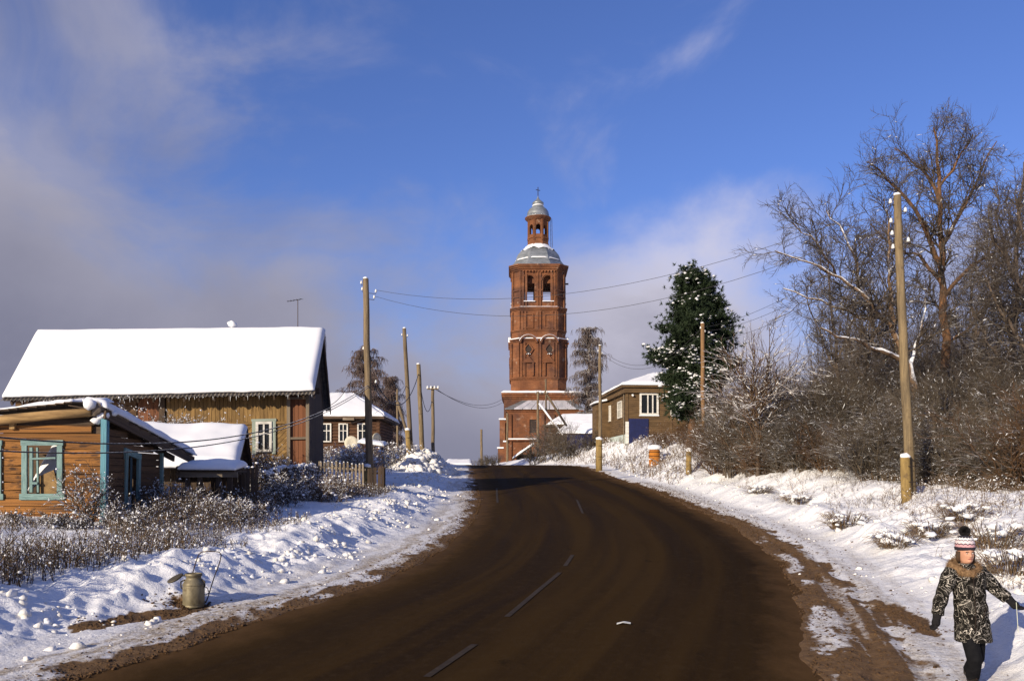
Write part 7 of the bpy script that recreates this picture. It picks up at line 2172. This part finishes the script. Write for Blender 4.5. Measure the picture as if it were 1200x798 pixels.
    bump(-.03, 1.405, .016, .010, .010); bump(.03, 1.405, .016, .010, .010)            # eye hollows
    bump(0, 1.424, .05, .009, -.006); bump(0, 1.347, .022, .006, -.005); bump(0, 1.318, .022, .014, -.010)
    bump(-.045, 1.375, .018, .02, -.006); bump(.045, 1.375, .018, .02, -.006)
    me.vertices.foreach_set('co', co.ravel()); me.update()
    skin = mat('skin', (.56, .30, .20), (.48, .24, .155), (14, 14, 14), rough=.55)
    body = link('body', me, skin, T, base, True); body.location = (0, 0, 0)
    ORG[body] = base
    def part(name, mesh_or_mb, material, smooth=True, parent=T):
        me_ = mesh_or_mb
        if isinstance(me_, MB):
            m2 = bpy.data.meshes.new(name); m2.from_pydata(me_.v, [], me_.f); m2.update(); me_ = m2
        o = bpy.data.objects.new(name, me_); COL.objects.link(o); me_.materials.append(material); o.parent = parent
        if smooth: me_.polygons.foreach_set('use_smooth', np.ones(len(me_.polygons), dtype=bool))
        ORG[o] = base
        return o
    # eyes, brows, mouth
    white = mat('eye_white', (.7, .68, .64), rough=.3); dark = mat('eye_dark', (.03, .02, .015), rough=.3); lip = mat('lip', (.42, .13, .11), rough=.5); brow = mat('brow', (.06, .035, .02))
    def surf_y(x, z):
        m = (np.abs(X - x) < .012) & (np.abs(Z - z) < .010) & front
        return float(co[m, 1].min()) if m.any() else -.1
    for sx in (-.029, .029):
        y = surf_y(sx, 1.404); mb = MB(); mb.lathe((0, 0, 0), [(.001, -.005), (.004, -.0035), (.0055, 0), (.004, .0035), (.001, .005)], 8)
        mb.v = [(hx + sx + v[0] * 2.1, y + .001 + v[1] * .9, 1.404 + v[2]) for v in mb.v]; e_ = part('eye', mb, white)
        mb = MB(); mb.lathe((0, 0, 0), [(.001, -.004), (.004, -.002), (.004, .002), (.001, .004)], 8); mb.v = [(hx + sx + v[0], y - .0035 + v[1] * .7, 1.404 + v[2]) for v in mb.v]; part('iris', mb, dark, True, e_)
        y = surf_y(sx, 1.420); mb = MB(); mb.tube([(hx + sx - .017, y + .002, 1.418), (hx + sx, y - .002, 1.4225), (hx + sx + .017, y + .002, 1.418)], .0032, 6); part('eyebrow', mb, brow)
    y = surf_y(0, 1.346); mb = MB(); mb.tube([(hx - .021, y + .006, 1.345), (hx - .008, y - .0005, 1.3475), (hx + .008, y - .0005, 1.3475), (hx + .021, y + .006, 1.345)], [.003, .0055, .0055, .003], 6); part('mouth', mb, lip)
    # coat: flaring body and two sleeves fused into one cloth surface
    mb = MB()
    loft(mb, [(.020, .01, .475, .185, .155), (.018, .01, .50, .188, .158), (.010, .01, .62, .180, .150), (-.004, .008, .78, .170, .142), (-.022, .005, .95, .160, .130), (-.035, .003, 1.06, .163, .128), (-.045, .0, 1.16, .172, .122), (-.05, .0, 1.215, .168, .112), (-.055, .0, 1.26, .118, .09), (hx, .0, 1.30, .07, .075)])
    for (sh, el, wr) in ((q(1116.5, 665), q(1103, 692, -.02), q(1095.2, 717, -.055)), (q(1145, 666), q(1166, 688, .0), q(1178, 698.5, -.045))):
        S0, E0, W0 = Vector(sh), Vector(el), Vector(wr)
        pts = [S0, S0.lerp(E0, .35), S0.lerp(E0, .7), E0, E0.lerp(W0, .4), E0.lerp(W0, .8), W0]
        mb.tube(pts, [.083, .080, .073, .069, .066, .062, .060], 18)
    cm = solid_mesh(mb, .011, 'coat_cloth', 4)
    cc = np.empty(len(cm.vertices) * 3, np.float32); cm.vertices.foreach_get('co', cc); cc = cc.reshape(-1, 3)
    nn = np.empty(len(cm.vertices) * 3, np.float32); cm.vertices.foreach_get('normal', nn); nn = nn.reshape(-1, 3)
    d = (fbm(cc[:, 0] * 9 + cc[:, 1] * 5, cc[:, 2] * 11, 3, 3) - .5) * .026 + np.sin(cc[:, 2] * 46 + cc[:, 0] * 6) * .0022
    cm.vertices.foreach_set('co', (cc + nn * d[:, None]).astype(np.float32).ravel()); cm.update()
    coat_o = part('coat', cm, coat_material())
    mb = MB(); mb.tube([(-.03, -.128, .50), (-.035, -.138, .8), (-.045, -.132, 1.0), (-.052, -.124, 1.16)], .005, 6); part('zip_placket', mb, dark, True, coat_o)
    for s, px in ((-1, 1127), (1, 1145)):
        x = (px - x0) * .0089; mb = MB(); mb.tube([(x, -.132, .74), (x + s * .03, -.118, .84)], .006, 6); part('pocket_edge', mb, dark, True, coat_o)
    # fur collar: soft roll with hair
    fur = mat('fur', (.30, .19, .10), (.14, .08, .04), (30, 30, 30), rough=.9)
    ring = []
    for k in range(25):
        a = PI * .5 + 2 * PI * k / 24; ring.append(Vector((hx - .005 + .118 * math.cos(a), .012 + .092 * math.sin(a), 1.255 + .035 * math.sin(a) - .03 * max(0, -math.sin(a)) ** 3)))
    mb = MB(); mb.tube(ring, .046, 10, False); col = part('fur_collar', mb, fur)
    rg = random.Random(3); polys = []
    for i in range(2600):
        f = rg.random() * 23.99; k = int(f); c = ring[k].lerp(ring[k + 1], f - k); tan = (ring[k + 1] - ring[k]).normalized(); u = tan.orthogonal().normalized(); w = tan.cross(u); a = rg.random() * 2 * PI
        o = u * math.cos(a) + w * math.sin(a); p = c + o * .043; tip = p + (o * .7 + tan * rg.gauss(0, .35) + Vector((0, 0, -.25))).normalized() * rg.uniform(.015, .034); polys.append(([tuple(p), tuple(tip)], [.0022, .0006]))
    v, f = tubes(polys, 3); m2 = np_mesh('fur', v, [f]); h_ = part('fur_hair', m2, fur, False, col)
    # hat, bobble, hair at the temples
    mb = MB(); prof = [(.088, 1.435), (.096, 1.44), (.099, 1.47), (.098, 1.505), (.091, 1.54), (.072, 1.567), (.04, 1.582), (.008, 1.586)]
    loft(mb, [(hx, -.004 + (z - 1.4) * .12, z, r * .95, r * 1.06) for r, z in prof], 32); hat = part('knitted_hat', mb, hat_material())
    mb = MB(); loft(mb, [(hx, .006, 1.430, .086, .099), (hx, .006, 1.434, .096, .108), (hx, .006, 1.460, .0985, .1115), (hx, .006, 1.466, .094, .107)], 32); part('hat_brim', mb, mat('hat_navy', (.018, .017, .026), (.03, .025, .035), (60, 60, 60), bump=.5, bscale=120), True, hat)
    polys = []; ctr = Vector((hx, .012, 1.628))
    for i in range(1500):
        d = Vector((rg.gauss(0, 1), rg.gauss(0, 1), rg.gauss(0, 1))).normalized(); polys.append(([tuple(ctr + d * .018), tuple(ctr + d * rg.uniform(.048, .062))], [.003, .0015]))
    v, f = tubes(polys, 3); part('bobble', np_mesh('bobble', v, [f]), mat('bobble_wool', (.012, .011, .013), (.03, .028, .03), (40, 40, 40)), False, hat)
    hair = mat('hair', (.10, .055, .03), (.05, .03, .018), (40, 40, 10)); mb = MB()
    for s in (-1, 1): 
        for k in range(5): mb.tube([(hx + s * (.072 + .002 * k), -.03 + .012 * k, 1.42), (hx + s * (.080 + .002 * k), -.035 + .012 * k, 1.37), (hx + s * .078, -.03 + .012 * k, 1.31)], [.009, .009, .005], 6)
    part('hair', mb, hair)
    # gloves
    glove = mat('glove', (.014, .013, .015), (.02, .019, .021), (40, 40, 40), bump=.3, bscale=60, spec=.06)
    for wv, palm, hv, sv, nrm, fing in hands:
        mbg = MB(); hv_ = Vector(hv)
        mbg.tube([wv - hv_ * .05, wv - hv_ * .01, wv + hv_ * .03, palm + hv_ * .0, palm + hv_ * .03], [.046, .044, .040, .044, .036], 14)
        for off in (-.02, .0, .02): mbg.tube([palm + sv * off - hv_ * .02, palm + sv * off + hv_ * .025], [.026, .022], 10)
        for fg in fing: mbg.tube([palm.lerp(fg[0], .5)] + list(fg), [.0185, .0185, .0175, .0165, .014][:len(fg) + 1], 10)
        part('glove', solid_mesh(mbg, .006, 'glove_cloth', 2), glove)
    # trousers and boots
    trs = mat('trousers', (.007, .007, .009), (.012, .012, .014), (20, 20, 20), spec=.06); boot = mat('boot_leather', (.018, .015, .013), (.03, .025, .02), (20, 20, 20), rough=.45)
    mb = MB()
    for h, k, a, t in legs:
        h, k, a = Vector(h), Vector(k), Vector(a)
        mb.tube([h + Vector((0, 0, .0)), h.lerp(k, .5), k, k.lerp(a, .5), a + Vector((0, 0, .0))], [.088, .084, .076, .072, .066], 16)
    part('trousers', solid_mesh(mb, .011, 'trouser_cloth', 4), trs)
    for h, k, a, t in legs:
        a = Vector(a); t = Vector(t); mb = MB()
        mb.tube([a + (Vector(k) - a).normalized() * .16, a + Vector((0, .01, .02)), a + Vector((0, .02, -.035))], [.056, .055, .05], 14)
        mb.tube([a + Vector((0, .045, -.035)), a + Vector((0, -.01, -.03)), t + Vector((0, .02, .008)), t + Vector((0, -.05, 0))], [.042, .05, .044, .030], 14)
        part('boot', solid_mesh(mb, .009, 'boot_skin', 3), boot)
    T.scale = (.945, .945, .945)
    # the papers in her left hand: things of their own, held between fingers and thumb
    wv, palm, hv, sv, nrm, fing = hands[1]
    c = base + (Vector(palm) + Vector(hv) * .01) * .945 - Vector(nrm) * .02 + Vector((-.02, -.03, 0))
    d = Vector((.03, -.06, -1)).normalized(); w = Vector((-.50, -.86, .05)); w = (w - d * w.dot(d)).normalized(); n = d.cross(w)
    o = MB().prism([c - w * .055 - d * .03, c + w * .055 - d * .03, c + w * .062 + d * .26, c - w * .05 + d * .26], n * .006).build('paper_booklet', mat('paper', (.52, .54, .44), (.40, .42, .34), (9, 9, 9)), None, org=c)
    tag(o, 'thin pale folded papers hanging from the gloved hand of the walking woman', 'papers')


def coat_material():
    Mt = bpy.data.materials.new('patterned_coat'); Mt.use_nodes = True; nt = Mt.node_tree; L = nt.links; b = nt.nodes['Principled BSDF']; b.inputs['Roughness'].default_value = .85; b.inputs['Specular IOR Level'].default_value = .06
    tc = nd(nt, 'ShaderNodeTexCoord')
    def lines(scale, off, dist, wd, det=1.0):
        mp = nd(nt, 'ShaderNodeMapping'); mp.inputs['Location'].default_value = (off, off, off); L.new(tc.outputs['Object'], mp.inputs[0])
        z = nd(nt, 'ShaderNodeTexNoise'); z.inputs['Scale'].default_value = scale; z.inputs['Detail'].default_value = det; z.inputs['Distortion'].default_value = dist; L.new(mp.outputs[0], z.inputs[0])
        s = nd(nt, 'ShaderNodeMath', operation='SUBTRACT'); s.inputs[1].default_value = .5; L.new(z.outputs[0], s.inputs[0])
        a = nd(nt, 'ShaderNodeMath', operation='ABSOLUTE'); L.new(s.outputs[0], a.inputs[0])
        r = nd(nt, 'ShaderNodeMapRange'); r.inputs[1].default_value = wd; r.inputs[2].default_value = wd * .45; L.new(a.outputs[0], r.inputs[0]); return r.outputs[0]
    m = nd(nt, 'ShaderNodeMath', operation='MAXIMUM'); L.new(lines(6.5, 0, 2.2, .012), m.inputs[0]); L.new(lines(12, 5, 1.4, .0065, 1), m.inputs[1])
    # pale rosettes
    vo = nd(nt, 'ShaderNodeTexVoronoi'); vo.inputs['Scale'].default_value = 7.5; L.new(tc.outputs['Object'], vo.inputs[0])
    r = nd(nt, 'ShaderNodeMapRange'); r.inputs[1].default_value = .34; r.inputs[2].default_value = .24; r.inputs[4].default_value = .07; L.new(vo.outputs['Distance'], r.inputs[0])
    m2 = nd(nt, 'ShaderNodeMath', operation='MAXIMUM'); L.new(m.outputs[0], m2.inputs[0]); L.new(r.outputs[0], m2.inputs[1])
    mx = nd(nt, 'ShaderNodeMix', data_type='RGBA'); mx.inputs[6].default_value = (.010, .009, .008, 1); mx.inputs[7].default_value = (.52, .48, .43, 1); L.new(m2.outputs[0], mx.inputs[0]); L.new(mx.outputs[2], b.inputs['Base Color'])
    return Mt


def hat_material():
    Mt = bpy.data.materials.new('knitted_pattern'); Mt.use_nodes = True; nt = Mt.node_tree; L = nt.links; b = nt.nodes['Principled BSDF']; b.inputs['Roughness'].default_value = .9
    tc = nd(nt, 'ShaderNodeTexCoord'); sx = nd(nt, 'ShaderNodeSeparateXYZ'); L.new(tc.outputs['Object'], sx.inputs[0])
    hx = (1131 - 1139) * .0089
    def ma(op, a, c=None):
        x = nd(nt, 'ShaderNodeMath', operation=op)
        for i, v in enumerate((a, c)):
            if v is None: continue
            if isinstance(v, (int, float)): x.inputs[i].default_value = v
            else: L.new(v, x.inputs[i])
        return x.outputs[0]
    ang = ma('ARCTAN2', ma('SUBTRACT', sx.outputs[0], hx), sx.outputs[1]); zig = ma('PINGPONG', ma('MULTIPLY', ang, 14 / (2 * PI)), .5)
    z = ma('ADD', ma('SUBTRACT', sx.outputs[2], 1.455), ma('MULTIPLY', zig, .022))
    rp = nd(nt, 'ShaderNodeValToRGB'); rp.color_ramp.interpolation = 'CONSTANT'; L.new(ma('MULTIPLY', z, 1 / .14), rp.inputs[0])
    cols = [(0, (.02, .018, .03)), (.10, (.55, .30, .33)), (.30, (.03, .02, .035)), (.38, (.66, .56, .58)), (.60, (.05, .03, .05)), (.66, (.74, .72, .72)), (.80, (.02, .018, .03))]
    els = rp.color_ramp.elements; els[0].position = 0; els[0].color = (*cols[0][1], 1); els[1].position = cols[1][0]; els[1].color = (*cols[1][1], 1)
    for p, c in cols[2:]:
        e = els.new(p); e.color = (*c, 1)
    L.new(rp.outputs[0], b.inputs['Base Color'])
    wv = nd(nt, 'ShaderNodeTexNoise'); wv.inputs['Scale'].default_value = 160; L.new(tc.outputs['Object'], wv.inputs[0]); bp = nd(nt, 'ShaderNodeBump'); bp.inputs['Strength'].default_value = .5; bp.inputs['Distance'].default_value = .004; L.new(wv.outputs[0], bp.inputs['Height']); L.new(bp.outputs[0], b.inputs['Normal'])
    return Mt


build_person()
